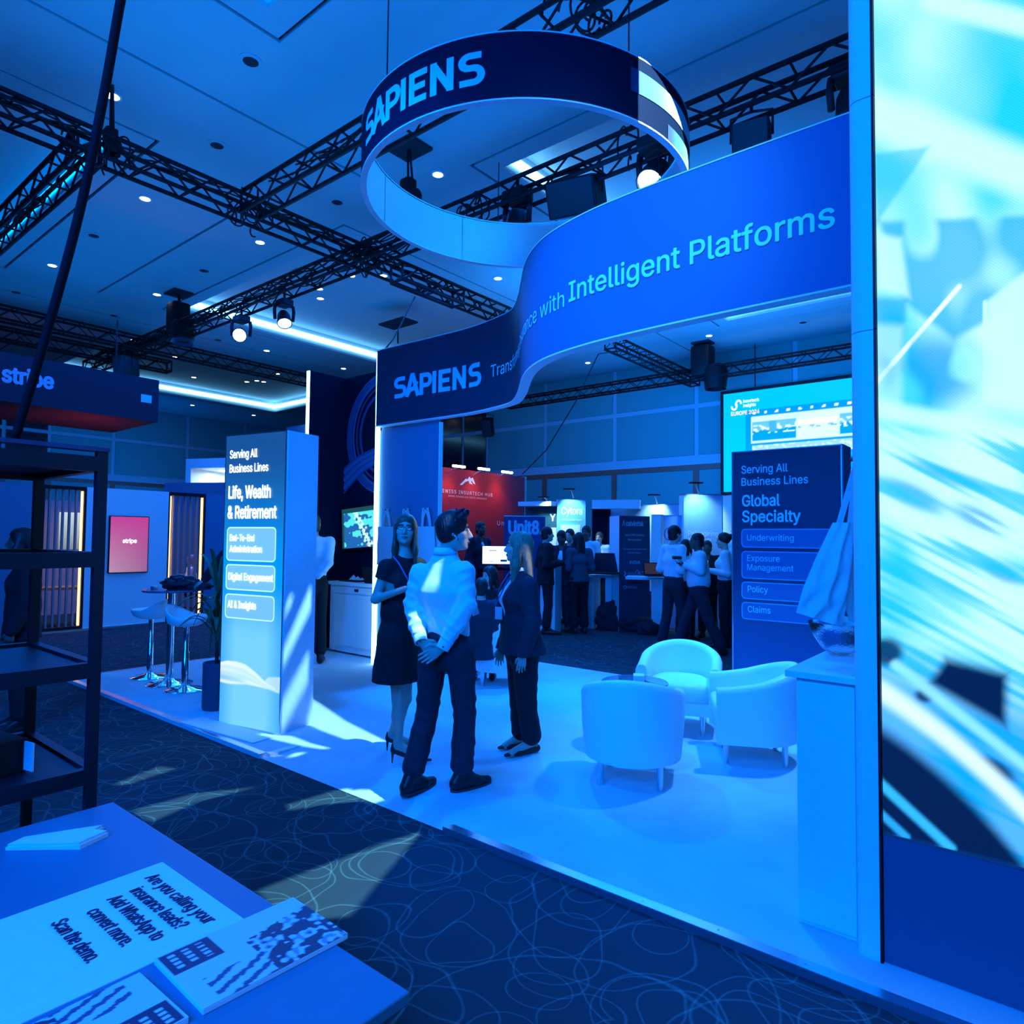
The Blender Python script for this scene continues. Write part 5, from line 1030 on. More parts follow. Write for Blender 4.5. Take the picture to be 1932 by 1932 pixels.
# ------------------------------------------------------------------ people: bodies and clothes grown from blended limb volumes
class Vol:
    """signed distance grid; limbs blended smoothly, then turned into one continuous skin (surface nets)"""
    def __init__(s, lo, hi, h):
        s.h = h; s.lo = np.array(lo, np.float32) - 3 * h; n = np.ceil((np.array(hi) + 3 * h - s.lo) / h).astype(int) + 1; s.n = n
        s.D = np.full(n, .2, np.float32); s.ax = [(s.lo[i] + h * np.arange(n[i])).astype(np.float32) for i in range(3)]
    def _sub(s, lo, hi):
        a = np.clip(np.floor((np.array(lo) - s.lo) / s.h).astype(int), 0, s.n); b = np.clip(np.ceil((np.array(hi) - s.lo) / s.h).astype(int) + 1, 0, s.n)
        sl = tuple(slice(i, j) for i, j in zip(a, b)); X = s.ax[0][sl[0]][:, None, None]; Y = s.ax[1][sl[1]][None, :, None]; Z = s.ax[2][sl[2]][None, None, :]; return sl, X, Y, Z
    def _mix(s, sl, d, k, op):
        A = s.D[sl]
        if A.size == 0: return
        if op == 'sub':
            if k: q = np.clip(.5 - .5 * (A + d) / k, 0, 1); s.D[sl] = A * (1 - q) - d * q + k * q * (1 - q)
            else: s.D[sl] = np.maximum(A, -d)
        else:
            if k: q = np.clip(.5 + .5 * (A - d) / k, 0, 1); s.D[sl] = A * (1 - q) + d * q - k * q * (1 - q)
            else: s.D[sl] = np.minimum(A, d)
    def cone(s, a, b, ra, rb, k=.02, op='add', fold=None):
        a = np.array(a, float); b = np.array(b, float); m = max(ra, rb) + k + 2 * s.h + .012; sl, X, Y, Z = s._sub(np.minimum(a, b) - m, np.maximum(a, b) + m)
        e = b - a; L = max(e @ e, 1e-9); t = np.clip(((X - a[0]) * e[0] + (Y - a[1]) * e[1] + (Z - a[2]) * e[2]) / L, 0, 1)
        d = np.sqrt((X - a[0] - t * e[0]) ** 2 + (Y - a[1] - t * e[1]) ** 2 + (Z - a[2] - t * e[2]) ** 2) - (ra + (rb - ra) * t)
        if fold is not None: d = d + fold(X, Y, Z)
        s._mix(sl, d, k, op)
    def econe(s, a, b, wa, wb, side, k=.03, op='add', fold=None):
        """elliptical limb: (half width along side, half depth) at both ends"""
        a = np.array(a, float); b = np.array(b, float); sd = np.array(side, float); sd = sd / np.linalg.norm(sd); m = max(wa + wb) + k + 2 * s.h + .012
        sl, X, Y, Z = s._sub(np.minimum(a, b) - m, np.maximum(a, b) + m)
        e = b - a; L = max(e @ e, 1e-9); t = np.clip(((X - a[0]) * e[0] + (Y - a[1]) * e[1] + (Z - a[2]) * e[2]) / L, 0, 1)
        qx = X - a[0] - t * e[0]; qy = Y - a[1] - t * e[1]; qz = Z - a[2] - t * e[2]; u = qx * sd[0] + qy * sd[1] + qz * sd[2]; v = np.sqrt(np.maximum(qx * qx + qy * qy + qz * qz - u * u, 1e-12))
        w = wa[0] + (wb[0] - wa[0]) * t; dd = wa[1] + (wb[1] - wa[1]) * t; r = np.sqrt((u / w) ** 2 + (v / dd) ** 2) + 1e-6; g = np.sqrt((u / w ** 2) ** 2 + (v / dd ** 2) ** 2) / r + 1e-6
        d = np.maximum((r - 1) / g, -np.minimum(w, dd))
        if fold is not None: d = d + fold(X, Y, Z)
        s._mix(sl, d, k, op)
    def ell(s, c, R, rad, k=.01, op='add'):
        c = np.array(c, float); R = np.array(R, float); m = max(rad) + k + 2 * s.h; sl, X, Y, Z = s._sub(c - m, c + m)
        l = [(X - c[0]) * R[i][0] + (Y - c[1]) * R[i][1] + (Z - c[2]) * R[i][2] for i in range(3)]
        r = np.sqrt(sum((l[i] / rad[i]) ** 2 for i in range(3))) + 1e-6; g = np.sqrt(sum((l[i] / rad[i] ** 2) ** 2 for i in range(3))) / r + 1e-6
        s._mix(sl, np.maximum((r - 1) / g, -min(rad)), k, op)
    def cut(s, p, n, lo=None, hi=None):
        """remove everything on the side n points to, inside a box"""
        p = np.array(p, float); n = np.array(n, float); n = n / np.linalg.norm(n); lo = s.lo if lo is None else lo; hi = s.lo + s.h * s.n if hi is None else hi
        sl, X, Y, Z = s._sub(lo, hi); s.D[sl] = np.maximum(s.D[sl], (X - p[0]) * n[0] + (Y - p[1]) * n[1] + (Z - p[2]) * n[2])
    def mesh(s):
        D = s.D; S = D < 0; nx, ny, nz = D.shape
        c = [S[i:nx - 1 + i, j:ny - 1 + j, k:nz - 1 + k] for i in (0, 1) for j in (0, 1) for k in (0, 1)]
        al = c[0].copy(); an = c[0].copy()
        for q in c[1:]: al &= q; an |= q
        idx = np.argwhere(an & ~al)
        if not len(idx): return np.zeros((0, 3)), np.zeros((0, 4), int)
        V = np.zeros((len(idx), 3)); N = np.zeros(len(idx)); off = np.array([(i, j, k) for i in (0, 1) for j in (0, 1) for k in (0, 1)])
        val = np.stack([D[idx[:, 0] + o[0], idx[:, 1] + o[1], idx[:, 2] + o[2]] for o in off], 1)
        for a in range(8):
            for b in range(a + 1, 8):
                if abs(off[a] - off[b]).sum() == 1:
                    x = (val[:, a] < 0) != (val[:, b] < 0); t = np.where(x, val[:, a] / np.where(x, val[:, a] - val[:, b], 1), 0)[:, None]
                    V += np.where(x[:, None], off[a] + t * (off[b] - off[a]), 0); N += x
        V = s.lo + s.h * (idx + V / N[:, None]); M = np.full(D.shape, -1, np.int32); M[idx[:, 0], idx[:, 1], idx[:, 2]] = np.arange(len(idx)); Q = []
        for ax in range(3):
            A = [slice(None)] * 3; B = [slice(None)] * 3; A[ax] = slice(0, -1); B[ax] = slice(1, None); a1, a2 = (ax + 1) % 3, (ax + 2) % 3
            for o in (A, B): o[a1] = slice(1, None); o[a2] = slice(1, None)
            s0, s1 = S[tuple(A)], S[tuple(B)]; e = np.argwhere(s0 != s1); f = s0[e[:, 0], e[:, 1], e[:, 2]]; e = e.copy(); e[:, a1] += 1; e[:, a2] += 1
            def at(d1, d2): q = e.copy(); q[:, a1] -= d1; q[:, a2] -= d2; return M[q[:, 0], q[:, 1], q[:, 2]]
            q = np.stack([at(1, 1), at(0, 1), at(0, 0), at(1, 0)], 1); q[~f] = q[~f][:, ::-1]; Q.append(q[(q >= 0).all(1)])
        return V, np.concatenate(Q)
    def build(s, name, m, parent, relax=1, label=None):
        V, Q = s.mesh(); me = bpy.data.meshes.new(name); V = V.astype(np.float32)
        for _ in range(relax):  # light smoothing over shared edges
            A = np.zeros_like(V); C = np.zeros(len(V), np.float32)
            for i, j in ((0, 1), (1, 2), (2, 3), (3, 0)):
                for a, b in ((i, j), (j, i)):
                    for d in range(3): A[:, d] += np.bincount(Q[:, a], weights=V[Q[:, b], d], minlength=len(V))
                    C += np.bincount(Q[:, a], minlength=len(V))
            V = .5 * V + .5 * A / np.maximum(C, 1)[:, None]
        me.vertices.add(len(V)); me.vertices.foreach_set('co', V.ravel().astype(np.float32)); me.loops.add(Q.size); me.loops.foreach_set('vertex_index', Q.ravel().astype(np.int32))
        me.polygons.add(len(Q)); me.polygons.foreach_set('loop_start', np.arange(0, Q.size, 4, dtype=np.int32)); me.update(calc_edges=True); me.validate()
        return finish(name, me, m, parent, True, label)
SKIN = mat('fair_skin', (.62, .40, .31), .5, var=.05); SKIND = mat('deep_skin', (.16, .09, .06), .5, var=.05)
HAIRD = mat('dark_hair', (.018, .015, .014), .45, var=.4, scale=90); HAIRB = mat('brown_hair', (.11, .07, .045), .4, var=.5, scale=140); HAIRL = mat('fair_brown_hair', (.26, .19, .12), .38, var=.5, scale=140); HAIRG = mat('grey_hair', (.35, .34, .33), .5)
SHIRT = mat('white_cotton', (.80, .80, .80), .75, scale=160); BLKCL = mat('black_dress_cloth', (.012, .012, .015), .85); SUIT = mat('dark_suit_cloth', (.022, .026, .04), .85); TROU = mat('dark_trouser_cloth', (.020, .026, .038), .85); SHOE = mat('dark_shoe_leather', (.018, .017, .017), .4); GREYJ = mat('grey_blue_jacket', (.06, .075, .10), .85); EYEW = mat('eye_white', (.34, .34, .34), .3); IRIS = mat('eye_iris', (.03, .03, .035), .15); LIP = mat('lips', (.34, .11, .10), .5); BROW = mat('brow_hair', (.04, .03, .025), .7); NYLON = mat('sheer_stocking', (.16, .12, .11), .5); LANY = mat('lanyard_ribbon', (.10, .16, .36), .6); BADGE = mat('white_badge', (.7, .74, .78), .4); SOLE = mat('shoe_sole', (.05, .045, .04), .6)
def nrm(v): v = np.array(v, float); return v / max(np.linalg.norm(v), 1e-9)
def frame(yaw, pitch=0.0, roll=0.0):
    """right, forward, up for a head or trunk looking along yaw (0 = +y, away; positive turns left)"""
    f = np.array([-math.sin(yaw) * math.cos(pitch), math.cos(yaw) * math.cos(pitch), math.sin(pitch)]); r = np.array([math.cos(yaw), math.sin(yaw), 0]); u = np.cross(r, f)
    return r * math.cos(roll) + u * math.sin(roll), f, u * math.cos(roll) - r * math.sin(roll)
def head_sdf(V, c, fr, s=1.0, fine=True, female=False):
    r, f, u = fr; P = lambda x, y, z: np.array(c) + (r * x + f * y + u * z) * s; R = [r, f, u]; j = .92 if female else 1.0
    V.ell(P(0, -.012, .032), R, (.074 * s, .094 * s, .088 * s), .0); V.ell(P(0, .028, -.03), R, (.062 * s * j, .066 * s, .075 * s), .03); V.ell(P(0, .052, -.082), R, (.036 * s * j, .036 * s, .030 * s), .03); V.ell(P(0, .02, -.062), R, (.055 * s * j, .06 * s, .045 * s), .03)
    V.cone(P(0, .088, .020), P(0, .112, -.026), .0085 * s, .0135 * s, .012); V.ell(P(0, .101, -.034), R, (.018 * s, .013 * s, .009 * s), .006)
    V.ell(P(0, .072, .040), R, (.052 * s, .018 * s, .012 * s), .012); V.ell(P(0, .080, -.098), R, (.018 * s, .014 * s, .015 * s), .014)
    for q in (-1, 1):
        V.ell(P(q * .030, .094, .010), R, (.017 * s, .014 * s, .011 * s), .012, 'sub'); V.ell(P(q * .030, .0835, .0185), R, (.0155 * s, .0085 * s, .0062 * s), .004) if fine else None; V.ell(P(q * .030, .082, .0015), R, (.014 * s, .0075 * s, .0045 * s), .004) if fine else None; V.ell(P(q * .042, .058, -.022), R, (.022 * s, .022 * s, .02 * s), .02)
        V.ell(P(q * .072, -.012, -.002), [nrm(r + q * -.4 * f), nrm(f + q * .4 * r), u], (.0085 * s, .020 * s, .031 * s), .006)
    if fine: V.ell(P(0, .092, -.058), R, (.024 * s, .009 * s, .0065 * s), .004); V.ell(P(0, .091, -.069), R, (.020 * s, .009 * s, .0065 * s), .004); V.ell(P(0, .103, -.0635), R, (.026 * s, .006 * s, .0014 * s), .003, 'sub')
    return P
def face_bits(t, P, fr, s, lips=True, glasses=False, fine=True):
    r, f, u = [Vector(q) for q in fr]; M = Matrix((r, f, u)).transposed()
    for q in (-1, 1):
        if not fine: b = MB(); b.lathe([(0, -.008 * s), (.009 * s, 0), (0, .008 * s)], P(q * .030, .080, .010), 10, axis=M); b.build('eye', IRIS, t, True, world=False); continue
        c = Vector(P(q * .030, .0765, .010)); b = MB(); b.lathe([(0, -.0115 * s), (.008 * s, -.008 * s), (.0115 * s, 0), (.008 * s, .008 * s), (0, .0115 * s)], c, 14, axis=M); e = b.build('eye', EYEW, t, True, world=False)
        b = MB(); b.lathe([(.0064 * s, 0), (.0045 * s, .0015 * s), (0, .002 * s)], c + f * .0104 * s, 12, axis=M @ Matrix(((1, 0, 0), (0, 0, 1), (0, -1, 0)))); b.build('iris', IRIS, e, True, world=False)
        b = MB(); b.tube([P(q * .012, .0935, .030), P(q * .028, .0925, .036), P(q * .046, .080, .031)], [.004 * s, .0045 * s, .0025 * s], 6); b.build('eyebrow', BROW, t, True, world=False)
    if lips: b = MB(); b.tube([P(-.022, .094, -.062), P(-.008, .1035, -.0585), P(0, .1045, -.0595), P(.008, .1035, -.0585), P(.022, .094, -.062), P(.008, .1025, -.0695), P(-.008, .1025, -.0695), P(-.022, .094, -.062)], .0030 * s, 6); b.build('lips', LIP, t, True, world=False)
    if glasses:
        b = MB()
        for q in (-1, 1):
            ring = [P(q * .031 + .0265 * math.cos(a) * (1 if abs(math.cos(a)) < .8 else .96), .107 - .004 * abs(math.cos(a)), .008 + .0165 * math.sin(a)) for a in [2 * PI * i / 20 for i in range(21)]]; b.tube(ring, .0019 * s, 6); b.tube([P(q * .055, .103, .012), P(q * .074, .05, .012), P(q * .077, -.008, .006)], .0017 * s, 6)
        b.tube([P(-.008, .108, .012), P(0, .110, .014), P(.008, .108, .012)], .0018 * s, 6); g_ = b.build('glasses', BLACK, t, True, label='dark-rimmed glasses', world=False)
        for q in (-1, 1): b = MB(); k = [P(q * .031 + .0235 * math.cos(a), .106 - .004 * abs(math.cos(a)), .008 + .0155 * math.sin(a)) for a in [2 * PI * i / 16 for i in range(16)]]; b.add(k, [tuple(range(16))]); b.build('lens', GLASS, g_, world=False)
def hand_sdf(V, w, d, n, th, s=1.0, curl=.5, spread=.10, h=None):
    """palm and five fingers; d = towards the fingers, n = palm normal (fingers curl towards it), th = side the thumb leaves from"""
    w = np.array(w, float); d = nrm(d); n = nrm(np.array(n) - d * (np.array(n) @ d)); th = nrm(np.cross(n, d)) * (1 if np.cross(n, d) @ np.array(th) > 0 else -1)
    V.econe(w + d * .012 * s, w + d * .078 * s, (.026 * s, .017 * s), (.040 * s, .0135 * s), th, .012)
    for i, (o, L, r) in enumerate(((.030, .074, .0088), (.010, .082, .0092), (-.010, .077, .0088), (-.029, .060, .0078))):
        p = w + (d * (.082 - .004 * abs(i - 1)) + th * o) * s; dirn = nrm(d + th * spread * (1.2 - i * .8) * .5); cu = curl * (.85 + .12 * i)
        for j, (fr_, rr) in enumerate(((.45, 1.0), (.30, .92), (.25, .82))):
            a = cu * (.55, 1.2, 1.75)[j]; q = p + (dirn * math.cos(a) + n * math.sin(a)) * L * fr_ * s; V.cone(p, q, r * rr * s, r * rr * .93 * s, .003); p = q
    b0 = w + (d * .022 + th * .024 + n * .004) * s; b1 = w + (d * .055 + th * .052 + n * .014) * s; b2 = w + (d * .088 + th * .056 + n * (.020 + .012 * curl)) * s
    V.cone(w + (d * .015 + th * .012) * s, b0, .015 * s, .014 * s, .008); V.cone(b0, b1, .0135 * s, .011 * s, .006); V.cone(b1, b2, .0105 * s, .0085 * s, .003)
def fold_fn(amp, vecs, seed):
    r = np.random.RandomState(seed); ph = r.rand(len(vecs)) * 6.28
    def f(X, Y, Z):
        o = 0; m = .5 + .5 * np.sin(X * 17 + Z * 11 + ph[0]) * np.sin(Y * 15 - Z * 8 + 1.3)   # creases come and go
        for i, ((vx, vy, vz, w_), p) in enumerate(zip(vecs, ph)): o = o + w_ * ((m if i % 2 else 1 - m) + .15) * (.7 - np.abs(np.sin(X * vx + Y * vy + Z * vz + p + 1.3 * np.sin(Z * 6 + X * 9 + p) + .8 * np.sin(Y * 13 - Z * 17)))) 
        return -amp * o
    return f
def bbox(pts, m): A = np.array(pts); return A.min(0) - m, A.max(0) + m

def default_joints(yaw, H, lean=0.0, stance=.10, step=0.0):
    k = H / 1.76; r, f, u = frame(yaw); J = {}
    def P(x, y, z): return (r * x + f * (y + lean * max(0, z - .9)) + u * z) * k
    J['hipc'] = P(0, 0, .93); J['waist'] = P(0, .0, 1.07); J['chest'] = P(0, .005, 1.27); J['neck'] = P(0, -.01, 1.475); J['head'] = P(0, .025, 1.635)
    for q, n in ((-1, 'L'), (1, 'R')):
        J['sho' + n] = P(q * .185, -.005, 1.425); J['elb' + n] = P(q * .235, -.03, 1.13); J['wri' + n] = P(q * .235, .07, .89); J['hip' + n] = P(q * .09, 0, .90); J['kne' + n] = P(q * (stance + .0), .02 + q * step * .5, .49); J['ank' + n] = P(q * stance, -.02 + q * step, .085); J['toe' + n] = P(q * (stance + .05), .17 + q * step, .03)
        J['hd' + n] = -u + f * .2; J['hn' + n] = r * -q; J['ht' + n] = f
    return J, (r, f, u), k
def person(label, loc, yaw, H, h, J=None, fr=None, head=(None, 0, 0), skin=SKIN, hair=('short', HAIRD), top=SHIRT, topkind='shirt', bottom=TROU, bottomkind='trousers', shoes=SHOE, build=1.0, hs=1.0, fine=False, glasses=False, female=False, rz=None, seat=False, extras=None, fold=1.0, curl=.5, seed=1, hipfr=None, z0=0.0, folds=None, faceon=True, belly=0.0, floor_feet=True):
    """one person: joints in a local frame (x right as seen, y away, z up) placed at loc"""
    t = thing('person', label, 'person', loc, YAW if rz is None else rz); dj, dfr, k = default_joints(yaw, H)
    J = {**dj, **(J or {})}; fr = fr or dfr; r, f, u = fr; hr, hf, hu = hipfr or fr; J = {a: np.array(b, float) for a, b in J.items()}
    hy, hp, hroll = head; hfr = frame(yaw if hy is None else hy, hp, hroll); B = build * k
    pts = [J[a] for a in J if a[:2] not in ('hd', 'hn', 'ht') or a == 'head']; lo, hi = bbox(pts, .30); lo[2] = min(lo[2], -.01); hi[2] = J['head'][2] + .24
    # body ---------------------------------------------------------------
    V = Vol(lo, hi, h); hd = J['head']; P = head_sdf(V, hd, hfr, hs * k, fine, female)
    V.cone(J['neck'] - u * .03, hd - hfr[2] * .05 * k - hfr[1] * .015 * k, .056 * B * (.86 if female else 1), .050 * k * (.86 if female else 1), .025)
    wf = .9 if female else 1.0
    V.econe(J['hipc'], J['waist'], (.145 * B, .095 * B), (.125 * B * wf, .085 * B), hr, .04); V.econe(J['waist'], J['chest'], (.125 * B * wf, .085 * B), (.15 * B * wf, .10 * B), r, .04); V.econe(J['chest'], J['neck'] - u * .05, (.15 * B * wf, .10 * B), (.09 * B, .06 * B), r, .05); V.cone(J['shoL'], J['shoR'], .045 * B, .045 * B, .05)
    for n in 'LR':
        V.cone(J['sho' + n], J['elb' + n], .047 * B * wf, .037 * B * wf, .03); V.cone(J['elb' + n], J['wri' + n], .037 * B * wf, .025 * B * wf, .015)
        cv_ = curl[n] if isinstance(curl, dict) else curl; hand_sdf(V, J['wri' + n], J['hd' + n], J['hn' + n], J['ht' + n], k * (.94 if female else 1.0), cv_)
        V.econe(J['hip' + n], J['kne' + n], (.076 * B, .078 * B), (.050 * B, .052 * B), hr, .03); V.cone(J['kne' + n], (J['kne' + n] * .62 + J['ank' + n] * .38), .050 * B, .050 * B, .02); V.cone(J['kne' + n] * .62 + J['ank' + n] * .38, J['ank' + n], .049 * B, .033 * B, .02); V.cone(J['ank' + n], J['toe' + n], .034 * B, .026 * B, .02)
    body = V.build('body', skin, t, 1)
    if faceon: face_bits(t, P, hfr, hs * k, fine, glasses, fine)
    # hair ---------------------------------------------------------------
    kind, hm = hair
    if kind:
        c = np.array(hd); m = .34 * k if kind in ('long', 'longback') else .16 * k; V = Vol(c - np.array([.16, .16, m]) * k, c + np.array([.16, .16, .17]) * k, min(h, .0075 if fine else h)); R = list(hfr); s = hs * k
        th = {'short': .010, 'crop': .004, 'quiff': .014, 'long': .013, 'longback': .013, 'bun': .010, 'bob': .014}[kind]
        V.ell(P(0, -.014, .036), R, ((.074 + th) * s, (.094 + th) * s, (.088 + th) * s), 0)
        if kind == 'quiff':
            V.ell(P(0, -.03, -.02), R, (.078 * s, .075 * s, .070 * s), .02)
            for q in range(9): V.cone(P(-.05 + q * .0125, .052 + .01 * math.sin(q * 2), .105), P(-.045 + q * .0125, .085 + .012 * math.sin(q * 3.1), .128 + .012 * math.sin(q * 1.7)), .022 * s, .009 * s, .012)
            for q in range(24): a = q * 2.4; V.cone(P(.05 * math.cos(a), .03 * math.sin(a), .118), P(.06 * math.cos(a), .045 + .035 * math.sin(a), .140 + .006 * math.sin(q)), .012 * s, .005 * s, .008)
        if kind in ('short', 'crop'): V.ell(P(0, -.036, -.042), R, (.074 * s, .070 * s, .062 * s), .02)
        if kind in ('long', 'longback', 'bob'):
            Lh = {'long': .30, 'longback': .27, 'bob': .14}[kind]
            dn = np.array([0, 0, -1.0]); b0 = np.array(P(0, -.055, .0)); V.econe(b0, np.array(P(0, -.07, 0)) + dn * Lh * s - f * .02, (.092 * s, .060 * s), (.100 * s, .034 * s), hfr[0], .03)
            for q in (-1, 1):
                a = np.array(P(q * .076, .012, .01)); e = np.array(P(q * .082, .0, 0)) + dn * Lh * 1.02 * s + hfr[1] * .045 * s; V.econe(a, (a + e) / 2, (.017 * s, .036 * s), (.020 * s, .040 * s), hfr[0], .02); V.econe((a + e) / 2, e, (.020 * s, .040 * s), (.012 * s, .022 * s), hfr[0], .02)
        if kind == 'bun': V.ell(P(0, -.115, .06), R, (.045 * s, .04 * s, .045 * s), .01)
        if fine:   # strands: fine grooves that run down the hair
            sl, X, Y, Z = V._sub(V.lo, V.lo + V.h * V.n); q0 = (X - c[0]) * R[0][0] + (Y - c[1]) * R[0][1]; q1 = (X - c[0]) * R[1][0] + (Y - c[1]) * R[1][1]; V.D += .0022 * np.sin(np.arctan2(q0, q1 + .01) * 34 + 5 * np.sin(Z * 16)) + .0016 * np.sin(np.arctan2(q0, q1 + .02) * 61 + Z * 30)
        g_ = .018 if female else .0
        V.ell(P(0, .118, -.028 + (.016 if female else .014)), R, ((.066 - g_ * .3) * s, .072 * s, (.088 + g_ * .15) * s), .008, 'sub'); 
        if kind in ('long', 'longback', 'bob'): V.ell(P(0, .10, -.11), R, (.062 * s, .12 * s, .12 * s), .012, 'sub')
        else: V.ell(P(0, .075, -.125), R, (.12 * s, .105 * s, .085 * s), .008, 'sub'); V.ell(P(0, .075, -.05), R, (.12 * s, .042 * s, .05 * s), .008, 'sub')
        ho = V.build('hair', hm, t, 1)
    hh = h * 1.1; e = .011
    def leg_cloth(V, cut_at, flare, fo):
        V.econe(J['hipc'] + u * .06, J['hipc'] - u * .02, ((.142 + e + belly * .02) * B, (.105 + e) * B), ((.155 + e) * B, (.115 + e) * B), hr, .03)
        for n in 'LR':
            a = J['ank' + n] + (J['kne' + n] - J['ank' + n]) * cut_at; mid = J['kne' + n] * .55 + J['ank' + n] * .45
            V.econe(J['hip' + n] + u * .02, J['kne' + n], ((.080 + e) * B, (.090 + e) * B), ((.056 + e) * B, (.060 + e) * B), hr, .025, fold=fo); V.cone(J['kne' + n], mid, (.056 + e) * B, (.056 + e * .9 + flare * .5) * B, .02, fold=fo); V.cone(mid, a, (.054 + e + flare * .5) * B, (.050 + e + flare) * B, .01, fold=fo)
    # trousers, skirt or dress ---------------------------------------------
    if bottomkind == 'trousers':
        V = Vol(lo, [hi[0], hi[1], max(J['hipc'][2], J['waist'][2]) + .06], hh); fo = fold_fn(.0042 * fold, ((12, 16, 22, .8), (-22, 12, 15, .8), (9, -12, 30, .6)), seed + 5); leg_cloth(V, .18, .012, fo); V.econe(J['hipc'] + u * .0, J['waist'] - u * .02, ((.148 + e) * B, (.105 + e) * B), ((.128 + e + belly * .03) * B, (.098 + e + belly * .03) * B), hr, .03); V.cut(J['waist'] - u * .01, u, J['waist'] - .3, J['waist'] + .4); V.cut((0, 0, .035 if floor_feet else -9), (0, 0, -1)); V.build('trousers', bottom, t, 1)
    # shoes ------------------------------------------------------------------
    for n in 'LR':
        if shoes is None: break
        a, o = J['ank' + n], J['toe' + n]; d = o - a; d[2] = 0; L = np.linalg.norm(d); d = nrm(d); sd = np.array([d[1], -d[0], 0]); g0 = min(a[2], o[2]); zf = z0 if floor_feet else o[2] - .03
        lo_, hi_ = bbox([a, o], .13); V = Vol(lo_, hi_, min(h, .008)); heel = a - d * .045 * k; heel[2] = zf + .035 * k; ball = a + d * L * .72; ball[2] = zf + .030 * k; tip = a + d * (L + .05 * k); tip[2] = zf + .024 * k
        if shoes == 'heels':
            heel = a - d * .025 * k; hz = a[2] - .03 * k; heel[2] = hz; V.econe(heel, ball, (.026 * k, .030 * k), (.034 * k, .018 * k), sd, .02); V.econe(ball, tip, (.034 * k, .020 * k), (.010 * k, .010 * k), sd, .02); V.cone(heel, heel + np.array([0, 0, .03]), .026 * k, .024 * k, .01); V.cone(heel - d * .012, heel - d * .014 - np.array([0, 0, hz - zf - .004]), .013 * k, .0055 * k, .006); V.ell(a + d * .055 * k + np.array([0, 0, .035]), [sd, d, np.array([0, 0, 1.0])], (.022 * k, .055 * k, .04 * k), .01, 'sub'); sm_ = SHOE
        elif shoes == 'flats':
            V.econe(heel, ball, (.030 * k, .030 * k), (.038 * k, .022 * k), sd, .02); V.econe(ball, tip, (.038 * k, .022 * k), (.016 * k, .013 * k), sd, .02); V.ell(a + d * .06 * k + np.array([0, 0, .01]), [sd, d, np.array([0, 0, 1.0])], (.026 * k, .075 * k, .035 * k), .008, 'sub'); sm_ = SHOE
        else:
            V.econe(heel, ball, (.036 * k, .036 * k), (.044 * k, .036 * k), sd, .02); V.econe(ball, tip, (.044 * k, .034 * k), (.030 * k, .024 * k), sd, .02); V.cone(a + np.array([0, 0, .02 * k]), heel + np.array([0, 0, .02]), .046 * k, .036 * k, .02); V.cone(a + d * .02 + np.array([0, 0, .015]), ball, .042 * k, .032 * k, .02); sm_ = shoes
        V.cut((0, 0, zf + .001), (0, 0, -1)); so = V.build('shoe', sm_, t, 1)
        if fine and shoes not in ('heels', 'flats'):
            b = MB(); ol = [(heel + d * -.036 * k), (heel + sd * .038 * k), (ball + sd * .047 * k), (tip + sd * .028 * k), (tip + d * .024 * k), (tip - sd * .028 * k), (ball - sd * .047 * k), (heel - sd * .038 * k)]; ol = [np.array(q) for q in catmull([Vector(q) for q in ol] + [Vector(ol[0])], 4)[:-1]]; b.prism([(q[0], q[1]) for q in ol], .016, ((0, 0, zf), (1, 0, 0), (0, 1, 0), (0, 0, 1))); b.build('sole', SOLE, so, world=False)
    # top ----------------------------------------------------------------------
    fo = folds or fold_fn(.006 * fold, ((26, 14, 9, .8), (-22, 18, 12, .8), (8, 8, 30, .5)), seed); fa = fold_fn(.0052 * fold, ((24, 10, 40, .9), (-30, 18, 34, .9), (10, -8, 24, .6)), seed + 2)
    V = Vol(lo, [hi[0], hi[1], J['neck'][2] + .10], hh); et = .024 if topkind in ('jacket', 'blazer') else .016; wb = wf
    hem = {'shirt': J['waist'] - u * .015, 'jacket': J['hipc'] - u * .14, 'blazer': J['hipc'] - u * .035, 'dress': J['hipc'] - u * .1, 'loose': J['hipc'] - u * .03}[topkind]
    V.econe(J['waist'] - u * .02, J['waist'] + u * .05, ((.137 + et + belly * .04) * B, (.097 + et + belly * .06) * B), ((.130 + et + belly * .03) * B * wb, (.092 + et + belly * .05) * B), r, .03, fold=fo); V.econe(J['waist'] + u * .04, J['chest'], ((.130 + et + belly * .03) * B * wb, (.092 + et + belly * .05) * B), ((.152 + et) * B * wb, (.104 + et) * B), r, .04, fold=fo); V.econe(J['chest'], J['neck'] - u * .05, ((.152 + et) * B * wb, (.104 + et) * B), ((.085 + et) * B, (.058 + et) * B), r, .05, fold=fo); V.cone(J['shoL'], J['shoR'], (.047 + et * .7) * B, (.047 + et * .7) * B, .05)
    if female: 
        for q in (-1, 1): V.ell(J['chest'] + (r * q * .068 + f * .085 - u * .0) * k, [r, f, u], (.068 * k, .062 * k, .066 * k), .05)
    if topkind in ('jacket', 'blazer', 'loose', 'dress'): V.econe(J['waist'] + u * .02, hem, ((.135 + et) * B * wb, (.10 + et) * B), ((.168 + et + (.02 if topkind == 'blazer' else 0)) * B, (.125 + et + (.02 if topkind == 'blazer' else 0)) * B), hr, .04, fold=fo)
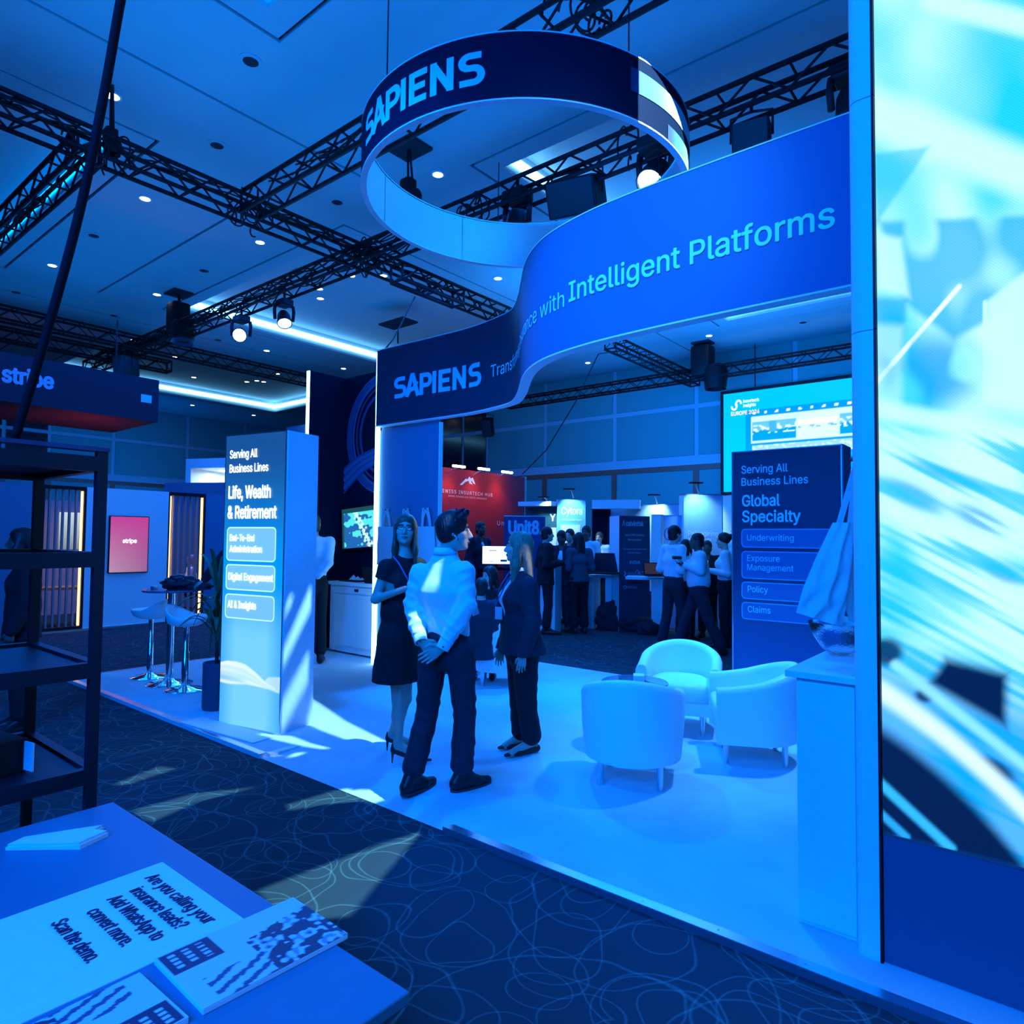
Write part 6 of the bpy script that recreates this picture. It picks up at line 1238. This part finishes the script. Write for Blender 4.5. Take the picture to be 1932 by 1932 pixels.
    for n in 'LR':
        if topkind == 'dress': m_ = J['sho' + n] * .62 + J['elb' + n] * .38; V.cone(J['sho' + n], m_, (.050 + et) * B * wf, (.050 + et) * B * wf, .03); V.cut(m_, m_ - J['sho' + n], m_ - .09 * np.ones(3), m_ + .09 * np.ones(3)); continue
        V.cone(J['sho' + n], J['elb' + n], (.050 + et) * B * wf, (.045 + et * .8) * B * wf, .03, fold=fa); w_ = J['wri' + n]; el = J['elb' + n]; mid = el * .5 + w_ * .5; V.cone(el, mid, (.044 + et * .9) * B * wf, (.040 + et * .9) * B * wf, .015, fold=fa); V.cone(mid, w_ - (nrm(w_ - mid) * .035 if fine and topkind == 'shirt' else 0), (.039 + et * .9) * B * wf, (.030 + et * .75) * B * wf, .01, fold=fa)
    if topkind == 'dress':
        hb_ = J['hem']; V.econe(hem + u * .06, hb_, (.185 * B, .145 * B), (.215 * B, .185 * B), hr, .04, fold=fold_fn(.010, ((34, 10, 2, .9), (-30, 24, 3, .7)), seed + 3)); V.cut(hb_ + u * .015, -u)
    else: V.cut(hem, -u, [lo[0], lo[1], hem[2] - .28], [hi[0], hi[1], hem[2] + .05]) if topkind == 'never' else None
    if topkind in ('jacket', 'blazer', 'loose', 'shirt'):
        ctr = (J['hipc'] + hem) / 2; m_ = .235 * B
        V.cut(hem, -u, [ctr[0] - m_, ctr[1] - m_, hem[2] - .22], [ctr[0] + m_, ctr[1] + m_, hem[2] + .01]) if topkind != 'shirt' else None
    # neck opening
    V.ell(J['neck'] + f * (.045 if topkind == 'dress' else .012) * k + u * (.030 if topkind == 'dress' else .045) * k, [r, f, u], ((.090 if topkind == 'dress' else .058) * k, (.075 if topkind == 'dress' else .056) * k, .06 * k), .006, 'sub')
    if topkind in ('jacket', 'blazer'):   # open front showing the shirt
        V.cone(J['chest'] + f * .16 * k + u * .16 * k, J['waist'] + f * .17 * k, .075 * k, .045 * k, .01, 'sub'); V.cone(J['neck'] + f * .07 * k, J['chest'] + f * .15 * k + u * .1 * k, .045 * k, .07 * k, .01, 'sub')
    tp = V.build({'shirt': 'shirt', 'jacket': 'jacket', 'blazer': 'blazer', 'dress': 'dress', 'loose': 'jacket'}[topkind], top, t, 1)
    if topkind in ('jacket', 'blazer'):
        V = Vol(lo, [hi[0], hi[1], J['neck'][2] + .10], hh); V.econe(J['waist'] - u * .06, J['chest'], ((.125 + .01) * B * wf, (.088 + .012) * B), ((.15 + .008) * B * wf, (.102 + .012) * B), r, .03); V.econe(J['chest'], J['neck'] - u * .04, ((.15 + .008) * B * wf, (.102 + .012) * B), (.075 * B, .06 * B), r, .04)
        if female:
            for q in (-1, 1): V.ell(J['chest'] + (r * q * .066 + f * .082) * k, [r, f, u], (.066 * k, .060 * k, .064 * k), .04)
        V.ell(J['neck'] + f * .02 * k + u * .05 * k, [r, f, u], (.055 * k, .06 * k, .065 * k), .006, 'sub'); V.build('shirt', SHIRT, t, 1)
    if topkind in ('shirt', 'jacket') and fine or topkind == 'blazer':   # collar band
        b = MB(); n_ = J['neck'] + u * .012 * k; b.grid([[n_ + (r * .064 * math.cos(a) + f * (.062 * math.sin(a) + .004)) * k + u * (.030 - .012 * max(0, math.sin(a))) * k, n_ + (r * .078 * math.cos(a) + f * (.076 * math.sin(a) + .004)) * k - u * (.014 + .012 * max(0, math.sin(a))) * k] for a in [2 * PI * (i + .5) / 32 + PI / 2 for i in range(32)]]); o = b.build('collar', SHIRT if topkind != 'blazer' else SHIRT, t, True, world=False); md = o.modifiers.new('thickness', 'SOLIDIFY'); md.thickness = .004
    return t, J, P, k, (r, f, u)
class Pose:
    """turns measured picture points at a chosen distance into the local frame of a person standing at loc"""
    def __init__(s, loc, rz=None): s.loc = Vector(loc); s.rz = YAW if rz is None else rz; s.d = (s.loc - EYEP).dot(_F); s.M = Matrix.Rotation(-s.rz, 3, 'Z')
    def w(s, p): return np.array((s.M @ (Vector(p) - s.loc))[:])
    def __call__(s, x, y, dy=0.0): return s.w(atd(x, y, s.d + dy))
    def floor(s, x, y, z=0.0): return s.w(atz(x, y, z))
# --- man in the white shirt, back to the viewer, hands clasped behind him
L = atz(838, 1493); q = Pose(L); fr = frame(-.50)
heelL, toeL, heelR, toeR = q.floor(768, 1499), q.floor(806, 1483), q.floor(864, 1493), q.floor(908, 1480); up = np.array([0, 0, 1.0])
J = dict(head=q(856, 1003), neck=q(840, 1046), shoL=q(793, 1083, .08), shoR=q(876, 1080, -.08), elbL=q(779, 1142, .06), elbR=q(880, 1142, -.14), wriL=q(794, 1209, -.13), wriR=q(836, 1221, -.20), hipc=q(843, 1222), waist=q(842, 1180), chest=q(837, 1115),
         hipL=q(818, 1234, .05), hipR=q(868, 1234, -.05), kneL=q(806, 1345, .06), kneR=q(877, 1347, .02), ankL=q(783, 1462, .0), ankR=q(872, 1462, .0), toeL=toeL + up * .03, toeR=toeR + up * .03,
         hdL=(.62, -.10, -.62), hnL=(-.1, 1, .1), htL=(.6, -.3, .6), hdR=(-.80, .02, -.50), hnR=(.05, -1, .1), htR=(-.3, -.2, .9))
J['ankL'] = heelL + up * .095 + np.array([.02, .03, 0]); J['ankR'] = heelR + up * .095 + np.array([.02, .03, 0])
def backfold(X, Y, Z):
    a = (.75 - np.abs(np.sin(X * 17 + Z * 7 + 1.1 * np.sin(Z * 5 + X * 4)))) * np.clip((1.44 - Z) * 2.4, 0, 1) * (.6 + .4 * np.sin(X * 9 + Z * 6)); b = (.7 - np.abs(np.sin(Z * 30 + X * 12 + .9 * np.sin(X * 14)))) * np.clip((1.22 - Z) * 6, 0, 1) * (.5 + .5 * np.sin(X * 8 - Z * 9)); return -.020 * a - .018 * b
t, J, P, k, fr_ = person('man in white shirt and dark trousers seen from behind, hands clasped behind his back', L, -.50, 1.86, .0062, J, fr, (-1.48, -.03, 0), SKIN, ('quiff', HAIRD), SHIRT, 'shirt', TROU, 'trousers', SHOE, 1.0, .98, True, hipfr=frame(-.75), fold=1.9, curl={'L': .9, 'R': .25}, folds=backfold, seed=4)
for n in 'LR':   # wide shirt cuffs with a button
    a, d = J['wri' + n], nrm(J['wri' + n] - J['elb' + n]); fm = Vector((0, 0, 1)).rotation_difference(Vector(d)).to_matrix()
    c = MB().lathe([(.046, .0), (.047, .004), (.042, .075), (.037, .077), (.034, .07), (.038, .01)], Vector(a - d * .062), 24, axis=fm).build('cuff', SHIRT, t, 40, world=False); MB().lathe([(0, .004), (.006, .003), (.006, 0)], Vector(a - d * .01) + Vector((0, -.045, 0)), 10, axis=rotm(PI / 2)).build('button', CHROME, c, world=False)
b = MB(); b.tube([q(898, 1132, .02), q(901, 1146, .0)], .004, 6); b.build('lanyard', LANY, t, world=False); c_ = q(896, 1150, -.0); MB().box(c_, (.05, .012, .075), rotm(0, -.25, .6), .003).build('name_badge', BADGE, t, world=False)
e_ = Vector(P(.074, .004, -.022)); MB().tube([e_, e_ + Vector((.012, -.004, -.012)), e_ + Vector((.020, -.004, -.032))], [.006, .0045, .003], 8).build('earbud', WHITE, t, True, world=False)
# --- woman in the black dress, glasses, turned to the viewer
L = atz(752, 1440); q = Pose(L); fr = frame(-2.35)
J = dict(head=q(765, 1001), neck=q(763, 1046, .01), shoL=q(790, 1068, .08), shoR=q(729, 1071, -.10), elbR=q(708, 1131, -.13), elbL=q(803, 1126, .02), wriR=q(764, 1111, -.25), wriL=q(800, 1104, -.16), hipc=q(752, 1193), waist=q(754, 1146), chest=q(757, 1098),
         hipL=q(764, 1205, .05), hipR=q(744, 1205, -.05), kneL=q(764, 1318, .06), kneR=q(752, 1318, -.02), hem=q(748, 1286),
         hdR=(.9, -.2, .18), hnR=(0, .3, 1), htR=(.2, 1, .3), hdL=(-.6, -.7, .1), hnL=(0, .3, 1), htL=(.3, -.5, .4))
h1, t1, h2, t2 = q.floor(731, 1418), q.floor(792, 1420), q.floor(741, 1441), q.floor(800, 1440)
J.update(ankL=h1 + up * .135 + np.array([.035, 0, 0]), toeL=t1 + up * .03, ankR=h2 + up * .135 + np.array([.035, 0, 0]), toeR=t2 + up * .03)
t, J, P, k, fr_ = person('woman in sleeveless black dress, glasses and stiletto heels looking at the viewer', L, -2.35, 1.74, .0062, J, fr, (PI + .10, .10, .05), SKIN, ('long', HAIRB), BLKCL, 'dress', None, 'none', 'heels', .98, .96, True, True, True, hipfr=frame(-1.9), curl=.5, seed=9)
b = MB(); b.tube([q(742, 1050, -.10), q(752, 1062, -.14), q(762, 1080, -.17), q(775, 1104, -.19)], .0065, 6); b.build('lanyard', LANY, t, True, world=False)
# --- woman in the dark blazer in profile
L = atz(986, 1424); q = Pose(L); fr = frame(1.92)
J = dict(head=q(979, 1033), neck=q(982, 1080), shoL=q(996, 1106, -.15), shoR=q(974, 1104, .17), elbL=q(1006, 1172, -.20), elbR=q(968, 1172, .20), wriL=q(988, 1236, -.22), wriR=q(946, 1222, .17), hipc=q(985, 1222), waist=q(980, 1172), chest=q(978, 1128),
         hipL=q(990, 1232, -.08), hipR=q(980, 1232, .08), kneL=q(994, 1330, -.08), kneR=q(980, 1326, .08), hdL=(-.22, .0, -1), hnL=(.3, 1, 0), htL=(-1, 0, -.2), hdR=(-.15, 0, -1), hnR=(.3, -1, 0), htR=(-1, 0, -.2))
h1, t1, h2, t2 = q.floor(1004, 1421), q.floor(964, 1429), q.floor(984, 1410), q.floor(952, 1415)
J.update(ankL=h1 + up * .09, toeL=t1 + up * .03, ankR=h2 + up * .09, toeR=t2 + up * .03)
t, J, P, k, fr_ = person('woman in dark blazer and flat shoes in profile, fair-tipped long hair, wearing a badge', L, 1.92, 1.74, .0062, J, fr, (1.60, .02, 0), SKIN, ('long', HAIRL), SUIT, 'blazer', BLKCL, 'trousers', 'flats', 1.10, .96, True, False, True, curl=.45, seed=12)
b = MB(); b.tube([q(972, 1076, -.06), q(955, 1100, -.08), q(938, 1135, -.08), q(935, 1142, -.05)], .005, 6).tube([q(962, 1078, .06), q(945, 1105, .04), q(933, 1140, .0)], .005, 6); b.build('lanyard', LANY, t, True, world=False); MB().box(q(941, 1157, -.09), (.062, .012, .095), rotm(0, 0, -.5), .003).build('name_badge', BADGE, t, world=False)
# --- people farther back
HB = .0165
def far(label, x, top, d, yaw, top_m=SUIT, kind='jacket', bot=TROU, skin=SKIN, hair=('short', HAIRD), head=None, mod=None, z=FZ, feet=None, step=0.0, build=1.0, fem=False, belly=0.0, sit=None, bk='trousers', face=True, stance=.1, h=HB, glasses=False):
    p = atd(x, 1016, d); p.z = z; dz = (EYEP + ray(x, top) * d).z - z; H = dz / 1.005
    if sit: H = dz / .76
    J, fr, k = default_joints(yaw, H, step=step, stance=stance); r, f, u = fr
    if sit:
        dn = u * (.425 * k)
        for n in list(J):
            if n[:3] in ('kne', 'ank', 'toe') or n[:2] in ('hd', 'hn', 'ht') and n != 'head': continue
            J[n] = J[n] - dn
        for n, s_ in (('L', -1), ('R', 1)):
            J['kne' + n] = J['hip' + n] + f * .43 * k + r * s_ * .03; J['ank' + n] = J['kne' + n] + f * .02 - u * (J['kne' + n][2] - .085 * k); J['toe' + n] = J['ank' + n] + f * .18 * k - u * .05 * k; J['wri' + n] = J['hip' + n] + f * .22 * k + u * .10 * k; J['elb' + n] = J['sho' + n] - u * .26 * k - f * .02; J['hd' + n] = f; J['hn' + n] = -u; J['ht' + n] = -r * s_
    q = Pose(p)
    if mod:
        for n, v in mod(q, J, fr, k).items(): J[n] = np.array(v, float)
    return person(label, p, yaw, H, h, J, fr, head or (yaw, -.05, 0), skin, hair, top_m, kind, bot, bk, SHOE, build, 1.0, False, glasses, fem, curl=.6, seed=int(x), faceon=face, belly=belly)
def bent(q, J, fr, k, lift=.10, fwd=.26, inn=.10):
    r, f, u = fr; return {'wriL': J['waist'] + (f * fwd - r * inn + u * lift) * k, 'wriR': J['waist'] + (f * fwd + r * inn + u * lift) * k, 'elbL': J['elbL'] - f * .03 * k, 'elbR': J['elbR'] - f * .03 * k, 'hdL': f + r * .5, 'hdR': f - r * .5, 'hnL': -u + r, 'hnR': -u - r, 'htL': u, 'htR': u}
far('man in white shirt by the counter, half hidden by the bright totem', 592, 968, 8.95, .45, SHIRT, 'shirt', BLKCL, hair=('crop', HAIRB), z=0, mod=lambda q, J, fr, k: {'elbR': q(619, 1062, -.05), 'wriR': q(600, 1086, -.12), 'hdR': (-1, -.2, 0), 'hnR': (0, 1, 0), 'htR': (0, 0, 1)}, h=.011)
far('man in dark suit standing before the red wall', 905, 983, 13.3, -2.3, skin=SKIND, hair=('crop', HAIRD))
far('seated woman with dark hair facing the seated man in the lounge', 927, 1068, 8.7, 2.3, BLKCL, 'loose', BLKCL, hair=('bob', HAIRD), fem=True, z=FZ, sit=True)
far('seated man in dark jacket seen from behind in the far armchair', 909, 1090, 7.60, -.03, SUIT, 'jacket', TROU, hair=('short', HAIRD), z=0, sit=True, h=.012)
far('man in dark suit facing right, just right of the Unit8 panel', 1030, 993, 12.2, -1.35, BLKCL, 'jacket', BLKCL, mod=bent)
far('man in open dark jacket, white shirt and lanyard looking down', 1060, 1000, 12.7, 2.85, SUIT, 'jacket', TROU, hair=('short', HAIRD), skin=SKIND, head=(2.7, -.35, 0), mod=lambda q, J, fr, k: {'wriR': q(1036, 1063, -.2), 'hdR': (-.6, -.4, -.2), 'hnR': (0, 0, -1), 'htR': (0, -1, 0)})
far('man in dark suit between the others, only head and shoulders showing', 1076, 997, 13.7, 2.5)
far('woman with long dark hair and grey jacket seen from behind', 1093, 1004, 12.3, .35, GREYJ, 'loose', BLKCL, hair=('longback', HAIRD), fem=True, build=1.08, mod=bent)
far('man in white shirt with lanyard right of the woman in grey jacket', 1107, 991, 13.6, 2.6, SHIRT, 'shirt', TROU, skin=SKIND)
far('woman in white jacket over black, farthest back left of the calvinrisk sign', 1131, 1003, 15.2, 2.7, WHITEFAB, 'jacket', BLKCL, hair=('bun', HAIRB), fem=True)
far('man in white shirt facing right, right of the laptop desk', 1271, 990, 10.55, -1.15, SHIRT, 'shirt', TROU, step=.12, mod=lambda q, J, fr, k: bent(q, J, fr, k, .16, .30, .02))
tt = far('bald man in white shirt striding left with a small dark box in his hands', 1318, 1004, 10.25, 1.45, SHIRT, 'shirt', TROU, skin=SKIND, hair=('crop', HAIRD), step=.30, build=1.15, belly=.6, mod=lambda q, J, fr, k: {'wriL': q(1293, 1066, -.06), 'wriR': q(1295, 1064, .12), 'elbL': q(1322, 1078, -.2), 'elbR': q(1318, 1078, .2), 'hdL': (-1, .2, .1), 'hdR': (-1, -.2, .1), 'hnL': (0, .6, .8), 'hnR': (0, -.6, .8), 'htL': (-.4, .1, 1), 'htR': (-.4, -.1, 1)})
p = atd(1277, 1052, 10.22); tag(MB().box(p, (.13, .09, .045), rotm(.1, 0, YAW), .006).build('small_box', mat('orange_dark_box', (.12, .035, .02), .5)), 'small dark orange box held by the bald striding man', 'box')
far('person in white shirt with dark hair seen from behind between two men', 1293, 1017, 11.5, -.6, SHIRT, 'shirt', BLKCL, hair=('bob', HAIRD), mod=bent)
far('man in black jacket half hidden behind the bald striding man', 1335, 1019, 11.9, 2.7, BLKCL, 'jacket', BLKCL, skin=SKIND)
far('woman in white blouse with dark hair in a bun, right of the bald man', 1368, 1004, 10.9, 1.2, SHIRT, 'shirt', BLKCL, hair=('bun', HAIRD), fem=True, mod=bent)
far('man with glasses in white shirt cut off by the dark totem', 1394, 986, 11.6, 2.3, SHIRT, 'shirt', TROU, hair=('crop', HAIRG), glasses=True)
far('dark-clothed person standing in the aisle behind the rack, far left', 48, 994, 5.9, 2.2, BLKCL, 'jacket', BLKCL, skin=SKIND, hair=('bob', HAIRD), h=.013)
far('grey-haired person sitting behind the right slatted opening', 362, 1046, 14.5, -1.0, WHITEFAB, 'shirt', TROU, hair=('crop', HAIRG), sit=True)
far('person in black behind the bright totem, one arm reaching to the bar table', 452, 1000, 7.6, 1.3, BLKCL, 'loose', BLKCL, z=0, mod=lambda q, J, fr, k: {'shoL': q(425, 1048, -.1), 'elbL': q(404, 1072, -.15), 'wriL': q(386, 1094, -.2), 'hdL': (-.8, -.1, -.5), 'hnL': (0, 0, -1), 'htL': (0, -1, 0)}, h=.013)
# ------------------------------------------------------------------ foreground desk and what lies on it
TZ = .75
dk = thing('desk', 'deep blue desk with a light-topped edge in the near left corner', 'desk', (-1.8, .4, FZ))
MB().box((-1.805, .36, TZ - .014), (1.52, 1.22, .028), None, .004).build('desk_top', mat('desk_blue', (.02, .17, .26), .4), dk)
MB().box((-1.805, .36, TZ - .05), (1.44, 1.14, .044)).build('under_frame', BLACK, dk)
l = MB().box((-1.12, .88, (TZ - .07 + FZ) / 2), (.05, .05, TZ - .07 - FZ)).build('leg', BLACK, dk)
for x in (-2.5, -1.12):
    for y in (.88, -.15):
        if (x, y) != (-1.12, .88): part_copy(l, dk, Matrix.Translation(Vector((x + 1.12, y - .88, 0))) @ l.matrix_basis)
PAPER = mat('white_paper', (.60, .76, .82), .7); INK = mat('dark_ink', (.03, .04, .09), .7)
pc = thing('leaflet', 'white leaflet with dark wording lying on the desk', 'leaflet', (-1.76, .6, TZ))
MB().bx(-1.985, -1.538, .15, .885, TZ, TZ + .0025).build('sheet', PAPER, pc)
for i, (s, wd) in enumerate((('Are you calling your', .335), ('insurance leads?', .265), ('Add WhatsApp to', .27), ('convert more.', .215), ('Scan the demo.', .23))):
    y = [.812, .758, .704, .650, .578][i]; x0 = [-1.925, -1.885, -1.885, -1.86, -1.87][i]
    write(s, pc, (x0, y, TZ + .0028), (1, 0, 0), (0, 1, 0), .034, INK, wd, .004, off=.0006)
nk = thing('paper_napkin', 'torn folded white napkin on the far left of the desk', 'napkin', (-2.35, .72, TZ))
b = MB(); F_ = [(x_ * .84 - 2.335 * .16, y_ * .84 + .74 * .16) for x_, y_ in [(-2.455, .66), (-2.37, .80), (-2.345, .885), (-2.315, .845), (-2.275, .875), (-2.245, .80), (-2.235, .77), (-2.29, .715), (-2.37, .64), (-2.42, .60)]]
for z0, z1, s in ((.0, .008, 1.0), (.009, .016, .96)):
    k = len(b.v); n = len(F_); cx_, cy_ = -2.35, .73
    b.v += [(cx_ + (x - cx_) * s, cy_ + (y - cy_) * s, TZ + z0 + .002 * math.sin(i)) for i, (x, y) in enumerate(F_)] + [(cx_ + (x - cx_) * s, cy_ + (y - cy_) * s, TZ + z1 + .006 * abs(math.sin(i * 1.7))) for i, (x, y) in enumerate(F_)]
    b.f += [tuple(k + i for i in reversed(range(n))), tuple(k + n + i for i in range(n))] + [(k + i, k + (i + 1) % n, k + n + (i + 1) % n, k + n + i) for i in range(n)]
b.build('folded_paper', PAPER, nk)
def cover(seed, flip):
    def f(U, V):
        if flip: V = 1 - V; U = 1 - U
        base = np.ones((len(U), 3)) * np.array([.52, .62, .70]); n_ = noise2(U, V, 3.0, seed); n3 = noise2(U, V, 9, seed + 3)
        ph = (V > .48) & (U > .36 - .25 * (V - .5)); dark = ph & (n_ + .5 * n3 > -.05); base[dark] = (.04, .05, .09); mid = ph & (n_ + .5 * n3 <= -.05) & (n3 > 0); base[mid] = (.22, .28, .36)
        lo = (V > .12) & (V <= .50) & (U > .62); s = lo & (np.sin(U * 40 + V * 25) + n3 > .3); base[s] = (.06, .08, .14)
        bx_ = (U > .02) & (U < .40) & (V > .02) & (V < .34); base[bx_] = (.03, .035, .08); 
        for r_ in range(3): t = bx_ & (np.abs(V - (.08 + .09 * r_)) < .022) & (np.sin(U * 90 + r_) > -.1) & (U > .07) & (U < .34); base[t] = (.55, .62, .7)
        return base
    return f
CV = vcol_mat('printed_cover', .35)
def mag(label, c, rz, w, d, seed, flip, h=.012):
    t = thing('magazine', label, 'magazine', (c[0], c[1], TZ), rz)
    MB().box((0, 0, h / 2), (w, d, h), None, .002).build('pages', PAPER, t, world=False)
    o = painted('cover', None, lambda u, v: Vector(((u - .5) * w, (v - .5) * d, h + .0008)), cover(seed, flip), 70, 90, CV); o.parent = t
mag('magazine with a photo cover lying near the desk edge, nearer the right corner', (-1.41, .835, 0), -.03, .235, .335, 2, False); mag('second photo magazine turned the other way, at the bottom edge of the desk', (-1.40, .47, 0), .02, .21, .33, 6, True)
# ------------------------------------------------------------------ black shelf rack at the left edge
rk = thing('shelf_rack', 'black steel shelf rack at the left edge, nearest the viewer', 'rack', (-3.1, .6, FZ))
RKM = mat('rack_black', (.010, .014, .022), .4, var=.3, scale=6, spec=.25); q = .034
X1, X2, X3 = -2.735, -3.43, -3.86; Y1, Y0 = .955, -.35
p_ = MB().bx(X1 - q / 2, X1 + q / 2, Y1 - q / 2, Y1 + q / 2, FZ, 1.985).build('post', RKM, rk)
for x, y in ((X2, Y1), (X1, Y0), (X2, Y0)): part_copy(p_, rk, Matrix.Translation((x - X1, y - Y1, 0)) @ p_.matrix_basis)
for z in (1.965, 1.615, 1.215, .835, .42):
    for y in (Y0, Y1): MB().bx(X2 + q / 2, X1 - q / 2, y - q / 2, y + q / 2, z - .05, z).build('side_rail', RKM, rk)
    for x in (X1, X2): MB().bx(x - q / 2, x + q / 2, Y0 + q / 2, Y1 - q / 2, z - .055, z).build('long_rail', RKM, rk)
    if z != 1.615 and z != .42: MB().bx(X2 + q / 2, X1 - q / 2, Y0 + q / 2, Y1 - q / 2, z - .03, z - .012).build('shelf_board', RKM, rk)
MB().bx(X1 - q, X1 + q * .6, Y0, Y1 + q * .6, 1.985, 2.0).build('top_edge', mat('worn_blue_edge', (.02, .05, .11), .5, var=.5, scale=9), rk)
bx_ = thing('dark_box_file', 'dark box with a white open end on a lower shelf of the black rack', 'box', (-2.98, .62, .823)); MB().box((-3.0, .60, .883), (.28, .36, .12), rotm(0, 0, .2), .004).build('box_body', BLACK, bx_); MB().box((-2.965, .782, .883), (.25, .006, .10), rotm(0, 0, .2)).build('white_end', WHITE, bx_)
bx_ = thing('paper_stack', 'pale paper stack at the near end of a lower rack shelf', 'papers', (-2.83, .42, .823)); MB().box((-2.85, .44, .845), (.16, .22, .04), rotm(0, 0, -.1)).build('paper', PAPER, bx_)
wirep = catmull([atd(245, -60, 2.35), atd(228, 0, 2.35), atd(195, 185, 2.36), atd(150, 400, 2.38), atd(85, 640, 2.40), atd(26, 836, 2.44)], 8)
tag(MB().tube(wirep, [.0155] * len(wirep), 10).build('bent_pole', mat('pole_black', (.006, .007, .010), .75, spec=.1), None, True), 'thin bent black pole rising from the rack top past the picture edge', 'pole')
